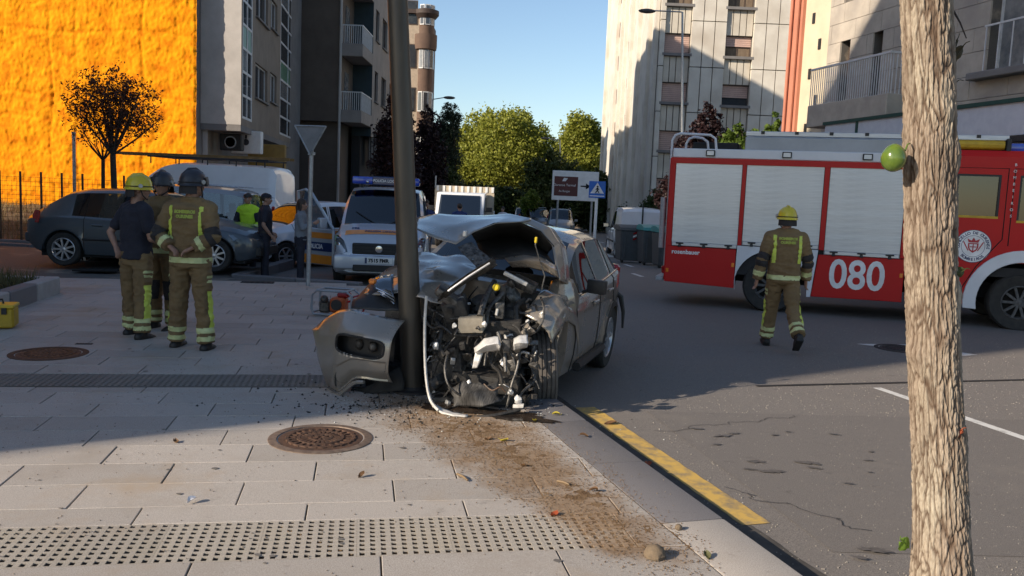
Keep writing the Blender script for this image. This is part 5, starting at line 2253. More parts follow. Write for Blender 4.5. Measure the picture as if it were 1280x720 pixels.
# ------------------------------------------------------------------ tall white van with a roof rack
def tall_van(loc, rz, label):
	t = thing('parked_van', label, 'van', loc, rz)
	S = dict(x0=-2.75, x1=2.6, paint=P_white, ra=.40, zax=.34, axles=(-1.75, 1.6),
			 zb=[(-2.75, .45), (-2.4, .36), (0, .34), (2.3, .3), (2.6, .4)],
			 zs=[(-2.75, 1.25), (0, 1.25), (1.3, 1.2), (2.2, 1.02), (2.6, .75)],
			 zt=[(-2.75, 2.35), (-2.68, 2.5), (-2.3, 2.56), (0, 2.58), (.55, 2.5), (1.0, 2.25), (1.75, 1.42), (2.1, 1.2), (2.5, .95), (2.6, .75)],
			 w=[(-2.75, .93), (-2.4, .99), (0, 1.0), (1.6, .98), (2.3, .85), (2.6, .6)],
			 wt=[(-2.75, .82), (0, .84), (.8, .78), (1.7, .80), (2.6, .45)],
			 win=[(.72, 1.55)], doors=[(-.6, .62), (.66, 1.66)], ws=(1.02, 1.76), crown=.05, glass=(.02, .75), seats=False)
	o = car(t, S)
	wm = wheel_mesh(.335, .21, .2, 6, M_steel)
	for x in S['axles']:
		for s in (1, -1):
			put_wheel(t, wm, x, s * .88, .335, s)
	for s in (1, -1):
		mirror(t, 1.45, s * .96, 1.38, s, M_black, 1.3)
		b = MB()
		b.box((-2.7, s * .86, 1.2), (.1, .14, .5))
		b.build('tail_lamp', M_red, t, bev=.03)
		b = MB()
		b.tube([(-2.4, s * (o['y'](-2.4, .75) + .01), .75), (.55, s * (o['y'](.5, .75) + .01), .75)], .04, n=6)
		b.build('side_moulding', M_black, t)
		b = MB()
		for z in (1.5, 1.95):
			b.tube([(-2.55, s * (o['y'](-2.5, z) + .004), z), (.3, s * (o['y'](.3, z) + .004), z)], .012, n=4)
		b.build('body_crease', P_white, t)
		lamp(t, 'headlight', [(2.15, s * .88, 1.0), (2.42, s * .72, .95), (2.5, s * .62, .82), (2.4, s * .74, .74), (2.2, s * .86, .78)], M_chrome, depth=.04)
	rk = MB()
	for s in (1, -1):
		rk.tube([(-2.5, s * .78, 2.75), (1.1, s * .78, 2.75)], .025, n=6)
	for k in range(5):
		x = -2.4 + k * .85
		rk.tube([(x, -.78, 2.55), (x, -.78, 2.75), (x, .78, 2.75), (x, .78, 2.55)], .02, n=6)
	rk.build('roof_rack', M_black, t)
	return t, (-2.4, 1.1)


p = at(245, 300, 25.6)
van, _ = tall_van((p.x, 25.6, road_z(25.6) - .05), PI - R(4), 'tall white panel van with a roof rack in front of the orange wall')
ld = thing('ladder', 'brown wooden ladder lying on the roof rack of the white van', 'ladder', (p.x + .25, 25.5, road_z(25.6) + 2.73), -R(4))
for yy in (-.2, .2):
	b = MB()
	b.bb(-2.6, 2.7, yy - .025, yy + .025, 0, .085)
	b.build('rail', mat('ochre wood', (0.22, 0.13, 0.045), (0.15, 0.09, 0.03), scale=5, rough=.8), ld, smooth=None)
for k in range(14):
	b = MB()
	b.tube([(-2.4 + k * .37, -.175, .04), (-2.4 + k * .37, .175, .04)], .016, n=6)
	b.build('rung', MATS['ochre wood'], ld)


# ------------------------------------------------------------------ police van, nose on
def scudo(loc, rz, label):
	t = thing('police_van', label, 'van', loc, rz)
	S = dict(x0=-2.4, x1=2.4, paint=P_police, ra=.37, zax=.32, axles=(-1.55, 1.5),
			 zb=[(-2.4, .4), (-2.1, .27), (0, .25), (2.1, .24), (2.4, .30)],
			 zs=[(-2.4, 1.08), (0, 1.08), (1.1, 1.05), (1.75, .98), (2.2, .86), (2.4, .66)],
			 zt=[(-2.4, 1.75), (-2.3, 1.86), (0, 1.93), (.65, 1.88), (.95, 1.76), (1.62, 1.2), (1.85, 1.12), (2.2, .98), (2.36, .82), (2.4, .66)],
			 w=[(-2.4, .88), (-2.1, .94), (0, .95), (1.5, .945), (2.05, .90), (2.32, .80), (2.4, .70)],
			 wt=[(-2.4, .76), (0, .77), (.7, .74), (1.5, .80), (2.1, .76), (2.4, .55)],
			 win=[(-2.2, -1.0), (-.9, .3), (.42, 1.42)], doors=[(-.95, .34), (.38, 1.5)], ws=(.72, 1.64), crown=.035, glass=(.03, .84), gm=M_dglass, dark_win=(0, 1))
	o = car(t, S)
	wm = wheel_mesh(.32, .2, .2, 6, M_steel)
	for x in S['axles']:
		for s in (1, -1):
			put_wheel(t, wm, x, s * .84, .32, s)
	for s in (1, -1):
		mirror(t, 1.42, s * .93, 1.16, s, P_police, 1.25)
		lamp(t, 'headlight', [(2.06, s * .885, .98), (2.2, s * .80, 1.0), (2.30, s * .68, .90), (2.405, s * .60, .70), (2.38, s * .72, .64), (2.22, s * .86, .68)], M_chrome, depth=.05)
		b = MB()
		b.lathe([(.10, 0), (.10, .012), (.085, .014), (.075, .004), (.0001, -.01)], 20, (2.405, s * .66, .45), axis='x')
		b.build('fog_lamp', M_chrome, t)
		# livery along the side
		for z0, z1, m_, n_ in ((.86, .98, P_orange, 'orange_stripe'), (.62, .78, P_navy, 'blue_band'), (.34, .52, P_orange, 'orange_band')):
			q = MB()
			xs2 = np.linspace(-2.3, 1.0, 24)
			q.loft([[(x, s * (o['y'](x, z) + .004), z) for z in np.linspace(z0, z1, 4)] for x in xs2 if not any(abs(x - a) < .42 for a in S['axles']) or z0 > .7])
			q.build(n_, m_, t)
	# front: stripe on the bonnet, grille, bumper, lower intake, plate
	def zsurf(x, y):
		p = o['sec'](x)
		y = abs(y)
		best = p[-1][1]
		for j in range(9, 13):
			if p[j + 1][0] <= y <= p[j][0]:
				f_ = (y - p[j + 1][0]) / max(1e-6, p[j][0] - p[j + 1][0])
				best = p[j + 1][1] + (p[j][1] - p[j + 1][1]) * f_
		return best
	q = MB()
	q.loft([[(x, y, zsurf(x, y) + .006) for x in (1.98, 2.07, 2.16)] for y in np.linspace(-.68, .68, 21)])
	q.build('orange_stripe', P_orange, t)
	x0_, y0_ = 2.16, .48
	for (txt, sz, xx, yy, mm, al) in (('POLICÍA LOCAL', .085, 2.07, 0, P_navy, 'CENTER'), ('092', .10, 1.90, -.5, P_navy, 'CENTER')):
		sl = math.atan2(zsurf(xx + .06, 0) - zsurf(xx - .06, 0), .12)
		Mx = Matrix.Translation((xx, yy, zsurf(xx, yy) + .010)) @ Matrix.Rotation(-sl, 4, 'Y') @ Matrix.Rotation(PI / 2, 4, 'Z')
		text(txt, sz, mm, t, Mx, bold=.003)
	b = MB()
	b.box((2.375, 0, .76), (.08, 1.02, .22))
	gr_ = b.build('grille', M_black, t, bev=.02)
	for z in (.70, .76, .82):
		b = MB()
		b.box((2.417, 0, z), (.01, .96, .018))
		b.build('grille_bar', M_dark, gr_)
	b = MB()
	b.lathe([(.068, 0), (.068, .016), (.055, .018), (.0001, .018)], 24, (2.415, 0, .76), axis='x')
	b.build('badge', M_chrome, t)
	b = MB()
	b.box((2.36, 0, .50), (.24, 1.72, .28))
	b.build('front_bumper', P_police, t, bev=.07, seg=3)
	b = MB()
	b.box((2.475, 0, .40), (.03, .98, .13))
	b.build('lower_intake', M_black, t, bev=.02)
	plate(t, '7515 FMR', 2.492, 0, .545, 1)
	b = MB()
	b.tube([(2.40, -.55, .645), (2.46, 0, .645), (2.40, .55, .645)], .012, n=6)
	b.build('bright_trim', M_chrome, t)
	# light bar
	b = MB()
	b.bb(.55, .85, -.70, .70, 2.0, 2.16)
	lb = b.build('light_bar', M_blue, t, bev=.05, seg=3)
	b = MB()
	b.bb(.53, .87, -.28, .28, 1.99, 2.17)
	b.build('centre_panel', P_navy, lb, bev=.02)
	text('POLICIA LOCAL', .075, M_text_w, lb, Matrix.Translation((.872, 0, 2.08)) @ Matrix(((0, 0, 1, 0), (1, 0, 0, 0), (0, 1, 0, 0), (0, 0, 0, 1))), bold=.002)
	b = MB()
	b.ball((.86, -.38, 2.05), .035, 10, 8)
	b.build('lamp', M_chrome, lb)
	for yy in (-.5, .5):
		b = MB()
		b.box((.7, yy, 1.97), (.1, .06, .08))
		b.build('bracket', M_black, lb)
	b = MB()
	b.tube([(.3, .0, 1.95), (.22, .0, 2.2)], .006, n=5)
	b.build('aerial', M_black, t)
	for s in (1, -1):
		b = MB()
		b.tube([(1.66, s * .1, 1.20), (1.35, s * .55, 1.44)], .008, n=5)
		b.build('wiper', M_black, t)
	return t


pl_, pr_ = gnd(424, 350), gnd(545, 357)
scudo_loc = Vector(((pl_.x + pr_.x) / 2 - .28, pl_.y + 1.55, road_z(18) - .03))
sc_t = scudo(scudo_loc, -PI / 2 + R(5), 'silver police van with an orange stripe and blue light bar, facing the camera')


# ------------------------------------------------------------------ orange and white patrol car with its front door open, beside the van
def patrol(loc, rz, label):
	t = thing('patrol_car', label, 'car', loc, rz)
	S = dict(x0=-2.1, x1=2.1, paint=P_white, ra=.36, zax=.31, axles=(-1.3, 1.3),
			 zb=[(-2.1, .4), (-1.8, .24), (0, .2), (1.8, .2), (2.1, .3)],
			 zs=[(-2.1, .9), (-1.4, .95), (-.4, .93), (.9, .9), (1.6, .82), (2.1, .6)],
			 zt=[(-2.1, .98), (-1.95, 1.1), (-1.7, 1.4), (-1.3, 1.5), (-.3, 1.55), (.3, 1.5), (1.15, 1.02), (1.4, .96), (1.9, .8), (2.1, .6)],
			 w=[(-2.1, .74), (-1.8, .84), (0, .88), (1.3, .86), (1.9, .76), (2.1, .5)],
			 wt=[(-2.1, .64), (-1, .63), (.2, .61), (1.1, .68), (2.1, .4)],
			 win=[(-1.5, -.95), (-.88, -.05), (.03, .85)], doors=[(-.92, -.01), (-.01, 1.05)], ws=(.38, 1.14), rw=(-1.93, -1.62), crown=.03, glass=(.05, .87), gm=M_dglass)
	o = car(t, S)
	wm = wheel_mesh(.31, .19, .2, 6, M_steel)
	for x in S['axles']:
		for s in (1, -1):
			put_wheel(t, wm, x, s * .77, .31, s)
	for s in (1, -1):
		for (xa, xb, z0, z1, m_, n_) in ((-1.0, 1.0, .80, .92, P_orange, 'orange_stripe'), (-.9, .9, .50, .66, P_navy, 'blue_band'), (-.92, .9, .24, .40, P_orange, 'orange_band')):
			q = MB()
			q.loft([[(x, s * (o['y'](x, z) + .004), z) for z in np.linspace(z0, z1, 4)] for x in np.linspace(xa, xb, 18)])
			q.build(n_, m_, t)
		q = MB()
		q.loft([[(x, s * (.66 + .12 * (1.4 - z)), z) for z in (.98, 1.1, 1.28)] for x in (-1.9, -1.7, -1.52)])
		q.build('orange_panel', P_orange, t)
		b = MB()
		b.box((-2.0, s * .72, .85), (.12, .16, .22))
		b.build('tail_lamp', M_red, t, bev=.03)
		mirror(t, .88, s * .82, .98, s, P_white)
		lamp(t, 'headlight', [(1.7, s * .82, .80), (1.95, s * .64, .72), (2.06, s * .5, .62), (1.96, s * .68, .58), (1.76, s * .81, .64)], M_chrome, depth=.04)
	b = MB()
	b.box((2.04, 0, .42), (.16, 1.2, .22))
	b.build('front_grille', M_black, t, bev=.03)
	b = MB()
	b.bb(-2.14, -1.9, -.72, .72, .42, .64)
	b.build('rear_bumper', P_white, t, bev=.06, seg=3)
	plate(t, None, 2.12, 0, .42)
	return t


p = gnd(398, 345)
patrol((p.x - .95, p.y + 3.2, road_z(p.y + 3)), -PI / 2 - R(40), 'white patrol car with orange and blue bands standing left of the police van')


# the van's own front door, swung open towards the plaza
def open_door(parent, hinge, ang):
	d = bpy.data.objects.new('open_door', None)
	COL.objects.link(d)
	d.parent = parent
	d.location = hinge
	d.rotation_euler = (0, 0, ang)
	q = MB()
	q.prism([(0, .32), (-1.06, .32), (-1.1, .7), (-1.08, 1.08), (0, 1.05)], -.035, .035, axis='y')
	q.build('door_skin', P_police, d, bev=.02, smooth=None)
	q = MB()
	q.tube([(-.02, 0, 1.05), (-.62, -.07, 1.78), (-.78, -.08, 1.84), (-1.02, -.07, 1.80), (-1.07, -.02, 1.08)], .032, n=8)
	q.build('window_frame', P_police, d)
	q = MB()
	q.add([(-.05, 0, 1.06), (-.63, -.07, 1.76), (-.8, -.08, 1.82), (-1.0, -.07, 1.78), (-1.05, 0, 1.08)], [(0, 1, 2, 3, 4)])
	q.build('side_window', M_dglass, d, smooth=None)
	for z0, z1, m_, n_ in ((.86, .98, P_orange, 'orange_stripe'), (.60, .78, P_navy, 'blue_band'), (.34, .52, P_orange, 'orange_band')):
		q = MB()
		q.bb(-1.05, -.03, -.041, .041, z0, z1)
		q.build(n_, m_, d, smooth=None)
	q = MB()
	q.box((-.22, -.13, 1.18), (.12, .20, .22))
	q.build('mirror', P_police, d, bev=.04, seg=3)
	text('POLICIA', .13, P_white, d, Matrix.Translation((-.53, -.045, .69)) @ Matrix(((1, 0, 0, 0), (0, 0, -1, 0), (0, 1, 0, 0), (0, 0, 0, 1))), bold=.004)
	return d


od = open_door(sc_t, (1.42, -.97, 0), R(50))
for o in list(sc_t.children):
	if o.name.startswith('mirror') and o.data and sum(v.co.y for v in o.data.vertices) < 0:
		for ch in list(o.children):
			bpy.data.objects.remove(ch)
		bpy.data.objects.remove(o)


# ------------------------------------------------------------------ white flatbed lorry far behind the wreck
def flatbed(loc, rz, label):
	t = thing('flatbed_lorry', label, 'lorry', loc, rz)
	b = MB()
	pf = [(0, .5), (1.9, .5), (1.95, .95), (1.85, 1.25), (1.4, 2.15), (.05, 2.2), (0, 2.1)]
	b.prism(pf, -.95, .95, axis='y')
	cabm = b.build('cab', P_white, t, bev=.06, seg=2)
	g = MB()
	g.add([(1.862, -.82, 1.3), (1.862, .82, 1.3), (1.46, .78, 2.06), (1.46, -.78, 2.06)], [(0, 1, 2, 3)])
	g.v = [(v[0] + .03, v[1], v[2]) for v in g.v]
	g.build('windscreen', M_dglass, t, smooth=None)
	g = MB()
	g.box((1.985, 0, .95), (.03, 1.3, .22))
	g.build('grille', M_black, t)
	for s in (1, -1):
		g = MB()
		g.box((1.965, s * .72, .8), (.04, .3, .2))
		g.build('headlight', M_chrome, t, bev=.02)
		mirror(t, 1.6, s * 1.0, 1.5, s, M_black, 1.2)
		g = MB()
		g.add([(.35, s * .965, 1.35), (1.6, s * .965, 1.35), (1.25, s * .965, 2.0), (.35, s * .965, 2.0)], [(0, 1, 2, 3)])
		g.build('side_window', M_dglass, t, smooth=None)
	b = MB()
	b.bb(-3.4, -.08, -1.05, 1.05, .85, .97)
	b.build('bed', M_steel, t)
	for s in (1, -1):
		b = MB()
		b.bb(-3.4, -.08, s * 1.05 - .02, s * 1.05 + .02, .97, 1.4)
		b.build('side_board', M_white, t)
	b = MB()
	b.bb(-.12, -.06, -1.22, 1.22, .97, 2.42)
	hb = b.build('headboard', mat('cream board', (0.5, 0.43, 0.32), (0.42, 0.36, 0.27), scale=4), t)
	for k in range(10):
		b = MB()
		b.bb(-.05, -.03, -1.15 + k * .25, -1.05 + k * .25, 2.20, 2.42)
		b.build('slat', M_white, hb)
	b = MB()
	b.tube([(-.05, -1.2, 2.3), (-.05, -1.2, 2.8)], .03, n=6)
	b.build('post', M_steel, t)
	wm = wheel_mesh(.36, .24, .2, 6, M_steel)
	for x in (1.1, -2.3):
		for s in (1, -1):
			put_wheel(t, wm, x, s * .85, .36, s)
	b = MB()
	b.bb(-3.2, 1.8, -.45, .45, .45, .84)
	b.build('chassis', M_dark, t)
	return t


p = at(575, 290, 33)
flatbed((p.x, 34.9, road_z(33)), -PI / 2 - R(2), 'white flatbed lorry with a slatted headboard, far behind the wreck')

# far parked cars
p = at(702, 287, 55)
carrier((p.x, 57, road_z(57)), -PI / 2, 'silver car parked facing us under the brown direction sign', P_silver)
p = at(683, 287, 58)
t = carrier((p.x - .6, 62.0, road_z(62)), -PI / 2 + R(14), 'dark car parked beyond the silver one at the street end', P_golf)
p = at(655, 287, 66)
carrier((p.x, 68.0, road_z(68)), -PI / 2, 'white car far off by the dark trees at the street end', P_white)


# ------------------------------------------------------------------ white box van on the right of the street
def small_van(loc, rz, label):
	t = thing('parked_van', label, 'van', loc, rz)
	S = dict(x0=-2.0, x1=2.0, paint=P_white, ra=.35, zax=.30, axles=(-1.3, 1.35),
			 zb=[(-2.0, .42), (-1.7, .26), (0, .23), (1.8, .23), (2.0, .32)],
			 zs=[(-2.0, 1.05), (0, 1.05), (.9, 1.0), (1.5, .9), (2.0, .62)],
			 zt=[(-2.0, 1.70), (-1.92, 1.80), (-1, 1.85), (.2, 1.82), (.5, 1.72), (1.2, 1.14), (1.5, 1.02), (1.9, .8), (2.0, .62)],
			 w=[(-2.0, .80), (-1.8, .84), (0, .86), (1.4, .84), (1.85, .74), (2.0, .5)],
			 wt=[(-2.0, .72), (-.5, .72), (.4, .68), (1.2, .7), (2.0, .4)],
			 win=[(-.55, .2), (.28, .98)], doors=[(-.6, .24), (.24, 1.1)], ws=(.48, 1.22), crown=.03, glass=(.03, .82), gm=M_dglass)
	o = car(t, S)
	wm = wheel_mesh(.3, .18, .19, 6, M_steel)
	for x in S['axles']:
		for s in (1, -1):
			put_wheel(t, wm, x, s * .75, .3, s)
	for s in (1, -1):
		mirror(t, 1.0, s * .82, 1.1, s, M_black, 1.1)
		b = MB()
		b.box((-1.95, s * .77, 1.0), (.08, .1, .42))
		b.build('tail_lamp', M_red, t, bev=.02)
		b = MB()
		b.tube([(-.9, s * (o['y'](-.9, .6) + .01), .6), (.95, s * (o['y'](.95, .6) + .01), .6)], .035, n=6)
		b.build('side_moulding', M_black, t)
		lamp(t, 'headlight', [(1.6, s * .80, .86), (1.85, s * .66, .78), (1.95, s * .5, .66), (1.86, s * .66, .6), (1.66, s * .79, .68)], M_chrome, depth=.04)
	b = MB()
	b.bb(-2.06, -1.9, -.78, .78, .42, .6)
	b.build('rear_bumper', M_black, t, bev=.04)
	b = MB()
	b.box((-2.02, 0, 1.36), (.03, .05, 1.2))
	b.build('rear_door_seam', M_black, t)
	b = MB()
	b.box((1.95, 0, .5), (.12, 1.3, .24))
	b.build('front_bumper', M_black, t, bev=.04)
	return t


p = gnd(780, 318)
small_van((at(771, 300, 30).x + .86, 32.0, road_z(32)), PI / 2, 'white small van parked behind the grey kerbside bins')
# ================================================================== FIRE ENGINE
M_fred = paint('fire engine red', (0.46, 0.006, 0.006), 0, .5, .06, .1)
M_fred.node_tree.nodes['Principled BSDF'].inputs['Specular IOR Level'].default_value = .3
M_fwhite = paint('fire engine white', (0.62, 0.64, 0.68), 0, .45, .3, .15)
M_alu = mat('brushed aluminium', (0.52, 0.54, 0.57), (0.44, 0.46, 0.49), scale=3, stretch=(1, 1, 14), rough=.38, metal=.55, rvar=.05)
M_alu2 = mat('dull aluminium box', (0.34, 0.36, 0.39), (0.28, 0.30, 0.32), scale=2, rough=.5, metal=.3)
M_yhose = mat('yellow equipment', (0.55, 0.36, 0.02), (0.42, 0.27, 0.02), scale=8, rough=.6)
fh = Vector((.954, -.30, 0)).normalized()
fl_ = Vector((-fh.y, fh.x, 0))
fc = Vector((4.45, 14.59, 0)) + fl_ * 1.1
ft = thing('fire_engine', 'red and white fire engine with aluminium roller shutters numbered 080', 'fire engine', (fc.x, fc.y, road_z(15.3)), math.atan2(fh.y, fh.x))
YS = 1.22
M_tglass = glass('green tinted glass', (0.16, 0.22, 0.19), .07)


def arc(cx, cz, r, a0, a1, n=16):
	return [(cx + r * math.cos(a), cz + r * math.sin(a)) for a in np.linspace(a0, a1, n)]


AXR, AXF, ZA = 0.0, 3.80, .46
for s in (-1, 1):
	y0, y1 = s * (YS - .05), s * YS
	b = MB()
	b.prism([(-1.80, .42), (-.60, .38), (-.60, 1.05), (-1.80, 1.05)], y0, y1, 'y')
	b.build('rear_skirt', M_fred, ft, bev=.008, smooth=None)
	b = MB()
	b.prism([(-.59, .36)] + [(-.585, 1.12), (.735, 1.12), (.66, .32), (.60, .32)] + arc(AXR, ZA, .60, .12, PI - .05, 20)[0:] + [(-.585, .36)], y0, y1 + s * .002, 'y')
	b.build('wheel_arch_panel', M_fwhite, ft, smooth=None)
	b = MB()
	b.prism([(.67, .33), (2.08, .34), (2.08, 1.045), (.745, 1.045)], y0, y1, 'y')
	mid_skirt = b.build('number_skirt', M_fred, ft, bev=.008, smooth=None)
	b = MB()
	for (xa, xb) in ((-1.80, -1.72), (-.585, -.52), (.74, .82), (2.0, 2.08)):
		b.bb(xa, xb, y0, y1, 1.06 if xa != -.585 and xa != .74 else 1.125, 2.5)
	b.bb(-1.80, 2.08, y0, y1 + s * .015, 2.50, 2.60)
	b.build('frame_posts', M_fred, ft, smooth=None, kind='stuff')
	b = MB()
	b.bb(-1.78, 2.08, s * (YS - .08), s * (YS - .01), 2.602, 2.76)
	b.build('roof_rail', M_fwhite, ft, bev=.012)
	# shutters, slat by slat
	for (xa, xb, z0) in ((-1.715, -.59, 1.06), (-.515, .735, 1.13), (.825, 1.995, 1.05)):
		nS = 14
		pz = (2.50 - z0 - .07) / nS
		m = MB()
		m.box((0, 0, 0), (xb - xa - .01, .022, pz - .0008))
		sm_ = m.mesh('slat', smooth=None)
		sm_.materials.append(M_alu)
		fr = MB()
		fr.bb(xa, xb, s * (YS - .045), s * (YS - .026), z0, 2.5)
		sh_ = fr.build('roller_shutter', M_alu2, ft, smooth=None)
		for k in range(nS):
			o = bpy.data.objects.new('slat', sm_)
			COL.objects.link(o)
			o.parent = sh_
			o.location = ((xa + xb) / 2, s * (YS - .022), z0 + .07 + pz * (k + .5))
			o.rotation_euler = (rng.uniform(-.012, .012), 0, 0)
		bt = MB()
		bt.bb(xa + .01, xb - .01, s * (YS - .035), s * (YS + .004), z0 + .004, z0 + .066)
		bt.build('bottom_bar', M_alu, sh_, bev=.006)
		for f_ in (.13, .5, .87):
			lt = MB()
			xx = xa + (xb - xa) * f_
			lt.box((xx, s * (YS + .015), z0 + .05), (.13, .04, .025))
			lt.box((xx, s * (YS + .012), z0 + .015), (.06, .04, .06), taper=.6)
			lt.build('latch', M_black, sh_, bev=.006)
	for xx in (-1.14, .12, 1.38):
		b = MB()
		b.box((xx, s * (YS + .005), 2.685), (.155, .05, .105))
		lp = b.build('work_lamp', M_black, ft, bev=.01)
		b = MB()
		b.box((xx, s * (YS + .031), 2.685), (.115, .006, .07))
		b.build('lens', M_alu, lp)
	for xx, zz in ((-.64, .78), (2.04, .78), (-1.76, .62)):
		b = MB()
		b.box((xx, s * (YS + .006), zz), (.05, .015, .07))
		b.build('side_marker', M_amber, ft, bev=.005)
# rear, roof, core
b = MB()
b.bb(-1.70, 2.05, -1.16, 1.16, .62, 2.6)
b.build('body_core', M_dark, ft, smooth=None)
b = MB()
b.bb(-1.82, -1.705, -1.21, 1.21, .44, 2.60)
b.build('rear_wall', M_fred, ft, bev=.02)
b = MB()
b.bb(-1.78, 2.08, -1.14, 1.14, 2.602, 2.70)
b.build('roof', M_alu2, ft, smooth=None)
for s in (-1, 1):
	b = MB()
	b.box((-1.84, s * 1.05, .62), (.06, .2, .14))
	b.build('tail_lamp', M_red, ft, bev=.02)
b = MB()
for yy in (-.55, -.05):
	b.tube([(-1.90, yy, .6), (-1.90, yy, 2.6)], .022, n=8)
for k in range(7):
	b.tube([(-1.90, -.55, .75 + k * .28), (-1.90, -.05, .75 + k * .28)], .018, n=6)
b.build('rear_ladder', M_alu, ft)
b = MB()
b.bb(-1.97, -1.83, -1.15, 1.15, .42, .5)
b.build('rear_step', M_alu2, ft, bev=.01)
b = MB()
b.tube([(-1.92, -1.0, 1.0), (-1.93, -1.0, 1.9)], .05, n=8)
b.build('rear_handrail', M_alu, ft)
# tubular guards at the tail end of the roof
for (xa, xb, zt_, yy) in ((-1.82, -1.05, 3.02, -1.12), (-1.60, -1.2, 2.98, -.9)):
	b = MB()
	b.tube([(xa, yy, 2.5 if yy < -1 else 2.7), (xa, yy, zt_ - .12), (xa + .05, yy, zt_ - .03), (xa + .14, yy, zt_), (xb - .12, yy, zt_ - .02), (xb - .03, yy, zt_ - .08), (xb, yy, 2.72)], .022, n=8)
	b.build('roof_guard', M_fwhite, ft)
b = MB()
b.bb(-1.5, -.7, -.8, .6, 2.7, 2.9)
b.build('deck_locker', M_dark, ft, bev=.02)
# equipment box and roof ladder
b = MB()
b.bb(-.58, 2.62, -1.12, -.25, 2.702, 2.985)
b.build('roof_box', M_alu2, ft, bev=.012)
lt = bpy.data.objects.new('roof_ladder', None)
COL.objects.link(lt)
lt.parent = ft
for yy in (-1.06, -.62):
	b = MB()
	b.bb(-.58, 3.44, yy - .03, yy + .03, 3.0, 3.085)
	b.build('rail', M_alu, lt, bev=.01)
for k in range(15):
	b = MB()
	b.tube([(-.45 + k * .27, -1.03, 3.045), (-.45 + k * .27, -.65, 3.045)], .017, n=6)
	b.build('rung', M_alu, lt)
for k in range(7):
	b = MB()
	b.box((-.3 + k * .55, -1.098, 3.06), (.06, .02, .05))
	b.build('bracket', M_black, lt)
b = MB()
for k in range(3):
	b.tube([(2.66, -1.05 + k * .16, 2.93 - .0), (3.38, -1.05 + k * .16, 2.93)], .075, n=10)
b.build('yellow_tubes', M_yhose, ft, kind='stuff')
b = MB()
b.box((3.43, -.85, 2.93), (.07, .6, .2))
b.build('tube_clamp', M_black, ft, bev=.01)
# ---- cab: outline, two openings a side
cabx0, cabx1, cz1 = 2.12, 4.80, 2.84
for s in (-1, 1):
	P0_ = Vector((cabx0, s * YS, 0)) if s < 0 else Vector((cabx1 - .25, s * YS, 0))
	T_ = Vector((1, 0, 0)) if s < 0 else Vector((-1, 0, 0))
	N_ = Vector((0, s, 0))
	Lc = cabx1 - .25 - cabx0
	oo = [(2.73 - cabx0, 3.36 - cabx0, 1.77, 2.46), (3.62 - cabx0, 4.30 - cabx0, 1.72, 2.46)]
	if s > 0:
		oo = [(Lc - b_, Lc - a_, z0_, z1_) for a_, b_, z0_, z1_ in oo]
	wall(ft, P0_, T_, N_, Lc, 1.10, cz1 - .1, oo, M_fred, name='cab_side', depth=.06)
	for o_ in oo:
		g = MB()
		for q in ((o_[0] + .02, o_[1] - .02, o_[2] + .03, o_[3] - .03),):
			c = P0_ + T_ * ((q[0] + q[1]) / 2) - N_ * .04
			g.box((c.x, c.y, (q[2] + q[3]) / 2), (q[1] - q[0], .012, q[3] - q[2]))
		gl_ = g.build('cab_window', M_tglass, ft, smooth=None)
		g = MB()
		c = P0_ + T_ * ((o_[0] + o_[1]) / 2) - N_ * .012
		g.box((c.x, c.y, o_[2] + .018), (o_[1] - o_[0], .03, .036))
		g.build('yellow_edge', M_yhose, gl_, smooth=None)
		fr = MB()
		for (ta_, tb_, za_2, zb_2) in ((o_[0], o_[0] + .03, o_[2] + .04, o_[3]), (o_[1] - .03, o_[1], o_[2] + .04, o_[3]), (o_[0] + .03, o_[1] - .03, o_[3] - .03, o_[3])):
			c = P0_ + T_ * ((ta_ + tb_) / 2) - N_ * .015
			fr.box((c.x, c.y, (za_2 + zb_2) / 2), (tb_ - ta_, .02, zb_2 - za_2))
		fr.build('window_seal', M_black, gl_, smooth=None)
	b = MB()
	b.prism([(cabx0, .40), (3.12, .38), (3.16, .62)] + arc(AXF, ZA, .645, PI - .25, .2, 18) + [(4.5, .5), (4.55, 1.095), (cabx0, 1.095)], s * (YS - .05), s * YS, 'y')
	b.build('cab_sill', M_fred, ft, smooth=None)
	b = MB()
	o1 = arc(AXF, ZA, .64, PI + .22, -.22, 26)
	o2 = arc(AXF, ZA, .83, -.16, PI + .16, 26)
	b.prism(o1 + o2, s * (YS - .02), s * (YS + .03), 'y')
	b.build('arch_flare', M_fwhite, ft, smooth=None, bev=.008)
	sm = MB()
	for pts in ([(2.66, .66), (2.66, 2.56), (3.45, 2.56), (3.45, 1.45), (3.12, 1.0), (2.95, .66), (2.66, .66)], [(3.54, 1.35), (3.54, 2.56), (4.42, 2.56), (4.42, 1.3)]):
		sm.tube([(p[0], s * (YS + .001), p[1]) for p in pts], .008, n=4)
	sm.build('door_seam', M_seam, ft, smooth=None, kind='stuff')
	h = MB()
	h.box((2.74, s * (YS + .025), 1.62), (.14, .03, .035))
	h.build('door_handle', M_black, ft, bev=.01)
	b = MB()
	b.tube([(2.60, s * (YS + .05), 1.2), (2.60, s * (YS + .05), 2.4)], .016, n=6)
	b.build('grab_rail', M_black, ft)
b = MB()
pf = [(cabx0, .5), (4.68, .42), (4.78, .6), (4.80, 1.25), (4.58, 2.62), (4.42, 2.80), (cabx0, cz1)]
for s in (-1, 1):
	pass
b.loft([[(x, -1.14, z) for x, z in ((cabx0, cz1), (4.40, cz1), (4.56, 2.68))], [(x, 1.14, z) for x, z in ((cabx0, cz1), (4.40, cz1), (4.56, 2.68))]])
b.loft([[(x, -YS + .0, z) for x, z in ((cabx0, cz1 - .10), (4.40, cz1 - .10), (4.55, 2.60))], [(x, -1.14, z) for x, z in ((cabx0, cz1), (4.40, cz1), (4.56, 2.68))]])
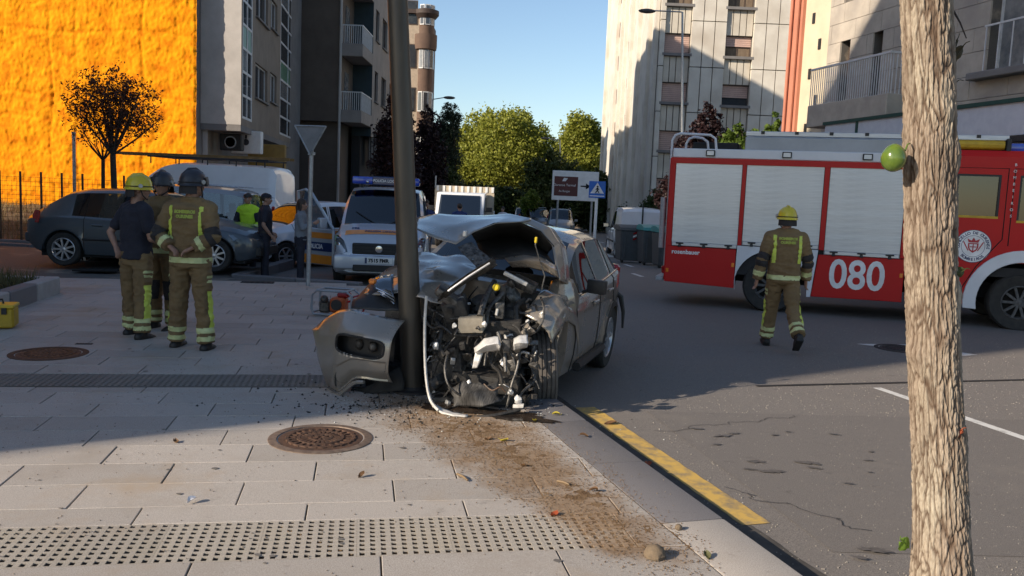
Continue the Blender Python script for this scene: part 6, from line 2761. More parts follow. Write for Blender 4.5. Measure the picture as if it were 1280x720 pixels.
b.loft([[(x, YS - .0, z) for x, z in ((cabx0, cz1 - .10), (4.40, cz1 - .10), (4.55, 2.60))], [(x, 1.14, z) for x, z in ((cabx0, cz1), (4.40, cz1), (4.56, 2.68))]])
b.build('cab_roof', M_fred, ft)
b = MB()
b.bb(cabx0, cabx0 + .05, -1.19, 1.19, .5, cz1 - .03)
b.bb(cabx0 + .05, 4.5, -1.15, 1.15, .85, 1.0)
b.build('cab_back', M_dark, ft, smooth=None)
b = MB()
b.loft([[(4.62, -1.2, .42), (4.62, 1.2, .42)], [(4.78, -1.2, .55), (4.78, 1.2, .55)], [(4.80, -1.2, 1.25), (4.80, 1.2, 1.25)], [(4.77, -1.2, 1.42), (4.77, 1.2, 1.42)]])
b.loft([[(4.55, -1.22, 1.0), (4.55, -1.22, 2.60)], [(4.79, -1.2, 1.0), (4.585, -1.2, 2.62)]])
b.loft([[(4.55, 1.22, 1.0), (4.55, 1.22, 2.60)], [(4.79, 1.2, 1.0), (4.585, 1.2, 2.62)]])
b.build('cab_front', M_fred, ft)
b = MB()
b.loft([[(4.77, -1.16, 1.42), (4.77, 1.16, 1.42)], [(4.56, -1.14, 2.66), (4.56, 1.14, 2.66)]])
b.build('windscreen', M_cglass, ft, smooth=None)
b = MB()
b.box((4.82, 0, .62), (.16, 2.42, .38))
b.build('front_bumper', M_fwhite, ft, bev=.04)
for s in (-1, 1):
	b = MB()
	b.box((4.81, s * .9, .95), (.05, .36, .2))
	b.build('headlight', M_chrome, ft, bev=.03)
	mirror(ft, 4.5, s * 1.3, 2.0, s, M_black, 1.8)
	b = MB()
	for xx in (2.9, 3.95):
		b.box((xx, s * .5, 1.35), (.5, .5, .14))
		b.box((xx - .24, s * .5, 1.75), (.14, .48, .8), rot=Matrix.Rotation(-.15, 3, 'Y'))
	b.build('seat', M_dark, ft, bev=.04, kind='stuff')
b = MB()
b.bb(3.4, 4.1, -.9, .9, cz1 + .0, cz1 + .14)
b.build('beacon_bar', M_blue, ft, bev=.04, seg=2)
# chassis and wheels
b = MB()
b.bb(-1.6, 4.5, -.5, .5, .45, .70)
b.bb(1.0, 2.0, -1.0, -.55, .32, .62)
b.bb(-1.6, -.7, -1.05, 1.05, .50, .64)
b.tube([(0, -1.0, ZA), (0, 1.0, ZA)], .1)
b.tube([(AXF, -1.0, ZA), (AXF, 1.0, ZA)], .09)
b.build('chassis', M_dark, ft, smooth=None)
b = MB()
for s in (-1, 1):
	for xx, rr in ((AXR, .60), (AXF, .64)):
		pr = arc(xx, ZA, rr + .005, -.1, PI + .1, 18)
		b.loft([[(p[0], s * (YS - .02), p[1]) for p in pr], [(p[0], s * .6, p[1]) for p in pr]])
b.build('wheel_well', M_dark, ft, smooth=None)
wm = wheel_mesh(.46, .30, .27, 10, mat('dull wheel steel', (0.10, 0.10, 0.10), (0.05, 0.05, 0.05), scale=20, rough=.7))
for s in (-1, 1):
	for xx in (AXR, AXF):
		put_wheel(ft, wm, xx, s * 1.03, ZA, s)
# lettering on the near side
SD_ = Matrix(((1, 0, 0, 0), (0, 0, -1, 0), (0, 1, 0, 0), (0, 0, 0, 1)))      # local text plane on the -y side
text('080', .68, M_text_w, ft, Matrix.Translation((1.365, -YS - .003, .715)) @ SD_, bold=.012, space=1.0, sx=.86, name='number')
text('rosenbauer', .105, M_text_w, ft, Matrix.Translation((-1.70, -YS - .003, .955)) @ SD_, bold=.003, align='LEFT')
for i, ch in enumerate('BOMBEIROS'):
	text(ch, .06, M_text_w, ft, Matrix.Translation((3.535, -YS - .011, 2.62 - i * .10)) @ SD_)
# door emblem: white disc, ring of letters, red crest
ec = Vector((3.05, -YS, 1.32))
b = MB()
b.lathe([(.262, 0), (.258, -.004), (.0001, -.004)], 48, (ec.x, ec.y, ec.z), axis='y')
em = b.build('emblem', M_text_w, ft)
b = MB()
for r0, r1 in ((.262, .254), (.172, .166)):
	a1, a2 = arc(ec.x, ec.z, r0, 0, 2 * PI, 49), arc(ec.x, ec.z, r1, 0, 2 * PI, 49)
	b.loft([[(p[0], ec.y - .006, p[1]) for p in a1], [(p[0], ec.y - .006, p[1]) for p in a2]])
b.build('ring', P_navy, em, smooth=None, recalc=False)


def ring_text(s_, r, a_mid, step, flip, size):
	for i, ch in enumerate(s_):
		k = i - (len(s_) - 1) / 2
		a = a_mid - k * step * (1 if not flip else -1)
		M = Matrix.Translation((ec.x + r * math.cos(a), ec.y - .006, ec.z + r * math.sin(a))) @ SD_ @ Matrix.Rotation(a - PI / 2 + (PI if flip else 0), 4, 'Z')
		if ch != ' ':
			text(ch, size, P_navy, em, M, bold=.002)


ring_text('CONCELLO DE OURENSE', .212, PI / 2, .185, False, .062)
ring_text('BOMBEIROS', .212, -PI / 2, .19, True, .062)
M_crest = mat('red crest', (0.45, 0.03, 0.04), rough=.5)
b = MB()
sh_o = [(-.075, .05), (-.075, -.02), (-.05, -.07), (0, -.105), (.05, -.07), (.075, -.02), (.075, .05)]
sh_i = [(p[0] * .72, p[1] * .72 - .002) for p in sh_o]
b.add([(ec.x + p[0], ec.y - .007, ec.z + p[1]) for p in sh_o + sh_i], [(i, (i + 1) % 7, 7 + (i + 1) % 7, 7 + i) for i in range(7)])
b.prism([(ec.x - .07, ec.z + .06), (ec.x + .07, ec.z + .06), (ec.x + .09, ec.z + .12), (ec.x + .03, ec.z + .09), (ec.x, ec.z + .14), (ec.x - .03, ec.z + .09), (ec.x - .09, ec.z + .12)], ec.y - .009, ec.y - .005, 'y')
b.box((ec.x, ec.y - .007, ec.z - .02), (.014, .004, .12))
b.box((ec.x, ec.y - .0075, ec.z - .01), (.1, .003, .014))
for sx in (-1, 1):
	b.box((ec.x + sx * .105, ec.y - .007, ec.z - .0), (.016, .004, .16), rot=Matrix.Rotation(sx * .5, 3, 'Y'))
b.build('crest', M_crest, em, smooth=None)
# ================================================================== THE WRECKED CAR
wh = Vector((-.30, -.954, 0)).normalized()
wl = Vector((-wh.y, wh.x, 0))
wc = Vector((1.0, 9.05, 0)) - wl * .85
wk = thing('wrecked_car', 'bronze grey car with its whole front crushed round the leaning post', 'car', (wc.x, wc.y, -.12 + .045), math.atan2(wh.y, wh.x))
wk.rotation_euler = (R(-3.6), R(0.6), math.atan2(wh.y, wh.x))
bpy.context.view_layer.update()
WMi = (Matrix.Translation(wk.location) @ wk.rotation_euler.to_matrix().to_4x4()).inverted()


def WL(px, py, Y):
	"""Position on the wreck (its own axes) read off the photograph at depth Y."""
	return WMi @ at(px, py, Y)


M_bronze = P_bronze
M_under = mat('hood underside', (0.012, 0.011, 0.010), (0.03, 0.028, 0.026), scale=10, rough=.85)
M_eng = mat('dirty engine black', (0.016, 0.015, 0.014), (0.05, 0.045, 0.04), scale=25, rough=.6, bump=.3, bscale=80)
M_engm = mat('dirty cast alloy', (0.15, 0.143, 0.135), (0.04, 0.038, 0.035), scale=30, rough=.5, metal=.6, bump=.4, bscale=90)
M_cast = mat('bright broken alloy', (0.72, 0.71, 0.69), (0.55, 0.54, 0.52), scale=30, rough=.4, metal=.3, bump=.3, bscale=90)
M_beige = mat('beige battery case', (0.40, 0.35, 0.27), (0.30, 0.26, 0.2), scale=18, rough=.7)
M_trimw = mat('pale broken plastic', (0.62, 0.60, 0.56), (0.42, 0.4, 0.37), scale=20, rough=.55)
M_yel = mat('yellow cap', (0.75, 0.55, 0.02), rough=.4)
M_wire = mat('copper wire loom', (0.10, 0.05, 0.025), (0.03, 0.025, 0.02), scale=30, rough=.6)

S = dict(x0=-.88, x1=1.86, paint=M_bronze, ra=.385, zax=.33, axles=(0.0,),
		 zb=[(-.88, .42), (-.6, .28), (0, .24), (1.86, .24)],
		 zs=[(-.88, .98), (-.4, 1.02), (.4, .98), (1.2, .94), (1.86, .92)],
		 zt=[(-.88, 1.01), (-.8, 1.07), (-.5, 1.27), (-.2, 1.375), (.2, 1.43), (.55, 1.43), (.85, 1.38), (1.62, 1.04), (1.86, .98)],
		 w=[(-.88, .72), (-.7, .83), (-.2, .89), (.6, .90), (1.5, .89), (1.86, .87)],
		 wt=[(-.88, .60), (-.5, .60), (.1, .62), (.7, .60), (1.5, .70), (1.86, .76)],
		 win=[(-.52, -.02), (.08, .62), (.70, 1.38)], doors=[(-.02, .68), (.68, 1.6)], ws=(.88, 1.62), rw=(-.84, -.42), crown=.035, glass=(.05, .88), flare=.02)
S['handle_m'] = M_bronze
wo = car(wk, S)
wm = wheel_mesh(.335, .215, .22, 10, M_alloy)
for s in (1, -1):
	put_wheel(wk, wm, 0, s * .80, .335, s)
	b = MB()
	b.box((-.80, s * .72, .97), (.12, .14, .16))
	b.build('tail_lamp', M_red, wk, bev=.03)
	b = MB()
	b.tube([(.4, s * .905, .30), (1.5, s * .90, .30)], .045, n=6)
	b.build('sill_trim', M_black, wk)
	q = MB()
	pr = [(.40 * math.cos(a), .33 + .40 * math.sin(a)) for a in np.linspace(.0, PI, 18)]
	pr2 = [(.355 * math.cos(a), .33 + .355 * math.sin(a)) for a in np.linspace(.0, PI, 18)]
	q.loft([[(p[0], s * .918, p[1]) for p in pr], [(p[0], s * .928, p[1]) for p in pr2]])
	q.build('arch_trim', M_black, wk)
	mirror(wk, 1.32, s * .87, 1.0, s, M_black, .85)
b = MB()
b.bb(-.93, -.7, -.74, .74, .36, .66)
b.build('rear_bumper', M_bronze, wk, bev=.06, seg=3)
b = MB()
b.tube([WL(757, 372, 9.35), WL(768, 364, 9.4), WL(776, 371, 9.4), WL(779, 390, 9.4), WL(778, 410, 9.4)], [.03, .035, .03, .022, .012], n=8)
b.build('torn_trim', M_black, wk)
# chrome edge round the side glass
for s in (1, -1):
	b = MB()
	b.tube([(x, s * (wo['y'](x, pchip(S['zs'])(x) + .01) + .004), pchip(S['zs'])(x) + .012) for x in np.linspace(-.5, 1.4, 16)], .008, n=5)
	b.build('window_trim', M_chrome, wk)

# ---- front left wing (to the right in the photo): crumpled skin from the pillar to the wheel
rr_ = random.Random(4)


def crumple(p, k, f=5.0, sd=0.0):
	p = Vector(p)
	v = Vector((noise.noise(p * f + Vector((sd, 0, 0))), noise.noise(p * f + Vector((0, sd + 7, 0))), noise.noise(p * f + Vector((0, 0, sd + 13)))))
	return p + v * k


def sheet(name, rows, m, k=.02, f=5.0, sub=4, thick=.006, m2=None, sd=0.0, parent=wk):
	"""Bent sheet metal through rows of control points (bilinear subdivision, then creased with noise)."""
	Rn, Cn = len(rows), len(rows[0])
	out = []
	for i in range((Rn - 1) * sub + 1):
		a = min(i / sub, Rn - 1 - 1e-9)
		i0 = int(a)
		ta = a - i0
		row = []
		for j in range((Cn - 1) * sub + 1):
			c = min(j / sub, Cn - 1 - 1e-9)
			j0 = int(c)
			tc = c - j0
			P = Vector(rows[i0][j0]) * (1 - ta) * (1 - tc) + Vector(rows[i0 + 1][j0]) * ta * (1 - tc) + Vector(rows[i0][j0 + 1]) * (1 - ta) * tc + Vector(rows[i0 + 1][j0 + 1]) * ta * tc
			row.append(crumple(P, k, f, sd))
		out.append(row)
	q = MB()
	q.loft(out)
	me = q.mesh(name, smooth=50, recalc=False)
	o = link(name, me, [m, m2 or m], parent)
	sm_ = o.modifiers.new('solid', 'SOLIDIFY')
	sm_.thickness = thick
	sm_.offset = 0
	if m2:
		sm_.material_offset = 0
	return o


arch_pts = [(1.95 + .42 * math.cos(a), .36 + .42 * math.sin(a)) for a in np.linspace(PI * .95, PI * .22, 7)]
top_pts = [(1.60, .95), (1.72, .99), (1.84, 1.0), (1.97, 1.0), (2.10, .97), (2.22, .90), (2.30, .80)]
rows = [[(x, .905 - .01 * i, z) for i, (x, z) in enumerate(arch_pts)],
		[(x * .5 + a * .5, .905 - .015 * i, z * .5 + c * .5) for i, ((x, z), (a, c)) in enumerate(zip(arch_pts, top_pts))],
		[(x, .83 - .02 * i, z) for i, (x, z) in enumerate(top_pts)],
		[(x - .05, .70 - .02 * i, z + .03) for i, (x, z) in enumerate(top_pts)]]
sheet('front_wing', rows, M_bronze, .030, 4.5)
# the pale stump of the wing standing up towards the camera
rows = [[WL(683, 392, 7.35), WL(700, 398, 7.3), WL(722, 385, 7.5)], [WL(682, 372, 7.35), WL(697, 374, 7.25), WL(722, 365, 7.5)], [WL(690, 350, 7.4), WL(700, 347, 7.35), WL(716, 349, 7.5)]]
sheet('wing_stump', rows, M_bronze, .015, 6)
# torn arch edge hanging in front of the tyre
rows = [[WL(x, y, 7.15) for x, y in ((694, 395), (690, 415), (682, 440), (672, 465))], [WL(x, y, 7.1) for x, y in ((708, 392), (702, 415), (690, 445), (677, 470))]]
sheet('torn_arch', rows, M_bronze, .01, 6)
M_tread = mat('dusty tyre tread', (0.13, 0.115, 0.10), (0.08, 0.07, 0.062), scale=14, rough=.9)
tw = MB()
rw_, ww_ = .335, .225
prf = [(.21, -ww_ * .42), (rw_ * .93, -ww_ * .5), (rw_ * .985, -ww_ * .42)]
for g in range(5):
	y0_, y1_ = ww_ * (-.40 + g * .165), ww_ * (-.40 + g * .165 + .125)
	prf += [(rw_ * .965, y0_ - .001), (rw_, y0_ + .002), (rw_, y1_ - .002), (rw_ * .965, y1_ + .001)]
prf += [(rw_ * .985, ww_ * .42), (rw_ * .93, ww_ * .5), (.21, ww_ * .42)]
tw.lathe(prf, 44, axis='y', cap=False)
tme = tw.mesh('tyre', smooth=30)
tme.materials.append(M_tread)
put_wheel(wk, (tme, wm[1]), 1.95, .70, .325, 1, steer=R(20), camber=R(5))
# ---- folded bonnet: sky-lit top sheet, curled scoop with its dark lining, right hand band
rows = [[WL(*p) for p in ((520, 271, 7.85), (545, 267, 7.85), (575, 268, 7.8), (605, 270, 7.75), (635, 268, 7.65), (664, 273, 7.5))],
		[WL(*p) for p in ((520, 277, 7.45), (545, 279, 7.45), (570, 283, 7.4), (600, 276, 7.45), (635, 272, 7.5), (664, 275, 7.45))],
		[WL(*p) for p in ((520, 286, 7.12), (544, 297, 7.08), (569, 305, 7.04), (592, 290, 7.12), (620, 279, 7.25), (655, 277, 7.38))]]
sheet('folded_bonnet', rows, M_bronze, .012, 4.0, sub=6)
rows = [[WL(*p) for p in ((588, 291, 7.12), (618, 279, 7.25), (650, 278, 7.38), (676, 289, 7.36), (692, 308, 7.3))],
		[WL(*p) for p in ((596, 303, 7.8), (624, 297, 8.0), (650, 298, 8.0), (668, 305, 7.9), (684, 318, 7.7))],
		[WL(*p) for p in ((602, 324, 7.3), (630, 324, 7.28), (655, 319, 7.22), (676, 322, 7.18), (693, 332, 7.15))]]
sheet('bonnet_lining', rows, M_under, .008, 5, sub=5)
rows = [[WL(*p) for p in ((630, 323, 7.27), (655, 318, 7.2), (676, 321, 7.16), (693, 331, 7.13))],
		[WL(*p) for p in ((634, 327, 7.1), (658, 325, 7.03), (678, 328, 7.0), (696, 338, 7.02))],
		[WL(*p) for p in ((640, 334, 7.18), (662, 334, 7.1), (682, 339, 7.08), (698, 347, 7.08))]]
sheet('bonnet_lip', rows, M_bronze, .006, 6, sub=5)
rows = [[WL(*p) for p in ((650, 276, 7.40), (674, 287, 7.38), (689, 306, 7.32), (694, 330, 7.2), (699, 350, 7.15))],
		[WL(*p) for p in ((660, 272, 7.5), (686, 284, 7.48), (700, 305, 7.42), (706, 330, 7.35), (707, 354, 7.3))],
		[WL(*p) for p in ((662, 274, 7.9), (692, 287, 7.8), (707, 308, 7.7), (711, 332, 7.6), (711, 356, 7.5))]]
sheet('bonnet_edge', rows, M_bronze, .008, 5, sub=5)
b = MB()
b.tube([WL(676, 330, 7.0), WL(681, 345, 6.98), WL(677, 362, 6.98)], .006, n=6)
b.tube([WL(671, 298, 7.0), WL(669, 306, 6.98), WL(676, 330, 7.0)], .005, n=6)
b.build('bonnet_stay', M_engm, wk)
b = MB()
b.box(WL(670, 300, 6.98), (.02, .02, .05))
b.build('yellow_tag', M_yel, wk, bev=.004)
# crumpled right wing and scuttle, reflecting the sky below the bonnet
rows = [[WL(*p) for p in ((520, 318, 8.0), (550, 318, 8.0), (580, 320, 7.95), (600, 326, 7.9))],
		[WL(*p) for p in ((520, 333, 7.55), (550, 333, 7.5), (578, 336, 7.5), (596, 340, 7.5))],
		[WL(*p) for p in ((516, 352, 7.15), (545, 355, 7.1), (566, 357, 7.1), (585, 356, 7.1))],
		[WL(*p) for p in ((516, 372, 6.95), (540, 376, 6.9), (556, 378, 6.9), (570, 375, 6.95))]]
sheet('crushed_wing', rows, M_bronze, .035, 5.5, sub=6, sd=2.0)
rows = [[WL(*p) for p in ((470, 345, 7.9), (485, 336, 7.9), (505, 330, 7.9))],
		[WL(*p) for p in ((462, 356, 7.5), (482, 350, 7.45), (506, 346, 7.4))],
		[WL(*p) for p in ((455, 368, 7.2), (478, 368, 7.15), (505, 364, 7.1))]]
sheet('crushed_wing', rows, M_bronze, .02, 6, sub=5, sd=5.0)
# ---- right front corner of the bumper, hanging off
path = pchip([(0, 2.50), (.24, 2.72), (.5, 2.86), (.8, 2.90), (1, 2.86)])
pathy = pchip([(0, -1.22), (.12, -1.09), (.24, -.95), (.5, -.74), (.8, -.48), (1, -.30)])
ztop = pchip([(0, .50), (.12, .60), (.3, .71), (.5, .74), (1, .72)])
zbot = pchip([(0, .46), (.08, .30), (.16, .14), (.24, .045), (.45, .05), (.55, .12), (.66, .20), (.8, .22), (1, .22)])
NS_, NT_ = 60, 34
q = MB()
for i in range(NS_):
	for j in range(NT_):
		c = []
		skip = False
		for (ii, jj) in ((i, j), (i + 1, j), (i + 1, j + 1), (i, j + 1)):
			s_, t_ = ii / NS_, jj / NT_
			z = zbot(s_) + (ztop(s_) - zbot(s_)) * t_
			bulge = .06 * math.sin(PI * t_ ** .8) - .30 * max(0, t_ - .72) ** 1.5 * 4 * min(1, s_ * 2.2) - .05 * max(0, .2 - t_) * 5
			if s_ < .12:
				bulge -= .02 * (1 - s_ / .12)
			# lower scoop crease
			if .42 < s_ < .98 and .05 < t_ < .38:
				bulge -= .018
			c.append(crumple((path(s_) + bulge, pathy(s_), z), .008, 4.0))
		sc_, zc_ = (i + .5) / NS_, sum(p.z for p in c) / 4
		if ((sc_ - .69) / .25) ** 4 + ((zc_ - .50) / .075) ** 4 < 1:
			continue
		q.add(c, [(0, 1, 2, 3)])
o = link('bumper_corner', q.mesh('bumper_corner', smooth=45, recalc=False), M_bronze, wk)
md = o.modifiers.new('solid', 'SOLIDIFY')
md.thickness = .006
q = MB()
q.loft([[(path(s_) - dd, pathy(s_), z) for z in (.40, .60)] for s_, dd in ((.36, .03), (.47, .05), (.7, .05), (.94, .05), (1.0, .03))])
fogp = q.build('fog_lamp_pocket', M_black, wk)
for s_, m_ in ((.66, M_eng), (.80, M_engm)):
	q = MB()
	q.ball((path(s_) - .04, pathy(s_), .50), (.03, .035, .045), 12, 8)
	q.build('fog_lamp', m_, fogp)
q = MB()
rim_ = []
for a in np.linspace(0, 2 * PI, 40):
	s_ = .69 + .255 * math.copysign(abs(math.cos(a)) ** .5, math.cos(a))
	rim_.append((path(s_) + .052, pathy(s_), .50 + .078 * math.copysign(abs(math.sin(a)) ** .5, math.sin(a))))
q.tube(rim_, .011, n=6)
q.build('pocket_edge', M_under, wk)
q = MB()
q.tube([(path(s_) + .03, pathy(s_), z) for s_, z in ((.46, .13), (.44, .2), (.47, .30), (.55, .325), (.97, .33))], .006, n=5)
q.build('bumper_crease', M_under, wk)
for k in range(4):
	s_ = .045 + .045 * k
	q = MB()
	z = zbot(s_) + .05 + .02 * k
	q.box((path(s_) + .006, pathy(s_), z + .03), (.02, .03, .035))
	q.build('clip_slot', M_under, wk)
q = MB()
q.tube([(path(s_) + .02, pathy(s_) + .02, zbot(s_) + .0) for s_ in np.linspace(.25, .75, 14)], .016, n=6)
q.build('lower_lip', M_bronze, wk)
# arch liner torn out below the corner
rows = [[WL(*p) for p in ((432, 488, 7.0), (455, 482, 6.95), (480, 468, 6.9), (500, 460, 6.9))],
		[WL(*p) for p in ((440, 498, 6.95), (460, 496, 6.9), (484, 490, 6.85), (505, 488, 6.85))]]
sheet('arch_liner', rows, M_under, .03, 7, sub=5)
# right head lamp: glass, indicator, housing
rows = [[WL(*p) for p in ((463, 351, 7.3), (475, 345, 7.3), (492, 343, 7.25))], [WL(*p) for p in ((470, 362, 7.12), (480, 362, 7.1), (492, 366, 7.05))], [WL(*p) for p in ((480, 371, 7.08), (486, 375, 7.05), (494, 378, 7.0))]]
hl = sheet('headlamp_glass', rows, M_lens, .004, 6)
rows = [[WL(*p) for p in ((452, 366, 7.4), (470, 350, 7.45), (500, 345, 7.45))], [WL(*p) for p in ((440, 376, 7.2), (462, 372, 7.15), (500, 375, 7.1))], [WL(*p) for p in ((438, 386, 7.1), (465, 388, 7.05), (502, 388, 7.0))]]
sheet('headlamp_housing', rows, M_black, .02, 6)
q = MB()
q.box(WL(466, 352, 7.26), (.05, .07, .05))
q.build('indicator', M_amber, wk, bev=.015)
for k in range(3):
	q = MB()
	q.tube([WL(470 + 3 * k, 360 + 4 * k, 7.1), WL(482 + 2 * k, 366 + 4 * k, 7.06), WL(493, 372 + 4 * k, 7.0)], .006, n=5)
	q.build('reflector_rib', M_chrome, hl)
# ---- engine bay
def part_box(name, px, py, Y, size, m, rot=(0, 0, 0), bev=.012, taper=1.0):
	q = MB()
	Q = Matrix.Rotation(rot[2], 3, 'Z') @ Matrix.Rotation(rot[1], 3, 'Y') @ Matrix.Rotation(rot[0], 3, 'X')
	q.box(WL(px, py, Y), size, rot=Q, taper=taper)
	q.v = [tuple(crumple(v, .012, 9.0)) for v in q.v]
	return q.build(name, m, wk, bev=bev, seg=2)


def hose(name, pts, r, m, n=7):
	P = [WL(*p) for p in pts]
	out = []
	for i in range(len(P) - 1):
		p0, p1, p2, p3 = P[max(0, i - 1)], P[i], P[i + 1], P[min(len(P) - 1, i + 2)]
		for k in range(4):
			t = k / 4
			out.append(.5 * ((2 * p1) + (p2 - p0) * t + (2 * p0 - 5 * p1 + 4 * p2 - p3) * t * t + (3 * p1 - p0 - 3 * p2 + p3) * t ** 3))
	out.append(P[-1])
	q = MB()
	q.tube(out, r, n=n)
	return q.build(name, m, wk)


part_box('inner_wing', 478, 440, 7.35, (.10, .85, .62), M_under)
part_box('inner_wing', 500, 470, 7.2, (.3, .5, .25), M_under)
part_box('bulkhead', 600, 385, 7.75, (.12, 1.5, .75), M_under)
part_box('bulkhead', 600, 440, 7.7, (.2, 1.3, .6), M_under)
part_box('engine_block', 610, 420, 7.15, (.55, .62, .42), M_eng, (.1, .1, .2))
part_box('sump', 612, 478, 6.95, (.5, .55, .28), M_eng, (0, .1, .15))
part_box('gearbox', 566, 460, 6.95, (.35, .26, .30), M_eng, (.2, 0, .1))
part_box('crossmember', 600, 500, 6.72, (.12, .75, .08), M_eng, (.12, 0, .25))
part_box('battery', 590, 404, 6.78, (.16, .20, .12), M_beige, (.12, .05, .2))
part_box('battery_tray', 592, 416, 6.85, (.2, .26, .03), M_eng, (.12, 0, .2))
part_box('airbox', 570, 385, 6.9, (.25, .2, .16), M_eng, (.4, .1, .3), bev=.03)
part_box('air_duct', 562, 372, 6.85, (.16, .26, .08), M_engm, (-.55, .1, .2), bev=.03)
part_box('strut_tower', 668, 385, 7.35, (.22, .20, .3), M_eng, (.1, 0, 0), bev=.03)
part_box('coolant_tank', 655, 355, 7.2, (.15, .22, .09), M_engm, (-.3, .1, .1), bev=.03)
part_box('wing_rail', 645, 348, 7.05, (.05, .22, .035), M_cast, (-.35, 0, .1), bev=.008)
part_box('fuse_box', 625, 388, 6.85, (.08, .07, .13), M_engm, (.1, 0, .2))
part_box('radiator_mount', 628, 372, 7.0, (.05, .05, .2), M_eng, (.0, 0, .2))
part_box('alternator', 640, 395, 7.0, (.16, .15, .15), M_eng, (0, 0, 0), bev=.05)
part_box('brake_bracket', 640, 460, 6.8, (.06, .08, .14), M_engm, (.3, 0, 0))
part_box('mount', 567, 440, 6.75, (.08, .07, .09), M_engm, (.3, .2, 0))
# bright broken casting caught by the sun
rows = [[WL(*p) for p in ((593, 436, 6.52), (606, 424, 6.50), (622, 421, 6.49), (624, 428, 6.49))],
		[WL(*p) for p in ((594, 440, 6.47), (608, 432, 6.42), (622, 430, 6.41), (625, 434, 6.42))],
		[WL(*p) for p in ((596, 441, 6.50), (610, 438, 6.48), (622, 437, 6.47), (625, 438, 6.48))]]
sheet('broken_casting', rows, M_cast, .008, 12, thick=.02)
rows = [[WL(*p) for p in ((643, 424, 6.52), (650, 420, 6.5), (660, 420, 6.5))], [WL(*p) for p in ((642, 431, 6.45), (650, 428, 6.42), (660, 428, 6.43))], [WL(*p) for p in ((642, 437, 6.5), (650, 436, 6.48), (659, 433, 6.48))]]
sheet('broken_casting', rows, M_cast, .008, 12, thick=.02)
rows = [[WL(*p) for p in ((594, 440, 6.5), (604, 438, 6.5))], [WL(*p) for p in ((592, 452, 6.5), (600, 452, 6.48))], [WL(*p) for p in ((591, 460, 6.52), (597, 460, 6.5))]]
sheet('cast_leg', rows, M_cast, .006, 12, thick=.015)
part_box('cast_block', 633, 432, 6.5, (.06, .06, .10), M_engm, (.1, 0, .2))
part_box('cast_block', 578, 432, 6.7, (.05, .05, .07), M_engm, (.3, .2, .2))
for px, py, Y, r in ((678, 393, 6.9, .022), (545, 432, 6.6, .025), (580, 500, 6.5, .02), (638, 490, 6.5, .022), (648, 500, 6.5, .03), (606, 405, 6.6, .02), (660, 402, 6.9, .018), (568, 407, 6.6, .016), (629, 455, 6.55, .016), (586, 478, 6.55, .018)):
	q = MB()
	q.ball(WL(px, py, Y), (r, r * 1.1, r * 1.2), 10, 7)
	q.v = [tuple(crumple(v, .012, 40.0)) for v in q.v]
	q.build('broken_fitting', M_cast, wk)
q = MB()
c_ = WL(621, 359, 6.75)
q.lathe([(.028, 0), (.028, .02), (.02, .03), (.0001, .032)], 18, tuple(c_), axis='x')
q.build('yellow_cap', M_yel, wk)
# radiator pipes, belts and hoses
for pts, r, m in (
		(((560, 440, 6.6), (556, 460, 6.5), (560, 480, 6.45), (572, 492, 6.45), (585, 498, 6.5)), .010, M_engm),
		(((650, 440, 6.6), (646, 462, 6.55), (640, 480, 6.5), (636, 498, 6.5), (633, 510, 6.5)), .010, M_engm),
		(((668, 430, 6.9), (664, 455, 6.8), (668, 475, 6.7), (655, 488, 6.6), (648, 498, 6.5)), .011, M_engm),
		(((610, 440, 6.6), (614, 455, 6.55), (624, 465, 6.55), (628, 480, 6.55)), .014, M_eng),
		(((640, 345, 7.2), (630, 365, 7.0), (612, 385, 6.9), (608, 405, 6.85)), .022, M_engm),
		(((618, 352, 7.1), (606, 375, 6.85), (600, 395, 6.75)), .026, M_engm),
		(((655, 375, 7.1), (645, 385, 6.95), (648, 405, 6.9), (660, 412, 6.9), (672, 405, 6.95), (670, 388, 7.0)), .024, M_eng),
		(((676, 372, 7.0), (680, 385, 6.9), (678, 402, 6.85), (670, 415, 6.85)), .010, M_engm),
		(((545, 400, 6.9), (552, 415, 6.75), (548, 432, 6.65), (556, 445, 6.6)), .020, M_eng),
		(((605, 480, 6.5), (615, 488, 6.45), (625, 484, 6.45), (632, 490, 6.45)), .007, M_wire),
		(((622, 415, 6.6), (630, 440, 6.55), (632, 465, 6.5)), .016, M_engm),
		(((536, 385, 6.95), (548, 392, 6.85), (560, 398, 6.8), (575, 398, 6.75)), .010, M_engm),
		(((528, 395, 6.9), (540, 410, 6.8), (552, 408, 6.75), (565, 418, 6.7)), .012, M_eng)):
	hose('hose' if m is M_eng else ('wire' if m is M_wire else 'pipe'), pts, r, m)
rg = random.Random(12)
q1, q2, q3 = MB(), MB(), MB()
for k in range(260):
	px, py = rg.uniform(536, 668), rg.uniform(375, 512)
	Y = 6.55 + rg.uniform(0, .5) + max(0, (440 - py)) * .004
	p = WL(px, py, Y)
	qq = rg.choice((q1, q2, q2, q2, q2, q2, q3))
	if rg.random() < .5:
		d = Vector((rg.gauss(0, .05), rg.gauss(0, .07), rg.gauss(0, .08)))
		qq.tube([p, p + d * .5 + Vector((0, 0, .02)), p + d], rg.uniform(.004, .012), n=5)
	else:
		Q = Matrix.Rotation(rg.uniform(0, 3), 3, 'Z') @ Matrix.Rotation(rg.uniform(0, 3), 3, 'X')
		qq.box(p, (rg.uniform(.02, .08), rg.uniform(.02, .07), rg.uniform(.01, .04)), rot=Q)
q1.build('broken_bits', M_engm, wk, kind='stuff', bev=.002)
q2.build('broken_bits', M_eng, wk, kind='stuff', bev=.002)
q3.build('broken_bits', M_cast, wk, kind='stuff', bev=.002)
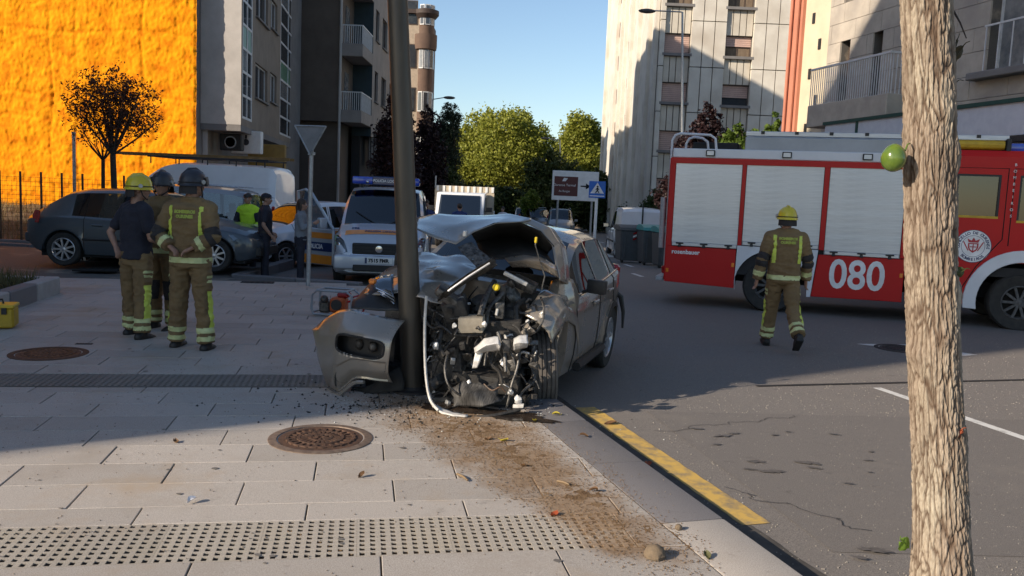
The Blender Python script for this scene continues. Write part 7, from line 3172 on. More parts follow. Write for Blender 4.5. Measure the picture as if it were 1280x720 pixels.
rows = [[WL(*p) for p in ((562, 484, 6.62), (580, 477, 6.55), (606, 482, 6.52), (624, 474, 6.6))], [WL(*p) for p in ((566, 496, 6.5), (584, 494, 6.42), (604, 491, 6.46), (622, 492, 6.5))], [WL(*p) for p in ((566, 506, 6.48), (588, 508, 6.42), (606, 506, 6.4), (628, 505, 6.46))]]
sheet('crushed_radiator', rows, mat('radiator fins', (0.10, 0.095, 0.09), (0.025, 0.024, 0.023), scale=14, stretch=(1, 9, 1), rough=.6, metal=.3, bump=.3, bscale=60), .035, 9, sub=6)
# torn sheets jammed between the post and the engine
for k in range(26):
	px, py = rg.uniform(538, 656), rg.uniform(372, 500)
	Y = 6.72 + rg.uniform(0, .35) + max(0, (440 - py)) * .004
	a_, b_ = rg.uniform(8, 22), rg.uniform(6, 20)
	an = rg.uniform(0, PI)
	rows = []
	for v in (-1, 0, 1):
		rows.append([WL(px + a_ * u * math.cos(an) - b_ * v * math.sin(an) * .7, py + a_ * u * math.sin(an) + b_ * v * math.cos(an) * .7, Y + rg.uniform(-.10, .10)) for u in (-1, -.3, .4, 1)])
	sheet('torn_sheet', rows, rg.choice((M_eng, M_eng, M_under, M_engm, M_black, M_bronze)), .022, 14, sub=3, thick=.004, sd=k * 1.3)
# silver beam thrown up across the bay and the pierced slam panel above it
rows = [[WL(*p) for p in ((548, 376, 6.72), (572, 358, 6.72), (598, 341, 6.75), (620, 327, 6.8))],
		[WL(*p) for p in ((551, 368, 6.62), (573, 350, 6.62), (597, 335, 6.65), (617, 322, 6.72))],
		[WL(*p) for p in ((556, 372, 6.75), (577, 357, 6.75), (600, 345, 6.78), (620, 332, 6.82))]]
sheet('silver_beam', rows, M_engm, .008, 8, thick=.01)
q = MB()
q.tube([WL(560, 364, 6.60), WL(585, 346, 6.60), WL(612, 329, 6.66)], .009, n=6)
q.build('bright_edge', M_cast, wk)
pa_, pb_, pc_, pd_ = WL(572, 308, 7.0), WL(590, 303, 7.05), WL(622, 331, 6.85), WL(598, 338, 6.85)
q = MB()
nu, nv = 8, 3


def slam(u, v):
	return crumple((Vector(pa_) * (1 - u) + Vector(pd_) * u) * (1 - v) + (Vector(pb_) * (1 - u) + Vector(pc_) * u) * v, .012, 8)


for i in range(nu * 3):
	for j in range(nv * 3):
		if i % 3 == 1 and j % 3 == 1 and (i // 3 + j // 3) % 2 == 0:
			continue
		q.add([slam(i / (nu * 3), j / (nv * 3)), slam((i + 1) / (nu * 3), j / (nv * 3)), slam((i + 1) / (nu * 3), (j + 1) / (nv * 3)), slam(i / (nu * 3), (j + 1) / (nv * 3))], [(0, 1, 2, 3)])
o = link('pierced_panel', q.mesh('pierced_panel', smooth=None, recalc=False), M_engm, wk)
md = o.modifiers.new('solid', 'SOLIDIFY')
md.thickness = .008
q = MB()
q.box(WL(581, 292, 7.05), (.03, .03, .05))
q.build('bonnet_catch', M_cast, wk, bev=.006)
# pale trim strip: down past the post and along the ground
hose('trim_strip', ((533, 370, 6.62), (531, 400, 6.58), (531, 440, 6.52), (533, 475, 6.45), (538, 500, 6.38), (548, 513, 6.3)), .012, M_trimw, 6)
rows = [[WL(*p) for p in ((540, 508, 6.35), (552, 516, 6.28), (566, 520, 6.24), (584, 521, 6.24))],
		[WL(*p) for p in ((543, 505, 6.42), (555, 512, 6.36), (568, 516, 6.32), (585, 519, 6.30))]]
sheet('bumper_strip', rows, M_trimw, .008, 14, thick=.012)
hose('bumper_bar', ((560, 519, 6.34), (590, 522, 6.3), (620, 519, 6.32), (650, 512, 6.4)), .016, M_eng, 6)
part_box('white_bracket', 648, 507, 6.42, (.03, .08, .025), M_trimw, (.1, 0, .2), bev=.004)
# undertray and fallen dark debris under the nose
rows = [[WL(*p) for p in ((470, 500, 6.95), (520, 505, 6.75), (580, 508, 6.6), (640, 508, 6.6), (690, 505, 6.9))],
		[WL(*p) for p in ((470, 486, 7.3), (520, 486, 7.3), (580, 486, 7.3), (640, 486, 7.3), (690, 486, 7.4))]]
sheet('undertray', rows, M_under, .03, 6, sub=5)
# ---- broken glass and plastic on the ground round the nose
fr = np.random.default_rng(17)
pts = []
for _ in range(700):
	x, y = fr.normal(-.7, .6), fr.normal(6.55, .35)
	pts.append((x, y))


def gz(x, y):
	return .004 if (Vector((x, y, 0)) - K0).dot(KN) < 0 else road_z(y) + .004


grains('crash_fragments', pts[:420], .004, .016, mat('black fragments', (0.015, 0.014, 0.013), rough=.5), gz, 'small black plastic fragments on the ground under the wreck', 'debris')
grains('glass_fragments', pts[420:], .003, .009, mat('glass crumbs', (0.6, 0.62, 0.6), rough=.15), gz, 'pale broken glass crumbs on the paving by the wreck', 'debris')
blob('fluid_puddle', Vector((-.1, 6.40, 0)), .50, .13, R(-18), mat('spilt oil', (0.018, 0.014, 0.012), (0.05, 0.035, 0.025), scale=8, rough=.18), pave, z=.0075, onroad=False, seed=3.1)

# ================================================================== THE LEANING POST
pbase = Vector((-.80, 7.02, 0))
ptop = at(497, 0, 6.95)
dirp = (ptop - pbase).normalized()
lp = thing('lamp_post', 'dark leaning steel post that the crashed car is wrapped round', 'post', pbase)
P_ = [dirp * t for t in (-.15, .4, .5, 1.5, 3.0, 5.2)]
b = MB()
b.tube(P_, [.095, .094, .092, .088, .082, .07], n=28)
b.build('shaft', mat('dark olive steel post', (0.095, 0.08, 0.062), (0.06, 0.052, 0.042), scale=6, stretch=(1, 1, .2), rough=.45, metal=.3, bump=.1, bscale=60), lp, smooth=50)
b = MB()
b.lathe([(.17, -.02), (.17, .02), (.11, .03), (.10, .05)], 24)
b.build('base_plate', M_iron_d, lp)
b = MB()
b.tube([dirp * 5.15, dirp * 5.3 + Vector((0.2, .1, .1)), dirp * 5.3 + Vector((1.2, .5, .35))], [.05, .04, .03], n=10)
b.build('arm', MATS['dark olive steel post'], lp)
b = MB()
c = dirp * 5.3 + Vector((1.45, .62, .36))
b.ball(tuple(c), (.34, .16, .07), 16, 8)
b.build('lamp_head', M_steel, lp)
# ================================================================== PEOPLE
M_skin = mat('skin', (0.36, 0.205, 0.145), (0.30, 0.165, 0.115), scale=20, rough=.6)
M_khaki = mat('khaki fire suit', (0.20, 0.135, 0.062), (0.145, 0.095, 0.045), scale=5, rough=.9, bump=.5, bscale=55, detail=8)
M_khaki_d = mat('dark suit patch', (0.02, 0.018, 0.02), (0.03, 0.027, 0.027), scale=8, rough=.85)
M_navyc = mat('navy cloth', (0.014, 0.015, 0.026), (0.022, 0.023, 0.036), scale=8, rough=.9, bump=.4, bscale=60)
M_refl = mat('lime reflective band', (0.62, 0.72, 0.10), (0.48, 0.58, 0.09), scale=12, rough=.5)
M_reflp = mat('pale reflective band', (0.58, 0.62, 0.30), (0.45, 0.48, 0.22), scale=12, rough=.5)
M_letter = mat('dull lime lettering', (0.36, 0.42, 0.07), (0.28, 0.33, 0.06), scale=12, rough=.7)
M_hiviz = mat('lime vest', (0.50, 0.78, 0.03), (0.38, 0.62, 0.03), scale=6, rough=.8, bump=.3, bscale=40)
M_boot = mat('black boot', (0.012, 0.011, 0.011), (0.02, 0.019, 0.018), scale=12, rough=.6)
M_hairb = mat('dark brown hair', (0.03, 0.018, 0.012), (0.05, 0.03, 0.02), scale=30, stretch=(1, 1, .2), rough=.6)
M_helm_y = mat('yellow helmet', (0.62, 0.52, 0.015), (0.50, 0.41, 0.015), scale=5, rough=.35, coat=.5)
M_helm_k = mat('black helmet', (0.015, 0.016, 0.022), (0.03, 0.03, 0.04), scale=6, rough=.45, coat=.1)
M_greyk = mat('grey blue knit', (0.20, 0.22, 0.25), (0.15, 0.165, 0.19), scale=9, rough=.95, bump=.4, bscale=60)
M_glove = mat('dark work glove', (0.03, 0.028, 0.026), rough=.8)
M_white_c = mat('white cloth', (0.62, 0.63, 0.66), (0.5, 0.5, 0.54), rough=.9)
M_blue_c = mat('blue cloth', (0.03, 0.05, 0.16), (0.02, 0.04, 0.12), rough=.9)


def limb(b, pts, rs, fy=1.0, n=14):
	"""Closed rounded tube: a tapered limb with domed ends."""
	P = [Vector(p) for p in pts]
	pts2, rs2 = [], []
	d0 = (P[0] - P[1]).normalized()
	d1 = (P[-1] - P[-2]).normalized()
	for k in (1.0, .85, .5):
		pts2.append(P[0] + d0 * rs[0] * k)
		rs2.append(rs[0] * math.sqrt(max(.0004, 1 - k * k)))
	for p, r in zip(P, rs):
		pts2.append(p)
		rs2.append(r)
	for k in (.5, .85, 1.0):
		pts2.append(P[-1] + d1 * rs[-1] * k)
		rs2.append(rs[-1] * math.sqrt(max(.0004, 1 - k * k)))
	b.tube(pts2, rs2, n=n, flat=fy)


def trunk_loft(b, secs, n=18):
	"""Stack of ellipses (centre, rx, ry, turn) from the crotch to the neck."""
	rows = []
	c0 = Vector(secs[0][0])
	rows.append([tuple(c0 - Vector((0, 0, .02)))] * n)
	for c, rx, ry, tw in secs:
		c = Vector(c)
		row = []
		for i in range(n):
			t = 2 * PI * i / n
			x, y = rx * math.copysign(abs(math.cos(t)) ** .85, math.cos(t)), ry * math.copysign(abs(math.sin(t)) ** .85, math.sin(t))
			row.append((c.x + x * math.cos(tw) - y * math.sin(tw), c.y + x * math.sin(tw) + y * math.cos(tw), c.z))
		rows.append(row)
	rows.append([tuple(Vector(secs[-1][0]) + Vector((0, 0, .02)))] * n)
	b.loft(rows, closed=True)


def voxel(b, name, vox, smooth=6, fold=0.0, seed=0.0, ff=7.0):
	"""Fuse overlapping closed shapes into one continuous skin; optional cloth folds."""
	me = bpy.data.meshes.new(name)
	me.from_pydata(b.v, [], b.f)
	bm = bmesh.new()
	bm.from_mesh(me)
	bmesh.ops.remove_doubles(bm, verts=bm.verts, dist=1e-5)
	bmesh.ops.recalc_face_normals(bm, faces=bm.faces)
	bm.to_mesh(me)
	bm.free()
	o = bpy.data.objects.new(name, me)
	COL.objects.link(o)
	m = o.modifiers.new('r', 'REMESH')
	m.mode = 'VOXEL'
	m.voxel_size = vox
	m2 = o.modifiers.new('s', 'SMOOTH')
	m2.factor = .5
	m2.iterations = smooth
	dg = bpy.context.evaluated_depsgraph_get()
	out = bpy.data.meshes.new_from_object(o.evaluated_get(dg))
	bpy.data.objects.remove(o)
	bpy.data.meshes.remove(me)
	out.name = name
	if fold:
		nv = len(out.vertices)
		co = np.empty(nv * 3, np.float32)
		no = np.empty(nv * 3, np.float32)
		out.vertices.foreach_get('co', co)
		out.vertex_normals.foreach_get('vector', no)
		co, no = co.reshape(-1, 3), no.reshape(-1, 3)
		d = np.array([noise.noise(Vector((p[0] * ff + seed, p[1] * ff, p[2] * ff * 1.5))) + .5 * noise.noise(Vector((p[0] * ff * 2.3, p[1] * ff * 2.3 + seed, p[2] * ff * 3.4))) for p in co.tolist()], np.float32)
		ridge = 1 - np.abs(d) * 2.2
		co += no * (fold * ridge[:, None])
		out.vertices.foreach_set('co', np.ascontiguousarray(co).ravel())
		out.update()
	out.shade_smooth()
	return out


def carve(me, picks, names, mats, parent, base_name, base_mat, lift=.004):
	"""Split a garment mesh: faces that a pick function names become parts of their own, lifted a little off the cloth."""
	n = len(me.polygons)
	cen = np.empty(n * 3, np.float32)
	me.polygons.foreach_get('center', cen)
	cen = cen.reshape(-1, 3)
	lab = np.array([picks(Vector(c)) for c in cen.tolist()], np.int32)
	co = np.empty(len(me.vertices) * 3, np.float32)
	no = np.empty(len(me.vertices) * 3, np.float32)
	me.vertices.foreach_get('co', co)
	me.vertex_normals.foreach_get('vector', no)
	co, no = co.reshape(-1, 3), no.reshape(-1, 3)
	vi = [tuple(p.vertices) for p in me.polygons]
	out = []
	base = link(base_name, me, base_mat, parent)
	for k in range(1, len(names) + 1):
		ids = np.nonzero(lab == k)[0]
		if len(ids) == 0:
			continue
		# every separate band is an object of its own
		par = {}

		def find(x):
			while par.setdefault(x, x) != x:
				par[x] = par[par[x]]
				x = par[x]
			return x
		for i in ids:
			r0 = find(vi[i][0])
			for v in vi[i][1:]:
				par[find(v)] = r0
		isl = {}
		for i in ids:
			isl.setdefault(find(vi[i][0]), []).append(i)
		for fl in isl.values():
			if len(fl) < 14:
				continue
			used = {}
			V, F_ = [], []
			for i in fl:
				f = []
				for v in vi[i]:
					if v not in used:
						used[v] = len(V)
						V.append(tuple(co[v] + no[v] * lift))
					f.append(used[v])
				F_.append(f)
			mm = bpy.data.meshes.new(names[k - 1])
			mm.from_pydata(V, [], F_)
			mm.shade_smooth()
			out.append(link(names[k - 1], mm, mats[k - 1], base))
	return base, out


def bone_t(p, a, b_):
	ab_ = b_ - a
	t = max(0, min(1, (p - a).dot(ab_) / ab_.length_squared))
	return t, (p - (a + ab_ * t)).length


class Pose:
	"""Joints of a standing adult; x to the person's right, y forward, z up. H is the height without headgear."""
	def __init__(s, H=1.75, lean=0.0, hipx=.0, turn=0.0, legL=(0, 0), legR=(0, 0), kneeL=0.0, kneeR=0.0, stance=.11, wide=1.0, armL=None, armR=None, head=(0, 0), fem=False):
		k = H / 1.75
		s.k, s.fem = k, fem
		s.w = wide
		s.pel = Vector((hipx, 0, .93 * k))
		ct = Matrix.Rotation(turn, 3, 'Z')
		s.turn = turn
		up = Vector((0, lean, 1)).normalized()
		s.waist = s.pel + up * .14 * k
		s.chest = s.pel + up * .36 * k
		s.neck = s.pel + up * .54 * k
		s.headc = s.neck + Vector((0, .02 + lean * .1, .155 * k)) + ct @ Vector((head[0] * .03, head[1] * .03, 0))
		s.hturn = head
		sw = .185 * k * wide * (.9 if fem else 1)
		s.shR = s.neck + ct @ Vector((sw, -.01, -.075 * k))
		s.shL = s.neck + ct @ Vector((-sw, -.01, -.075 * k))
		s.hipR = s.pel + Vector((.09 * k, 0, -.03 * k))
		s.hipL = s.pel + Vector((-.09 * k, 0, -.03 * k))
		th, sh = .43 * k, .42 * k

		def leg(hip, swing, knee, side):
			ox, oy = swing
			kn = hip + Vector((ox * .5 + side * (stance - .09) * .6, math.sin(oy) * th, -math.cos(oy) * th))
			a = oy - knee
			an = kn + Vector((ox * .5 + side * (stance - .09) * .4, math.sin(a) * sh, -math.cos(a) * sh))
			return kn, an, a
		s.knR, s.anR, s.aR = leg(s.hipR, legR, kneeR, 1)
		s.knL, s.anL, s.aL = leg(s.hipL, legL, kneeL, -1)
		# arms: (elbow offset, wrist offset) in the body frame
		dR = armR or ((.09, -.02, -.29), (.02, .08, -.25))
		dL = armL or ((-.09, -.02, -.29), (-.02, .08, -.25))
		s.elR = s.shR + ct @ Vector(dR[0]) * k
		s.wrR = s.elR + ct @ Vector(dR[1]) * k
		s.elL = s.shL + ct @ Vector(dL[0]) * k
		s.wrL = s.elL + ct @ Vector(dL[1]) * k


def hand(b, el, wr, k, side, curl=.6, fwd=Vector((0, 1, 0))):
	d = (wr - el).normalized()
	n = d.cross(fwd)
	if n.length < .2:
		n = d.cross(Vector((1, 0, 0)))
	n.normalize()                       # palm normal-ish
	w = n.cross(d).normalized()         # across the palm
	pc = wr + d * .05 * k
	limb(b, [wr - d * .01, wr + d * .03 * k, pc + d * .035 * k], [.026 * k, .036 * k, .036 * k], fy=.55, n=10)
	limb(b, [pc - w * .018 * k, pc + w * .022 * k + d * .02 * k], [.019 * k, .019 * k], n=8)
	for i in range(4):
		o = (i - 1.5) * .021 * k
		L = (.068, .078, .073, .056)[i] * k
		p0 = pc + d * .035 * k + w * o
		p1 = p0 + d * L * .5 + n * L * .15 * curl * side
		p2 = p1 + d * L * .30 * (1 - .5 * curl) + n * L * .35 * curl * side
		p3 = p2 + d * L * .15 * (1 - curl) + n * L * .3 * curl * side
		limb(b, [p0, p1, p2, p3], [.0098 * k, .0092 * k, .0085 * k, .0075 * k], n=7)
	t0 = wr + d * .025 * k + w * .028 * k
	limb(b, [t0, t0 + w * .022 * k + d * .03 * k, t0 + w * .024 * k + d * .062 * k + n * .012 * side], [.013 * k, .011 * k, .009 * k], n=7)


def head_shape(b, P):
	k = P.k
	c = P.headc
	yaw = P.hturn[0]
	Rm = Matrix.Rotation(P.turn - yaw, 3, 'Z')

	def at_(x, y, z):
		return c + Rm @ (Vector((x, y, z)) * k)
	limb(b, [P.neck - Vector((0, 0, .03 * k)), P.neck + Vector((0, .0, .05 * k)), c - Vector((0, 0, .05 * k))], [.066 * k, .058 * k, .056 * k], n=14)

	def ball(x, y, z, rx, ry, rz, nu=14, nv=10):
		q = MB()
		q.ball((0, 0, 0), (rx * k, ry * k, rz * k), nu, nv)
		q.v = [tuple(at_(x, y, z) + Rm @ Vector(v)) for v in q.v]
		b.add(q.v, q.f)
	ball(0, -.008, .035, .077, .095, .088)
	ball(0, .030, -.02, .062, .066, .085)
	ball(0, .055, -.078, .034, .034, .026)
	ball(0, .078, .030, .055, .018, .014, 10, 6)
	for s in (-1, 1):
		ball(s * .078, -.005, -.005, .012, .022, .034, 8, 6)
		ball(s * .04, .07, -.022, .024, .02, .02, 8, 6)
	limb(b, [at_(0, .092, .018), at_(0, .108, -.018), at_(0, .106, -.028)], [.009 * k, .014 * k, .013 * k], n=8)
	ball(0, .086, -.052, .026, .012, .007, 8, 6)
	ball(0, .085, -.062, .022, .011, .007, 8, 6)
	return at_


def body_mesh(P, vox, hands=True, name='body'):
	b = MB()
	k = P.k
	hipw = .155 if P.fem else .15
	trunk_loft(b, [((P.pel.x, P.pel.y, P.pel.z - .09 * k), .12 * k, .10 * k, 0), (P.pel, hipw * k, .115 * k, 0), (P.waist, .135 * k * P.w, .10 * k, P.turn * .5), (P.chest, .16 * k * P.w, .115 * k, P.turn),
				   ((P.neck + P.chest) / 2 + Vector((0, 0, .03 * k)), .165 * k * P.w, .105 * k, P.turn), (P.neck - Vector((0, 0, .02 * k)), .075 * k, .07 * k, P.turn)])
	for hip, kn, an, a in ((P.hipR, P.knR, P.anR, P.aR), (P.hipL, P.knL, P.anL, P.aL)):
		limb(b, [hip, hip.lerp(kn, .5), kn], [.088 * k, .075 * k, .056 * k])
		limb(b, [kn, kn.lerp(an, .35), an], [.056 * k, .056 * k, .037 * k])
		f = Vector((0, math.cos(a * .8), math.sin(a * .8)))
		limb(b, [an - f * .04 * k - Vector((0, 0, .04 * k)), an + f * .08 * k - Vector((0, 0, .05 * k)), an + f * .15 * k - Vector((0, 0, .062 * k))], [.034 * k, .036 * k, .026 * k], n=10)
	for sh, el, wr, s in ((P.shR, P.elR, P.wrR, 1), (P.shL, P.elL, P.wrL, -1)):
		limb(b, [sh.lerp(P.neck, .45) - Vector((0, 0, .01)), sh], [.055 * k, .058 * k])
		limb(b, [sh, sh.lerp(el, .5), el], [.054 * k, .047 * k, .039 * k])
		limb(b, [el, el.lerp(wr, .4), wr], [.040 * k, .038 * k, .026 * k])
		if hands:
			hand(b, el, wr, k, s)
	at_ = head_shape(b, P)
	return voxel(b, name, vox, 3), at_


def trousers_mesh(P, vox, r=1.0, fold=.006, seed=1.0, length=1.0):
	b = MB()
	k = P.k
	trunk_loft(b, [((P.pel.x, P.pel.y, P.pel.z - .12 * k), .15 * k, .125 * k, 0), (P.pel, .172 * k, .135 * k, 0), (P.waist - Vector((0, 0, .02 * k)), .152 * k * P.w, .118 * k, P.turn * .4)])
	for hip, kn, an in ((P.hipR, P.knR, P.anR), (P.hipL, P.knL, P.anL)):
		e_ = kn.lerp(an, length)
		limb(b, [hip, hip.lerp(kn, .5), kn], [.108 * k * r, .098 * k * r, .082 * k * r])
		q0, q1 = kn, e_ + Vector((0, 0, .02 * k))
		b.tube([q0, q0.lerp(q1, .5), q1], [.083 * k * r, .078 * k * r, .080 * k * r], n=16)
	return voxel(b, 'trousers', vox, 4, fold, seed)


def jacket_mesh(P, vox, sleeve=1.0, hem=-.12, r=1.0, fold=.006, seed=2.0, name='jacket', collar=True):
	b = MB()
	k = P.k
	trunk_loft(b, [((P.pel.x, P.pel.y, P.pel.z + hem * k), .185 * k * r, .142 * k * r, P.turn * .3), (P.waist, .175 * k * P.w * r, .135 * k * r, P.turn * .6), (P.chest, .192 * k * P.w * r, .142 * k * r, P.turn),
				   ((P.neck + P.chest) / 2 + Vector((0, 0, .04 * k)), .188 * k * P.w * r, .125 * k * r, P.turn), (P.neck - Vector((0, 0, .0)), .085 * k, .08 * k, P.turn)])
	if collar:
		b.lathe([(.086 * k, -.03 * k), (.084 * k, .045 * k), (.070 * k, .05 * k), (.070 * k, -.03 * k)], 18, tuple(P.neck), cap=True)
	for sh, el, wr in ((P.shR, P.elR, P.wrR), (P.shL, P.elL, P.wrL)):
		limb(b, [sh.lerp(P.neck, .5), sh], [.075 * k * r, .078 * k * r])
		eu = el if sleeve > .5 else sh.lerp(el, .66)
		limb(b, [sh, sh.lerp(eu, .5), eu], [.078 * k * r, .070 * k * r, .062 * k * r])
		if sleeve > .5:
			e_ = el.lerp(wr, (sleeve - .5) * 2)
			b.tube([el - (e_ - el) * .05, el.lerp(e_, .5), e_], [.062 * k * r, .060 * k * r, .055 * k * r], n=16)
	return voxel(b, name, vox, 4, fold, seed)


def boots(t, P, m, tall=.12):
	k = P.k
	for an, a, kn in ((P.anR, P.aR, P.knR), (P.anL, P.aL, P.knL)):
		f = Vector((0, math.cos(a * .8), math.sin(a * .8)))
		u = (kn - an).normalized()
		b = MB()
		dn = Vector((0, -f.z, f.y)) * -1
		limb(b, [an - f * .05 * k + dn * .035 * k, an + f * .08 * k + dn * .045 * k, an + f * .165 * k + dn * .055 * k], [.050 * k, .050 * k, .036 * k], n=12)
		limb(b, [an + dn * .02 * k, an + u * tall * k], [.056 * k, .062 * k], n=12)
		s_ = an + f * .055 * k + dn * .085 * k
		b.box(s_, (.092 * k, .27 * k, .026 * k), rot=Matrix.Rotation(math.atan2(f.z, f.y), 3, 'X'))
		me = voxel(b, 'boot', .011, 2)
		link('boot', me, m, t)


def back_text(t, jm, lines, y_dir, m, k, M0):
	"""Lettering laid on the curved back of a jacket by dropping it onto the cloth."""
	bv = bvhtree.BVHTree.FromPolygons([v.co for v in jm.vertices], [tuple(p.vertices) for p in jm.polygons])
	for txt, size, zc in lines:
		me = text_mesh(txt, size, .003)
		for v in me.vertices:
			p = M0 @ Vector((v.co.x, 0, v.co.y)) + Vector((0, 0, zc))
			hitp = bv.ray_cast(Vector((p.x, -1.0, p.z)), Vector((0, 1, 0)))
			v.co = Vector((p.x, (hitp[0].y if hitp[0] else -.15) - .008 + v.co.z * .3, p.z))
		link('lettering', me, m, t)


def helmet_fire(t, at_, k, shell_m, yaw, ridge=True, visor=None):
	"""European fire helmet: deep shell, brim, crest, neck curtain and chin strap."""
	c = at_(0, -.005, .045)
	Rm = Matrix.Rotation(yaw, 3, 'Z')
	b = MB()
	prof = [(.0001, .125), (.04, .122), (.075, .107), (.105, .075), (.122, .03), (.127, -.01), (.138, -.035), (.143, -.042), (.130, -.040), (.118, -.012), (.10, .06), (.0001, .11)]
	b.lathe([(r * k, z * k) for r, z in prof], 28, sc=(.93, 1.1), cap=False)
	sh_ = MB()
	sh_.add([tuple(Rm @ Vector(v) + c) for v in b.v], b.f)
	o = sh_.build('helmet', shell_m, t, smooth=50)
	q = MB()
	pts = [(0, -.128 + .0, .0), (0, -.105, .075), (0, -.05, .122), (0, .03, .128), (0, .10, .088), (0, .128, .03)]
	q.tube([tuple(Rm @ (Vector(p) * k) + c) for p in pts], [.012 * k, .015 * k, .017 * k, .017 * k, .015 * k, .012 * k], n=8)
	q.build('crest', shell_m, o)
	q = MB()
	rows = []
	for a in np.linspace(PI * 1.08, PI * 1.92, 14):
		rows.append([tuple(Rm @ (Vector((r * .93 * math.cos(a), r * 1.08 * math.sin(a), z)) * k) + c) for r, z in ((.120, -.03), (.128, -.075), (.130, -.12))])
	q.loft(rows)
	q.build('neck_curtain', M_khaki_d, o)
	q = MB()
	for s in (-1, 1):
		q.tube([tuple(Rm @ (Vector(p) * k) + c) for p in ((s * .098, .02, -.02), (s * .085, .045, -.10), (s * .03, .085, -.15))], .007 * k, n=6)
	q.build('chin_strap', M_khaki_d, o)
	if visor is not None:
		q = MB()
		rows = []
		for a in np.linspace(PI * .14, PI * .86, 14):
			rows.append([tuple(Rm @ (Vector((r * .95 * math.cos(a), r * 1.08 * math.sin(a), z)) * k) + c) for r, z in ((.134, .055), (.143, .01), (.146, -.03))])
		q.loft(rows)
		q.build('visor', visor, o)
	q = MB()
	q.tube([tuple(Rm @ (Vector((.13 * .95 * math.cos(a), .13 * 1.09 * math.sin(a), -.005)) * k) + c) for a in np.linspace(0, 2 * PI, 28)], .006 * k, n=6)
	q.build('helmet_band', M_khaki_d, o)
	for s in (-1, 1):
		q = MB()
		q.lathe([(.022 * k, -.012 * k), (.022 * k, .012 * k)], 12, (0, 0, 0), axis='x')
		q.v = [tuple(Rm @ (Vector(v) + Vector((s * .122, .03, .0)) * k) + c) for v in q.v]
		q.build('helmet_lamp', M_steel, o)
	return o


def face_bits(t, at_, k):
	for s in (-1, 1):
		q = MB()
		q.ball(tuple(at_(s * .031, .083, .006)), .012 * k, 10, 8)
		o = q.build('eye', M_white_c, t)
		q = MB()
		q.ball(tuple(at_(s * .031, .0915, .006)), .0058 * k, 8, 6)
		q.build('iris', M_black, o)
		q = MB()
		q.tube([tuple(at_(s * .016, .098, .026)), tuple(at_(s * .034, .096, .031)), tuple(at_(s * .052, .085, .026))], .0045 * k, n=6)
		q.build('eyebrow', M_hairb, t)


def hair_cap(t, at_, k, m, long=0.0):
	b = MB()
	q = MB()
	q.ball((0, 0, 0), (.084 * k, .100 * k, .094 * k), 16, 12)
	c = at_(0, -.016, .045)
	b.add([tuple(Vector(v) + c) for v in q.v], q.f)
	if long:
		limb(b, [at_(0, -.06, .02), at_(0, -.085, -.06), at_(0, -.085, -.06 - long)], [.06 * k, .055 * k, .035 * k], fy=.6)
		for s in (-1, 1):
			limb(b, [at_(s * .065, -.02, .03), at_(s * .075, -.03, -.06), at_(s * .065, -.04, -.05 - long * .8)], [.028 * k, .026 * k, .018 * k])
	me = voxel(b, 'hair', .012, 2, .004, 3.0, 30)
	link('hair', me, m, t)


def bands_fire(P, trousers=True):
	"""Which reflective piece a point of the suit trousers belongs to."""
	def pick(p):
		for hip, kn, an, s in ((P.hipR, P.knR, P.anR, 1), (P.hipL, P.knL, P.anL, -1)):
			t1, d1 = bone_t(p, kn, an)
			t0, d0 = bone_t(p, hip, kn)
			if d1 < .14 and d1 <= d0 + .001:
				if .60 < t1 < .72 or .80 < t1 < .91:
					return 1
				if t1 < .62:
					ax = kn.lerp(an, t1)
					if (p.x - ax.x) * s > .045 and abs(p.y - ax.y) < .045:
						return 2
				if t1 < .30 and p.y - kn.lerp(an, t1).y > .03:
					return 3
			elif d0 < .16:
				ax = hip.lerp(kn, t0)
				if t0 > .74 and (p.x - ax.x) * s > .05 and abs(p.y - ax.y) < .045:
					return 2
				if t0 > .78 and p.y - ax.y > .03:
					return 3
				if .38 < t0 < .44 or .49 < t0 < .55:
					if (p.x - ax.x) * s > .05 and abs(p.y - ax.y) < .06:
						return 1
		return 0
	return pick


def bands_jacket(P, hemz):
	def pick(p):
		for sh, el, wr, s in ((P.shR, P.elR, P.wrR, 1), (P.shL, P.elL, P.wrL, -1)):
			t1, d1 = bone_t(p, el, wr)
			t0, d0 = bone_t(p, sh, el)
			if d1 < .09 and t1 > .0 and d1 < d0:
				if t1 > .55 and t1 < .80:
					return 1
				if t1 < .30:
					return 3
				return 0
			if d0 < .09 and t0 > .72 and d0 < d1:
				return 3
			if d0 < .10 and t0 > .12:
				return 0
		z = (p.z - P.pel.z) / P.k
		x = (p.x - P.chest.x) / P.k
		if -.055 < z < .0:
			return 1
		if .15 < z < .50 and .135 < abs(x) < .178:
			return 2
		return 0
	return pick


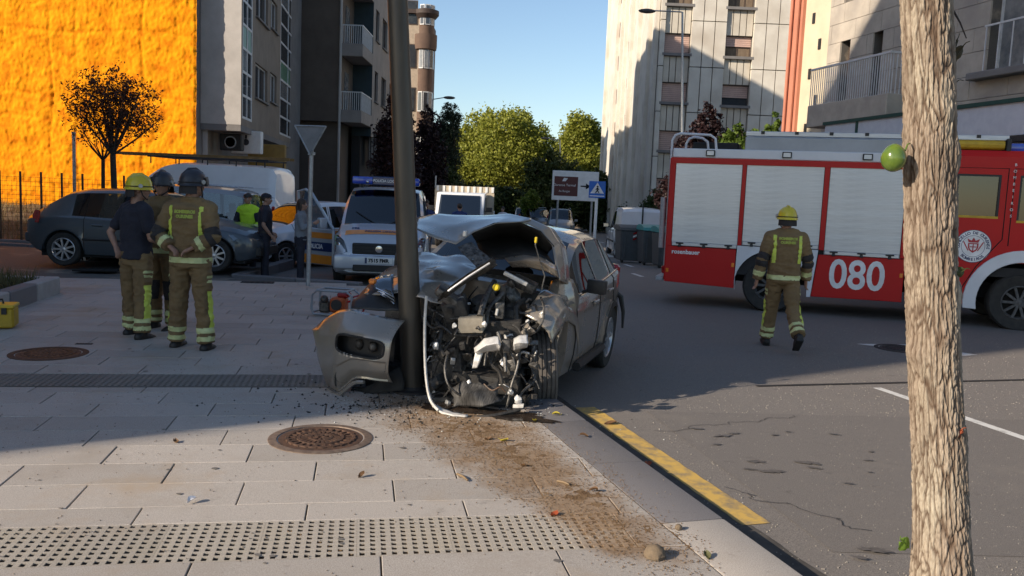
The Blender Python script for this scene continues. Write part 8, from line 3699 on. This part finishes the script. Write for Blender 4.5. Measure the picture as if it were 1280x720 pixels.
def firefighter(loc, rz, label, P, jacket='khaki', helmet='yellow', vox=.010, lines=None, group=None, seed=0.0, visor=None, gloves=False):
	t = thing('person', label, 'person', loc, rz, group)
	bm_, at_ = body_mesh(P, vox)
	link('body', bm_, M_skin, t)
	face_bits(t, at_, P.k)
	tm = trousers_mesh(P, vox, 1.0, .012, 1.0 + seed)
	carve(tm, bands_fire(P), ['reflective_band', 'side_stripe', 'knee_patch'], [M_reflp, M_refl, M_khaki_d], t, 'trousers', M_khaki)
	boots(t, P, M_boot)
	if jacket == 'khaki':
		jm = jacket_mesh(P, vox, 1.0, -.10, 1.06, .012, 2.0 + seed)
		carve(jm, bands_jacket(P, 0), ['reflective_band', 'shoulder_stripe', 'elbow_patch'], [M_reflp, M_refl, M_khaki_d], t, 'jacket', M_khaki)
		if lines:
			back_text(t, jm, lines, -1, M_letter, P.k, Matrix.Translation((P.chest.x, 0, 0)))
	else:
		jm = jacket_mesh(P, vox, .46, -.06, 1.03, .005, 2.0 + seed, name='shirt', collar=False)

		def pk(p):
			z = (p.z - P.chest.z) / P.k
			if .01 < z < .035 and p.y > 0.02 and p.x - P.chest.x > .0:
				return 1 if p.x - P.chest.x < .075 else 2
			return 0
		carve(jm, pk, ['chest_band', 'flag_patch'], [M_white_c, M_red], t, 'shirt', M_navyc)
	helmet_fire(t, at_, P.k, M_helm_y if helmet == 'yellow' else M_helm_k, P.turn - P.hturn[0], visor=visor)
	return t, P, at_


# firefighter in full suit, back to us, hands behind
behind = dict(armR=((.10, -.10, -.26), (-.17, -.07, -.10)), armL=((-.10, -.10, -.26), (.17, -.07, -.10)))
P = Pose(1.76, lean=.02, stance=.15, wide=1.06, legL=(-.02, .05), legR=(.03, -.03), kneeR=.02, turn=R(-4), head=(R(28), 0), **behind)
p = gnd(236, 436, 0)
firefighter((p.x, p.y + .05, 0), R(-4), 'firefighter in a khaki suit and black helmet, back turned and hands clasped behind', P, lines=[('BOMBEIROS', .040, P.chest.z + .085), ('OURENSE', .040, P.chest.z + .038)],
			helmet='black', seed=3, visor=M_helm_k, vox=.009, group=None)
# firefighter in a navy T-shirt and yellow helmet, seen from behind, turned to his right-hand neighbour
P = Pose(1.69, lean=.03, stance=.13, wide=1.02, legL=(-.03, .10), legR=(.04, -.10), kneeL=.03, turn=R(-14), head=(R(35), 0), armL=((-.11, -.13, -.25), (.17, -.03, -.15)), armR=((.08, .02, -.29), (-.05, .22, -.06)))
p = gnd(168, 421, 0)
firefighter((p.x, p.y + .05, 0), R(-22), 'firefighter in a navy T-shirt, khaki trousers and bright yellow helmet', P, jacket='shirt', helmet='yellow', seed=7, vox=.009)
# third firefighter mostly hidden behind them, facing us
P = Pose(1.74, stance=.13, wide=1.04, head=(R(-10), 0), armR=((.09, .02, -.28), (-.02, .14, -.2)), armL=((-.09, .02, -.28), (.02, .14, -.2)))
p = gnd(200, 411, 0)
firefighter((p.x + .02, p.y + .05, 0), R(165), 'firefighter in a khaki suit and dark helmet, mostly hidden behind the other two', P, helmet='black', seed=11, vox=.012, visor=M_helm_k)
# firefighter walking away towards the engine
P = Pose(1.74, lean=.05, stance=.09, wide=1.04, legL=(-.03, .30), legR=(.05, -.32), kneeL=.12, kneeR=.50, turn=R(3), head=(0, 0), armR=((.10, .0, -.28), (.02, .08, -.24)), armL=((-.10, -.05, -.28), (-.03, .05, -.25)))
P.dz = min(P.anL.z, P.anR.z) - .095
p = gnd(958, 433)
firefighter((p.x + .12, p.y - .1, road_z(p.y) - P.dz), R(-6), 'firefighter in a khaki suit and yellow helmet walking towards the fire engine', P, lines=[('BOMBEIROS', .042, P.chest.z + .10), ('OURENSE', .042, P.chest.z + .052)], helmet='yellow', seed=15, vox=.010)


def civilian(loc, rz, label, P, top_m, leg_m, shoe_m, sleeve=1.0, vox=.013, hair=M_hairb, long=0.0, hem=-.05, name='jacket', picks=None, tops=(), tmats=(), r=1.0, group=None, cap=None, lr=.88):
	t = thing('person', label, 'person', loc, rz, group)
	bm_, at_ = body_mesh(P, vox)
	link('body', bm_, M_skin, t)
	face_bits(t, at_, P.k)
	link('trousers', trousers_mesh(P, vox, lr, .004, 1.0), leg_m, t)
	boots(t, P, shoe_m, .03)
	jm = jacket_mesh(P, vox, sleeve, hem, r, .005, 2.0, name=name)
	if picks:
		carve(jm, picks, list(tops), list(tmats), t, name, top_m)
	else:
		link(name, jm, top_m, t)
	if cap:
		c = at_(0, -.005, .065)
		q = MB()
		q.lathe([(.0001, .055), (.06, .05), (.092, .02), (.095, -.02), (.09, -.02), (.0001, .04)], 20, tuple(c), sc=(.92, 1.08), cap=False)
		Rm = Matrix.Rotation(P.turn - P.hturn[0], 3, 'Z')
		o = q.build('cap', cap, t)
		q = MB()
		rows = []
		for u in np.linspace(-1, 1, 9):
			rows.append([tuple(c + Rm @ Vector((u * .07, .085 - .02 * u * u, -.012))), tuple(c + Rm @ Vector((u * .06, .165 - .05 * u * u, -.028)))])
		q.loft(rows)
		q.build('peak', cap, o)
	if hair:
		hair_cap(t, at_, P.k * (.97 if cap else 1), hair, long)
	return t


# policeman in dark uniform and cap, turned to the right
def cop_pick(P):
	def f(p):
		z = (p.z - P.pel.z) / P.k
		if .02 < z < .06:
			return 1
		return 0
	return f


P = Pose(1.68, stance=.10, turn=0, head=(R(8), 0), armR=((.08, -.05, -.28), (.0, .15, -.20)), armL=((-.07, .0, -.28), (.03, .17, -.17)))
p = gnd(324, 346)
pc_ = Vector((-4.86, 16.55, road_z(16.6)))
civilian(pc_, R(-68), 'police officer in dark short sleeved uniform and peaked cap', P, M_navyc, M_navyc, M_boot, sleeve=.48, picks=cop_pick(P), tops=('duty_belt',), tmats=(M_black,), cap=M_navyc)
# woman in a grey top, arms raised in front
P = Pose(1.60, stance=.08, turn=0, fem=True, head=(R(0), 0), armR=((.06, .06, -.24), (-.06, .20, .10)), armL=((-.06, .06, -.24), (.06, .20, .10)))
pw_ = Vector((at(376, 300, 16.2).x, 16.2, road_z(16.2)))
civilian(pw_, R(-80), 'woman with long dark hair, grey top and dark trousers holding her hands up before her', P, M_greyk, M_navyc, M_boot, hair=M_hairb, long=.18, name='top', hem=-.04, lr=.85, r=.92)


# man in a lime vest behind the hatchback's bonnet
def vest_pick(P):
	def f(p):
		for sh, el, wr in ((P.shR, P.elR, P.wrR), (P.shL, P.elL, P.wrL)):
			t0, d0 = bone_t(p, sh, el)
			if d0 < .09 and t0 > .25:
				return 1
		z = (p.z - P.pel.z) / P.k
		if .10 < z < .15 or -.02 < z < .03:
			return 2
		return 0
	return f


P = Pose(1.68, stance=.10, turn=0, head=(R(0), R(5)), lean=.06, armR=((.09, .02, -.27), (-.06, .17, -.14)), armL=((-.09, .02, -.27), (.06, .17, -.14)))
pv = Vector((at(311, 290, 18.0).x, 18.0, road_z(18.0)))
civilian(pv, R(172), 'person in a lime yellow vest standing by the bonnet of the dark hatchback', P, M_hiviz, M_navyc, M_boot, picks=vest_pick(P), tops=('sleeve', 'grey_band'), tmats=(M_navyc, M_reflp), name='vest', cap=M_black, vox=.014)
# far figures seen over the wreck
P = Pose(1.70, stance=.1, armR=((.09, .02, -.27), (-.06, .2, -.08)), armL=((-.09, .02, -.27), (.06, .2, -.08)))
pf = Vector((at(574, 280, 27).x, 27, road_z(27)))
civilian(pf, R(10), 'person in dark blue clothes standing before the white flatbed cab', P, M_blue_c, M_navyc, M_boot, vox=.016)
P = Pose(1.70, stance=.1)
pf = Vector((at(628, 280, 38).x, 38, road_z(38)))
civilian(pf, R(150), 'small far figure in a white top and blue trousers left of the parked cars', P, M_white_c, M_blue_c, M_boot, vox=.018)
P = Pose(1.72, stance=.1)
pf = Vector((at(531, 290, 21).x, 21, road_z(21)))
civilian(pf, R(195), 'person in a blue and white top standing behind the leaning post by the police van', P, M_white_c, M_blue_c, M_boot, vox=.016, picks=lambda p: 1 if p.z > 1.30 else 0, tops=('yoke',), tmats=(M_blue_c,))
# ================================================================== STREET FURNITURE AND SMALL THINGS
# back of a give-way sign on a grey pole, front left
p = gnd(385, 357, 0)
sp = thing('traffic_sign', 'back of a triangular give way sign on a grey pole left of the police van', 'traffic sign', (p.x, p.y, 0))
tp = at(390, 158, p.y)
b = MB()
b.tube([(0, 0, -.1), (tp.x - p.x, 0, tp.z)], .038, n=12)
b.build('pole', M_steel, sp)
b = MB()
h1, h2 = at(372, 153, p.y), at(409, 153, p.y)
w_ = (h2.x - h1.x) / 2 * 1.1
tri_ = [(-w_, tp.z), (w_, tp.z), (0, tp.z - w_ * 1.75)]
b.prism([(x + tp.x - p.x, z) for x, z in tri_], -.062, -.05, 'y')
bk = b.build('plate', mat('weathered sign back', (0.20, 0.205, 0.22), (0.15, 0.155, 0.165), scale=5, rough=.6), sp, bev=.004)
bk.rotation_euler = (0, 0, R(-8))
b = MB()
for i in range(3):
	q, r_ = tri_[i], tri_[(i + 1) % 3]
	b.tube([(q[0] + tp.x - p.x, -.07, q[1]), (r_[0] + tp.x - p.x, -.07, r_[1])], .014, n=6)
b.build('rim', M_steel, bk)
b = MB()
b.box((tp.x - p.x, -.0, tp.z - .2), (.1, .1, .05))
b.box((tp.x - p.x, -.0, tp.z - .45), (.1, .1, .05))
b.build('bracket', M_steel, sp)
# thin grey post before the orange wall
p = base(94, 300, 24)
b = MB()
b.tube([(0, 0, -.2), (0, 0, at(93, 168, 24).z - p.z)], .045, n=10)
b.lathe([(.055, 0), (.055, .06), (.0001, .08)], 10, (0, 0, at(93, 168, 24).z - p.z))
o = b.build('post', M_steel, None, label='thin grey metal post in front of the orange wall left of the round tree', cat='post')
o.location = p
# blue crossing sign
p = Vector((at(743, 300, 34).x, 34, road_z(34)))
cs = thing('traffic_sign', 'square blue pedestrian crossing sign on a white pole', 'traffic sign', p)
zc = at(745, 237, 34).z - p.z
b = MB()
b.tube([(0, 0, -.1), (0, 0, zc + .3)], .06, n=10)
b.build('pole', M_white, cs)
s_ = .33
b = MB()
b.bb(-s_, s_, -.085, -.07, zc - s_, zc + s_)
pl = b.build('plate', mat('sign blue', (0.02, 0.14, 0.55), rough=.4), cs, bev=.01)
b = MB()
b.prism([(-.27, zc - .15), (.27, zc - .15), (0, zc + .28)], -.092, -.086, 'y')
b.bb(-.29, .29, -.09, -.086, zc - .27, zc - .235)
b.build('white_triangle', M_text_w, pl, smooth=None)
b = MB()
b.lathe([(.035, -.1), (.0001, -.1)], 12, (0.01, 0, zc + .12), axis='y')
for q in ([(0, .08), (0.01, -.03)], [(0.01, -.03), (.07, -.13)], [(0.01, -.03), (-.07, -.13)], [(0, .06), (.07, -.0)], [(0, .06), (-.06, .0)]):
	b.tube([(q[0][0], -.1, zc + q[0][1]), (q[1][0], -.1, zc + q[1][1])], .018, n=6)
b.build('walking_figure', M_seam, pl)
# brown direction panel on two posts
YB = 40
z0_, z1_ = at(720, 251, YB).z, at(720, 214, YB).z
xa, xb = at(690, 232, YB).x, at(748, 232, YB).x
xm = (xa + xb) / 2
bp_ = thing('direction_sign', 'large white direction board with a brown tourist panel and an arrow', 'direction sign', (xm, YB, road_z(YB)))
zg = road_z(YB)
hw = (xb - xa) / 2
b = MB()
b.bb(-hw, hw, -.04, .0, z0_ - zg, z1_ - zg)
bd = b.build('board', M_white, bp_, bev=.02)
zz = (z0_ + z1_) / 2 - zg
b = MB()
b.bb(-hw + .1, .12, -.048, -.042, zz - .48, zz + .42)
br = b.build('brown_panel', mat('sign brown', (0.10, 0.018, 0.016), rough=.5), bd, smooth=None)
SM = Matrix(((1, 0, 0, 0), (0, 0, -1, 0), (0, 1, 0, 0), (0, 0, 0, 1)))
text('Ourense Termal', .155, M_text_w, br, Matrix.Translation((-.5, -.052, zz + .02)) @ SM)
text('As Burgas', .13, M_text_w, br, Matrix.Translation((-.5, -.052, zz - .26)) @ SM)
b = MB()
b.prism([(-.62, zz + .2), (-.46, zz + .2), (-.36, zz + .34), (-.54, zz + .36)], -.054, -.05, 'y')
b.build('pictogram', M_text_w, br, smooth=None)
b = MB()
b.prism([(.25, zz - .03), (.5, zz - .03), (.5, zz - .14), (.72, zz), (.5, zz + .14), (.5, zz + .03), (.25, zz + .03)], -.05, -.044, 'y')
b.build('arrow', M_seam, bd, smooth=None)
for xx in (-hw * .72, hw * .75):
	b = MB()
	b.tube([(xx, .03, -.2), (xx, .03, z1_ - zg)], .05, n=8)
	b.build('post', M_steel, bp_)


# street lamps with a long arm
def street_lamp(px, pyt, Y, arm_px, head_py, label, r=.06):
	p = Vector((at(px, 300, Y).x, Y, road_z(Y)))
	t = thing('street_lamp', label, 'street lamp', p, 0, 'street lamps')
	top = at(px, pyt, Y)
	e = at(arm_px, head_py, Y)
	b = MB()
	b.tube([(0, 0, -.1), (top.x - p.x, 0, top.z - p.z)], [r * 1.3, r * .8], n=10)
	b.build('pole', M_steel, t)
	b = MB()
	b.tube([(top.x - p.x, 0, top.z - p.z - .02), (top.x - p.x + (e.x - top.x) * .06, 0, top.z - p.z), (e.x - p.x, 0, e.z - p.z + .03)], r * .55, n=8)
	b.build('arm', M_steel, t)
	s = math.copysign(1, e.x - top.x)
	b = MB()
	b.ball((e.x - p.x + s * .2, 0, e.z - p.z), (.42, .17, .11), 16, 8)
	b.build('lamp_head', MATS['dull wheel steel'], t)
	return t


street_lamp(853, 15, 42, 814, 14, 'tall grey street lamp with a long arm in front of the white block')
street_lamp(541, 124, 60, 558, 122, 'street lamp reaching out beside the brown corner building')
street_lamp(700, 175, 80, 684, 173, 'far street lamp between the two sunlit trees')

# kerbside bins
M_bin = mat('dark grey bin plastic', (0.075, 0.085, 0.09), (0.06, 0.068, 0.072), scale=6, rough=.6)
M_teal = mat('teal bin lid', (0.05, 0.30, 0.30), (0.04, 0.24, 0.24), scale=6, rough=.4)


def bin_(px, py, w, d, h, lid, label, rz=0.0):
	p = gnd(px, py)
	t = thing('waste_bin', label, 'bin', (p.x, p.y + d / 2, road_z(p.y)), rz, 'kerbside bins')
	b = MB()
	b.box((0, 0, h * .46), (w * .88, d * .86, h * .80), taper=1.14)
	body = b.build('body', M_bin, t, bev=.03)
	for s in (-1, 1):
		b = MB()
		b.box((s * w * .3, -d * .47, h * .5), (.05, .05, h * .7))
		b.build('rib', M_bin, body, bev=.01)
	b = MB()
	b.loft([[(x, y, z) for x in np.linspace(-w * .53, w * .53, 9)] for y, z in ((-d * .54, h * .86), (-d * .5, h * .93), (-d * .2, h * .99), (d * .2, h), (d * .5, h * .96), (d * .53, h * .86))])
	for s in (-1, 1):
		b.add([(s * w * .53, y, z) for y, z in ((-d * .54, h * .86), (-d * .5, h * .93), (-d * .2, h * .99), (d * .2, h), (d * .5, h * .96), (d * .53, h * .86))], [(0, 1, 2, 3, 4, 5)])
	b.build('lid', lid, t)
	for k in range(3):
		b = MB()
		z = h * (.60 + .075 * k)
		b.prism([(w * -.02, z), (w * .12, z + .05), (w * .12, z + .10), (w * -.02, z + .05)], -d * .505, -d * .49, 'y')
		b.build('warning_stripe', M_red if k % 2 == 0 else M_text_w, t, smooth=None)
	for sx in (-1, 1):
		b = MB()
		b.lathe([(.09, -.03), (.09, .03)], 12, (sx * w * .36, -d * .3, .09), axis='x')
		b.build('wheel', M_rubber, t)
	return t


bin_(788, 329, .86, .8, 1.24, M_bin, 'grey lidded bin on the left of the row, in front of the white van', R(8))
bin_(814, 332, .70, .8, 1.28, M_teal, 'grey bin with a teal lid, second in the row beside the fire engine', R(8))
bin_(834, 336, .72, .8, 1.26, M_teal, 'bin with a teal lid half hidden by the tail of the fire engine', R(8))

# wire fence with thin posts at the far left, and the dry bank behind it
fe = thing('fence', 'wire mesh fence on thin rusty posts before the orange wall', 'fence', (0, 23, road_z(23)))
M_rust = mat('rusty post', (0.13, 0.075, 0.045), (0.07, 0.045, 0.03), scale=12, rough=.9)
xs2 = [at(27, 300, 23).x + k * .56 * 1.0 for k in range(-8, 7)]
for k, x in enumerate(xs2):
	b = MB()
	b.tube([(x, 0, -.1), (x, 0, 2.05)], .03, n=8)
	b.build('post', M_rust, fe)
b = MB()
for i in range(16):
	z = .1 + i * .12
	b.tube([(xs2[0], 0, z), (xs2[-1], 0, z)], .004, n=4)
for i in range(62):
	x = xs2[0] + (xs2[-1] - xs2[0]) * i / 61
	b.tube([(x, .006, .1), (x, .006, 1.9)], .004, n=4)
b.build('wire_mesh', M_rust, fe, kind='stuff', smooth=None)
b = MB()
b.box(((xs2[0] + xs2[-1]) / 2, .0, .06), (xs2[-1] - xs2[0] + .3, .25, .28))
b.build('kerb', M_conc, fe, bev=.02)
nx2, ny2 = 60, 30
VV = np.zeros((ny2, nx2, 3))
for j in range(ny2):
	for i in range(nx2):
		x, y = -24 + 12.5 * i / (nx2 - 1), 23.4 + 6.3 * j / (ny2 - 1)
		VV[j, i] = (x, y, road_z(23) + .05 + .85 * min(1, j / 12) * max(0, min(1, (-12.0 - x) / 4)) + .12 * noise.noise(Vector((x * 1.3, y * 1.3, 0))))
link('earth_bank', npmesh('earth_bank', VV.reshape(-1, 3), grid_faces(ny2, nx2), True), mat('dry earth', (0.17, 0.11, 0.06), (0.11, 0.075, 0.04), scale=4, rough=1.0, bump=.5, bscale=30), kind='structure')


def grass(name, n, area, hgt, m, zf, label, seed):
	r = np.random.default_rng(seed)
	P = np.array([area(r) for _ in range(n)])
	a = r.uniform(0, 6.28, n)
	h = hgt * r.uniform(.4, 1.2, n)
	w = hgt * .035
	dx, dy = np.cos(a) * w, np.sin(a) * w
	lean = r.normal(0, .3, (n, 2)) * h[:, None]
	z = np.array([zf(x, y) for x, y in P])
	V0 = np.stack([P[:, 0] - dx, P[:, 1] - dy, z], 1)
	V1 = np.stack([P[:, 0] + dx, P[:, 1] + dy, z], 1)
	V2 = np.stack([P[:, 0] + lean[:, 0], P[:, 1] + lean[:, 1], z + h], 1)
	return link(name, npmesh(name, np.stack([V0, V1, V2], 1).reshape(-1, 3), np.arange(3 * n).reshape(-1, 3)), m, label=label, cat='grass', kind='stuff')


L_dry = leaf_mat('dry grass', (0.26, 0.19, 0.08), (0.17, 0.12, 0.05), .2)
L_grass = leaf_mat('rough grass', (0.07, 0.085, 0.03), (0.13, 0.11, 0.05), .2)
grass('dry_grass', 9000, lambda r: (r.uniform(-23, -12.3), r.uniform(23.6, 29.5)), .35, L_dry, lambda x, y: road_z(23) + .75 * max(0, min(1, (-12.0 - x) / 4)) * min(1, (y - 23.4) / 2.5), 'dry brown grass on the bank below the orange wall', 3)

# raised bed with pale kerb blocks at the left edge
pa_, pb_ = gnd(76, 366, 0), gnd(0, 393, 0)
d = (pb_ - pa_)
d.z = 0
d = d.normalized()
side = Vector((d.y, -d.x, 0))
if side.x > 0:
	side = -side
bed = thing('planter', 'raised bed edged with pale concrete blocks at the left edge of the plaza', 'planter', (pa_.x, pa_.y, 0))
for k in range(4):
	b = MB()
	c = d * (.46 + .92 * k) + side * .10 + Vector((0, 0, .11))
	b.box(c, (.91, .20, .26), rz=math.atan2(d.y, d.x))
	b.build('edge_block', M_kerb if k % 2 else mat('pale concrete', (0.36, 0.35, 0.34), (0.3, 0.29, 0.28), scale=6, rough=.9, bump=.2, bscale=80), bed, bev=.02)
for k in range(3):
	b = MB()
	c = side * (.65 + .92 * k) + d * .10 + Vector((0, 0, .11))
	b.box(c, (.91, .20, .26), rz=math.atan2(side.y, side.x))
	b.build('edge_block', MATS['pale concrete'], bed, bev=.02)
b = MB()
b.prism([tuple((side * u + d * v)[:2]) for u, v in ((.2, .2), (3.2, .2), (3.2, 3.6), (.2, 3.6))], 0, .19)
b.build('bed_soil', mat('dark bed soil', (0.05, 0.04, 0.03), scale=12, rough=1), bed, smooth=None)
o_ = Vector((pa_.x, pa_.y, 0))


def bed_pt(r):
	q = o_ + side * r.uniform(.22, 3.0) + d * r.uniform(.22, 3.4)
	return (q.x, q.y)


grass('bed_grass', 5200, bed_pt, .24, L_grass, lambda x, y: .18, 'rough green and dry grass growing in the raised bed', 5)

# yellow box at the left edge
p = gnd(6, 413, 0)
yb = thing('equipment_box', 'small yellow box standing on the paving at the left edge', 'box', (p.x - .20, p.y + .15, 0), R(20))
b = MB()
b.box((0, 0, .12), (.42, .28, .22))
b.build('case', M_yhose, yb, bev=.02)
b = MB()
b.box((0, 0, .245), (.44, .30, .04))
ld_ = b.build('lid', mat('yellow lid', (0.62, 0.42, 0.03), rough=.5), yb, bev=.012)
b = MB()
b.tube([(-.09, 0, .26), (-.08, 0, .31), (.08, 0, .31), (.09, 0, .26)], .012, n=6)
b.build('handle', M_black, ld_)
for s in (-1, 1):
	b = MB()
	b.box((s * .12, -.15, .2), (.05, .02, .07))
	b.build('latch', M_black, yb)

# hydraulic power pack in its tube frame
p = gnd(411, 396, 0)
gp = thing('power_pack', 'rescue pump with an orange engine inside a tubular carrying frame', 'pump', (p.x + .05, p.y + .15, 0), R(-6))
for s in (-1, 1):
	b = MB()
	b.tube([(-.24, s * .16, .03), (-.27, s * .16, .10), (-.26, s * .16, .28), (-.2, s * .16, .34), (.2, s * .16, .34), (.27, s * .16, .28), (.27, s * .16, .08), (.24, s * .16, .03), (-.24, s * .16, .03)], .016, n=8)
	b.build('frame_hoop', M_alu2, gp)
for x, z in ((-.25, .05), (.25, .05), (-.2, .34), (.2, .34)):
	b = MB()
	b.tube([(x, -.16, z), (x, .16, z)], .014, n=8)
	b.build('frame_rail', M_alu2, gp)
b = MB()
b.box((.06, -.02, .15), (.2, .22, .2))
b.build('engine', mat('orange engine', (0.50, 0.10, 0.025), rough=.5), gp, bev=.03)
b = MB()
b.box((-.12, 0, .12), (.14, .2, .16))
b.ball((-.12, -.09, .22), .055, 10, 8)
b.build('pump_block', M_engm, gp, bev=.02)
b = MB()
b.lathe([(.07, 0), (.07, .03), (.02, .04)], 16, (.06, -.16, .16), axis='y')
b.build('starter', M_black, gp)
b = MB()
b.tube([(.2, -.1, .2), (.36, -.16, .26), (.42, -.1, .12), (.36, .0, .03)], .016, n=7)
b.tube([(.2, .05, .24), (.38, .1, .30), (.46, .1, .1)], .014, n=7)
b.build('hose', M_red, gp)
b = MB()
b.box((.12, 0, .28), (.16, .14, .07))
b.build('tank', M_red, gp, bev=.02)

# ------------------------------------------------------------------ litter: stone, stick, leaves
b = MB()
b.ball((0, 0, .03), (.055, .045, .035), 10, 7)
b.v = [tuple(crumple(v, .02, 16)) for v in b.v]
o = b.build('stone', mat('brown stone', (0.17, 0.125, 0.08), (0.11, 0.085, 0.06), scale=20, rough=.9, bump=.5, bscale=60), None, label='brown stone lying past the right end of the studded strip', cat='stone')
o.location = gnd(819, 697, 0)
b = MB()
b.ball((0, 0, .012), (.02, .02, .018), 8, 6)
o = b.build('pebble', MATS['brown stone'], None, label='small dark pebble on the pavement near the kerb, beyond the brown stone', cat='pebble')
o.location = gnd(848, 662, 0)
for (x, y, L_, a, lab) in ((578, 598, .13, -1.0, 'short broken stick on the paving right of the iron cover'), (704, 605, .09, -.7, 'thin straw lying in the spilt soil')):
	b = MB()
	b.tube([(-L_ / 2, 0, .008), (0, .006, .010), (L_ / 2, 0, .008)], [.007, .008, .005], n=6)
	o = b.build('stick', mat('dry stick', (0.22, 0.15, 0.08), (0.15, 0.10, 0.055), scale=20), None, label=lab, cat='stick')
	o.location = gnd(x, y, 0)
	o.rotation_euler = (0, 0, a)
L_yel = leaf_mat('yellow fallen leaf', (0.55, 0.45, 0.06), (0.42, 0.34, 0.05), .2)
L_brn = leaf_mat('brown fallen leaf', (0.16, 0.085, 0.04), (0.1, 0.06, 0.03), .1)
for i, (x, y, s, m, lab, road_) in enumerate(((695, 519, .06, L_yel, 'pale yellow leaf at the kerb below the tyre', 0), (668, 527, .055, L_yel, 'yellow leaf in the dark wet patch under the wreck', 0), (630, 551, .06, L_yel, 'yellow leaf on the spilt soil', 0),
											  (693, 643, .055, M_lfr, 'red scrap on the studded strip', 0), (654, 582, .045, L_brn, 'brown leaf in the spilt soil', 0), (763, 530, .10, L_brn, 'torn dark scrap lying on the yellow line', 1), (810, 582, .07, M_lfr, 'reddish leaf lying beside the kerb', 1),
											  (742, 614, .05, L_brn, 'brown leaf near the kerb stones', 0), (452, 595, .05, L_brn, 'brown leaf on the paving below the iron cover', 0), (220, 552, .05, L_brn, 'dark leaf on the paving in the sun', 0), (610, 549, .05, L_brn, 'curled brown leaf at the edge of the soil', 0),
											  (884, 696, .05, L_grass, 'small green scrap on the near pavement slab', 0), (730, 546, .06, L_brn, 'dark leaf on the kerb stones', 0), (240, 627, .06, M_white_c, 'scrap of white paper on the sunny paving', 0))):
	b = MB()
	rws = []
	for t in np.linspace(0, 1, 6):
		w = s * .36 * math.sin(PI * (t * .9 + .06))
		rws.append([((t - .5) * s, u * w, .004 + .012 * u * u + .01 * math.sin(t * 3 + i)) for u in (-1, -.5, 0, .5, 1)])
	b.loft(rws)
	b.tube([(s * .5, 0, .006), (s * .75, .004, .012)], .0016, n=4)
	q = gnd(x, y, -.116 if road_ else .004)
	o = b.build('fallen_leaf' if m is not M_white_c else 'paper_scrap', m, None, recalc=False, label=lab, cat='leaf' if m is not M_white_c else 'paper', group='fallen leaves' if m is not M_white_c else None)
	o.location = q
	o.rotation_euler = (0, 0, i * 1.3)
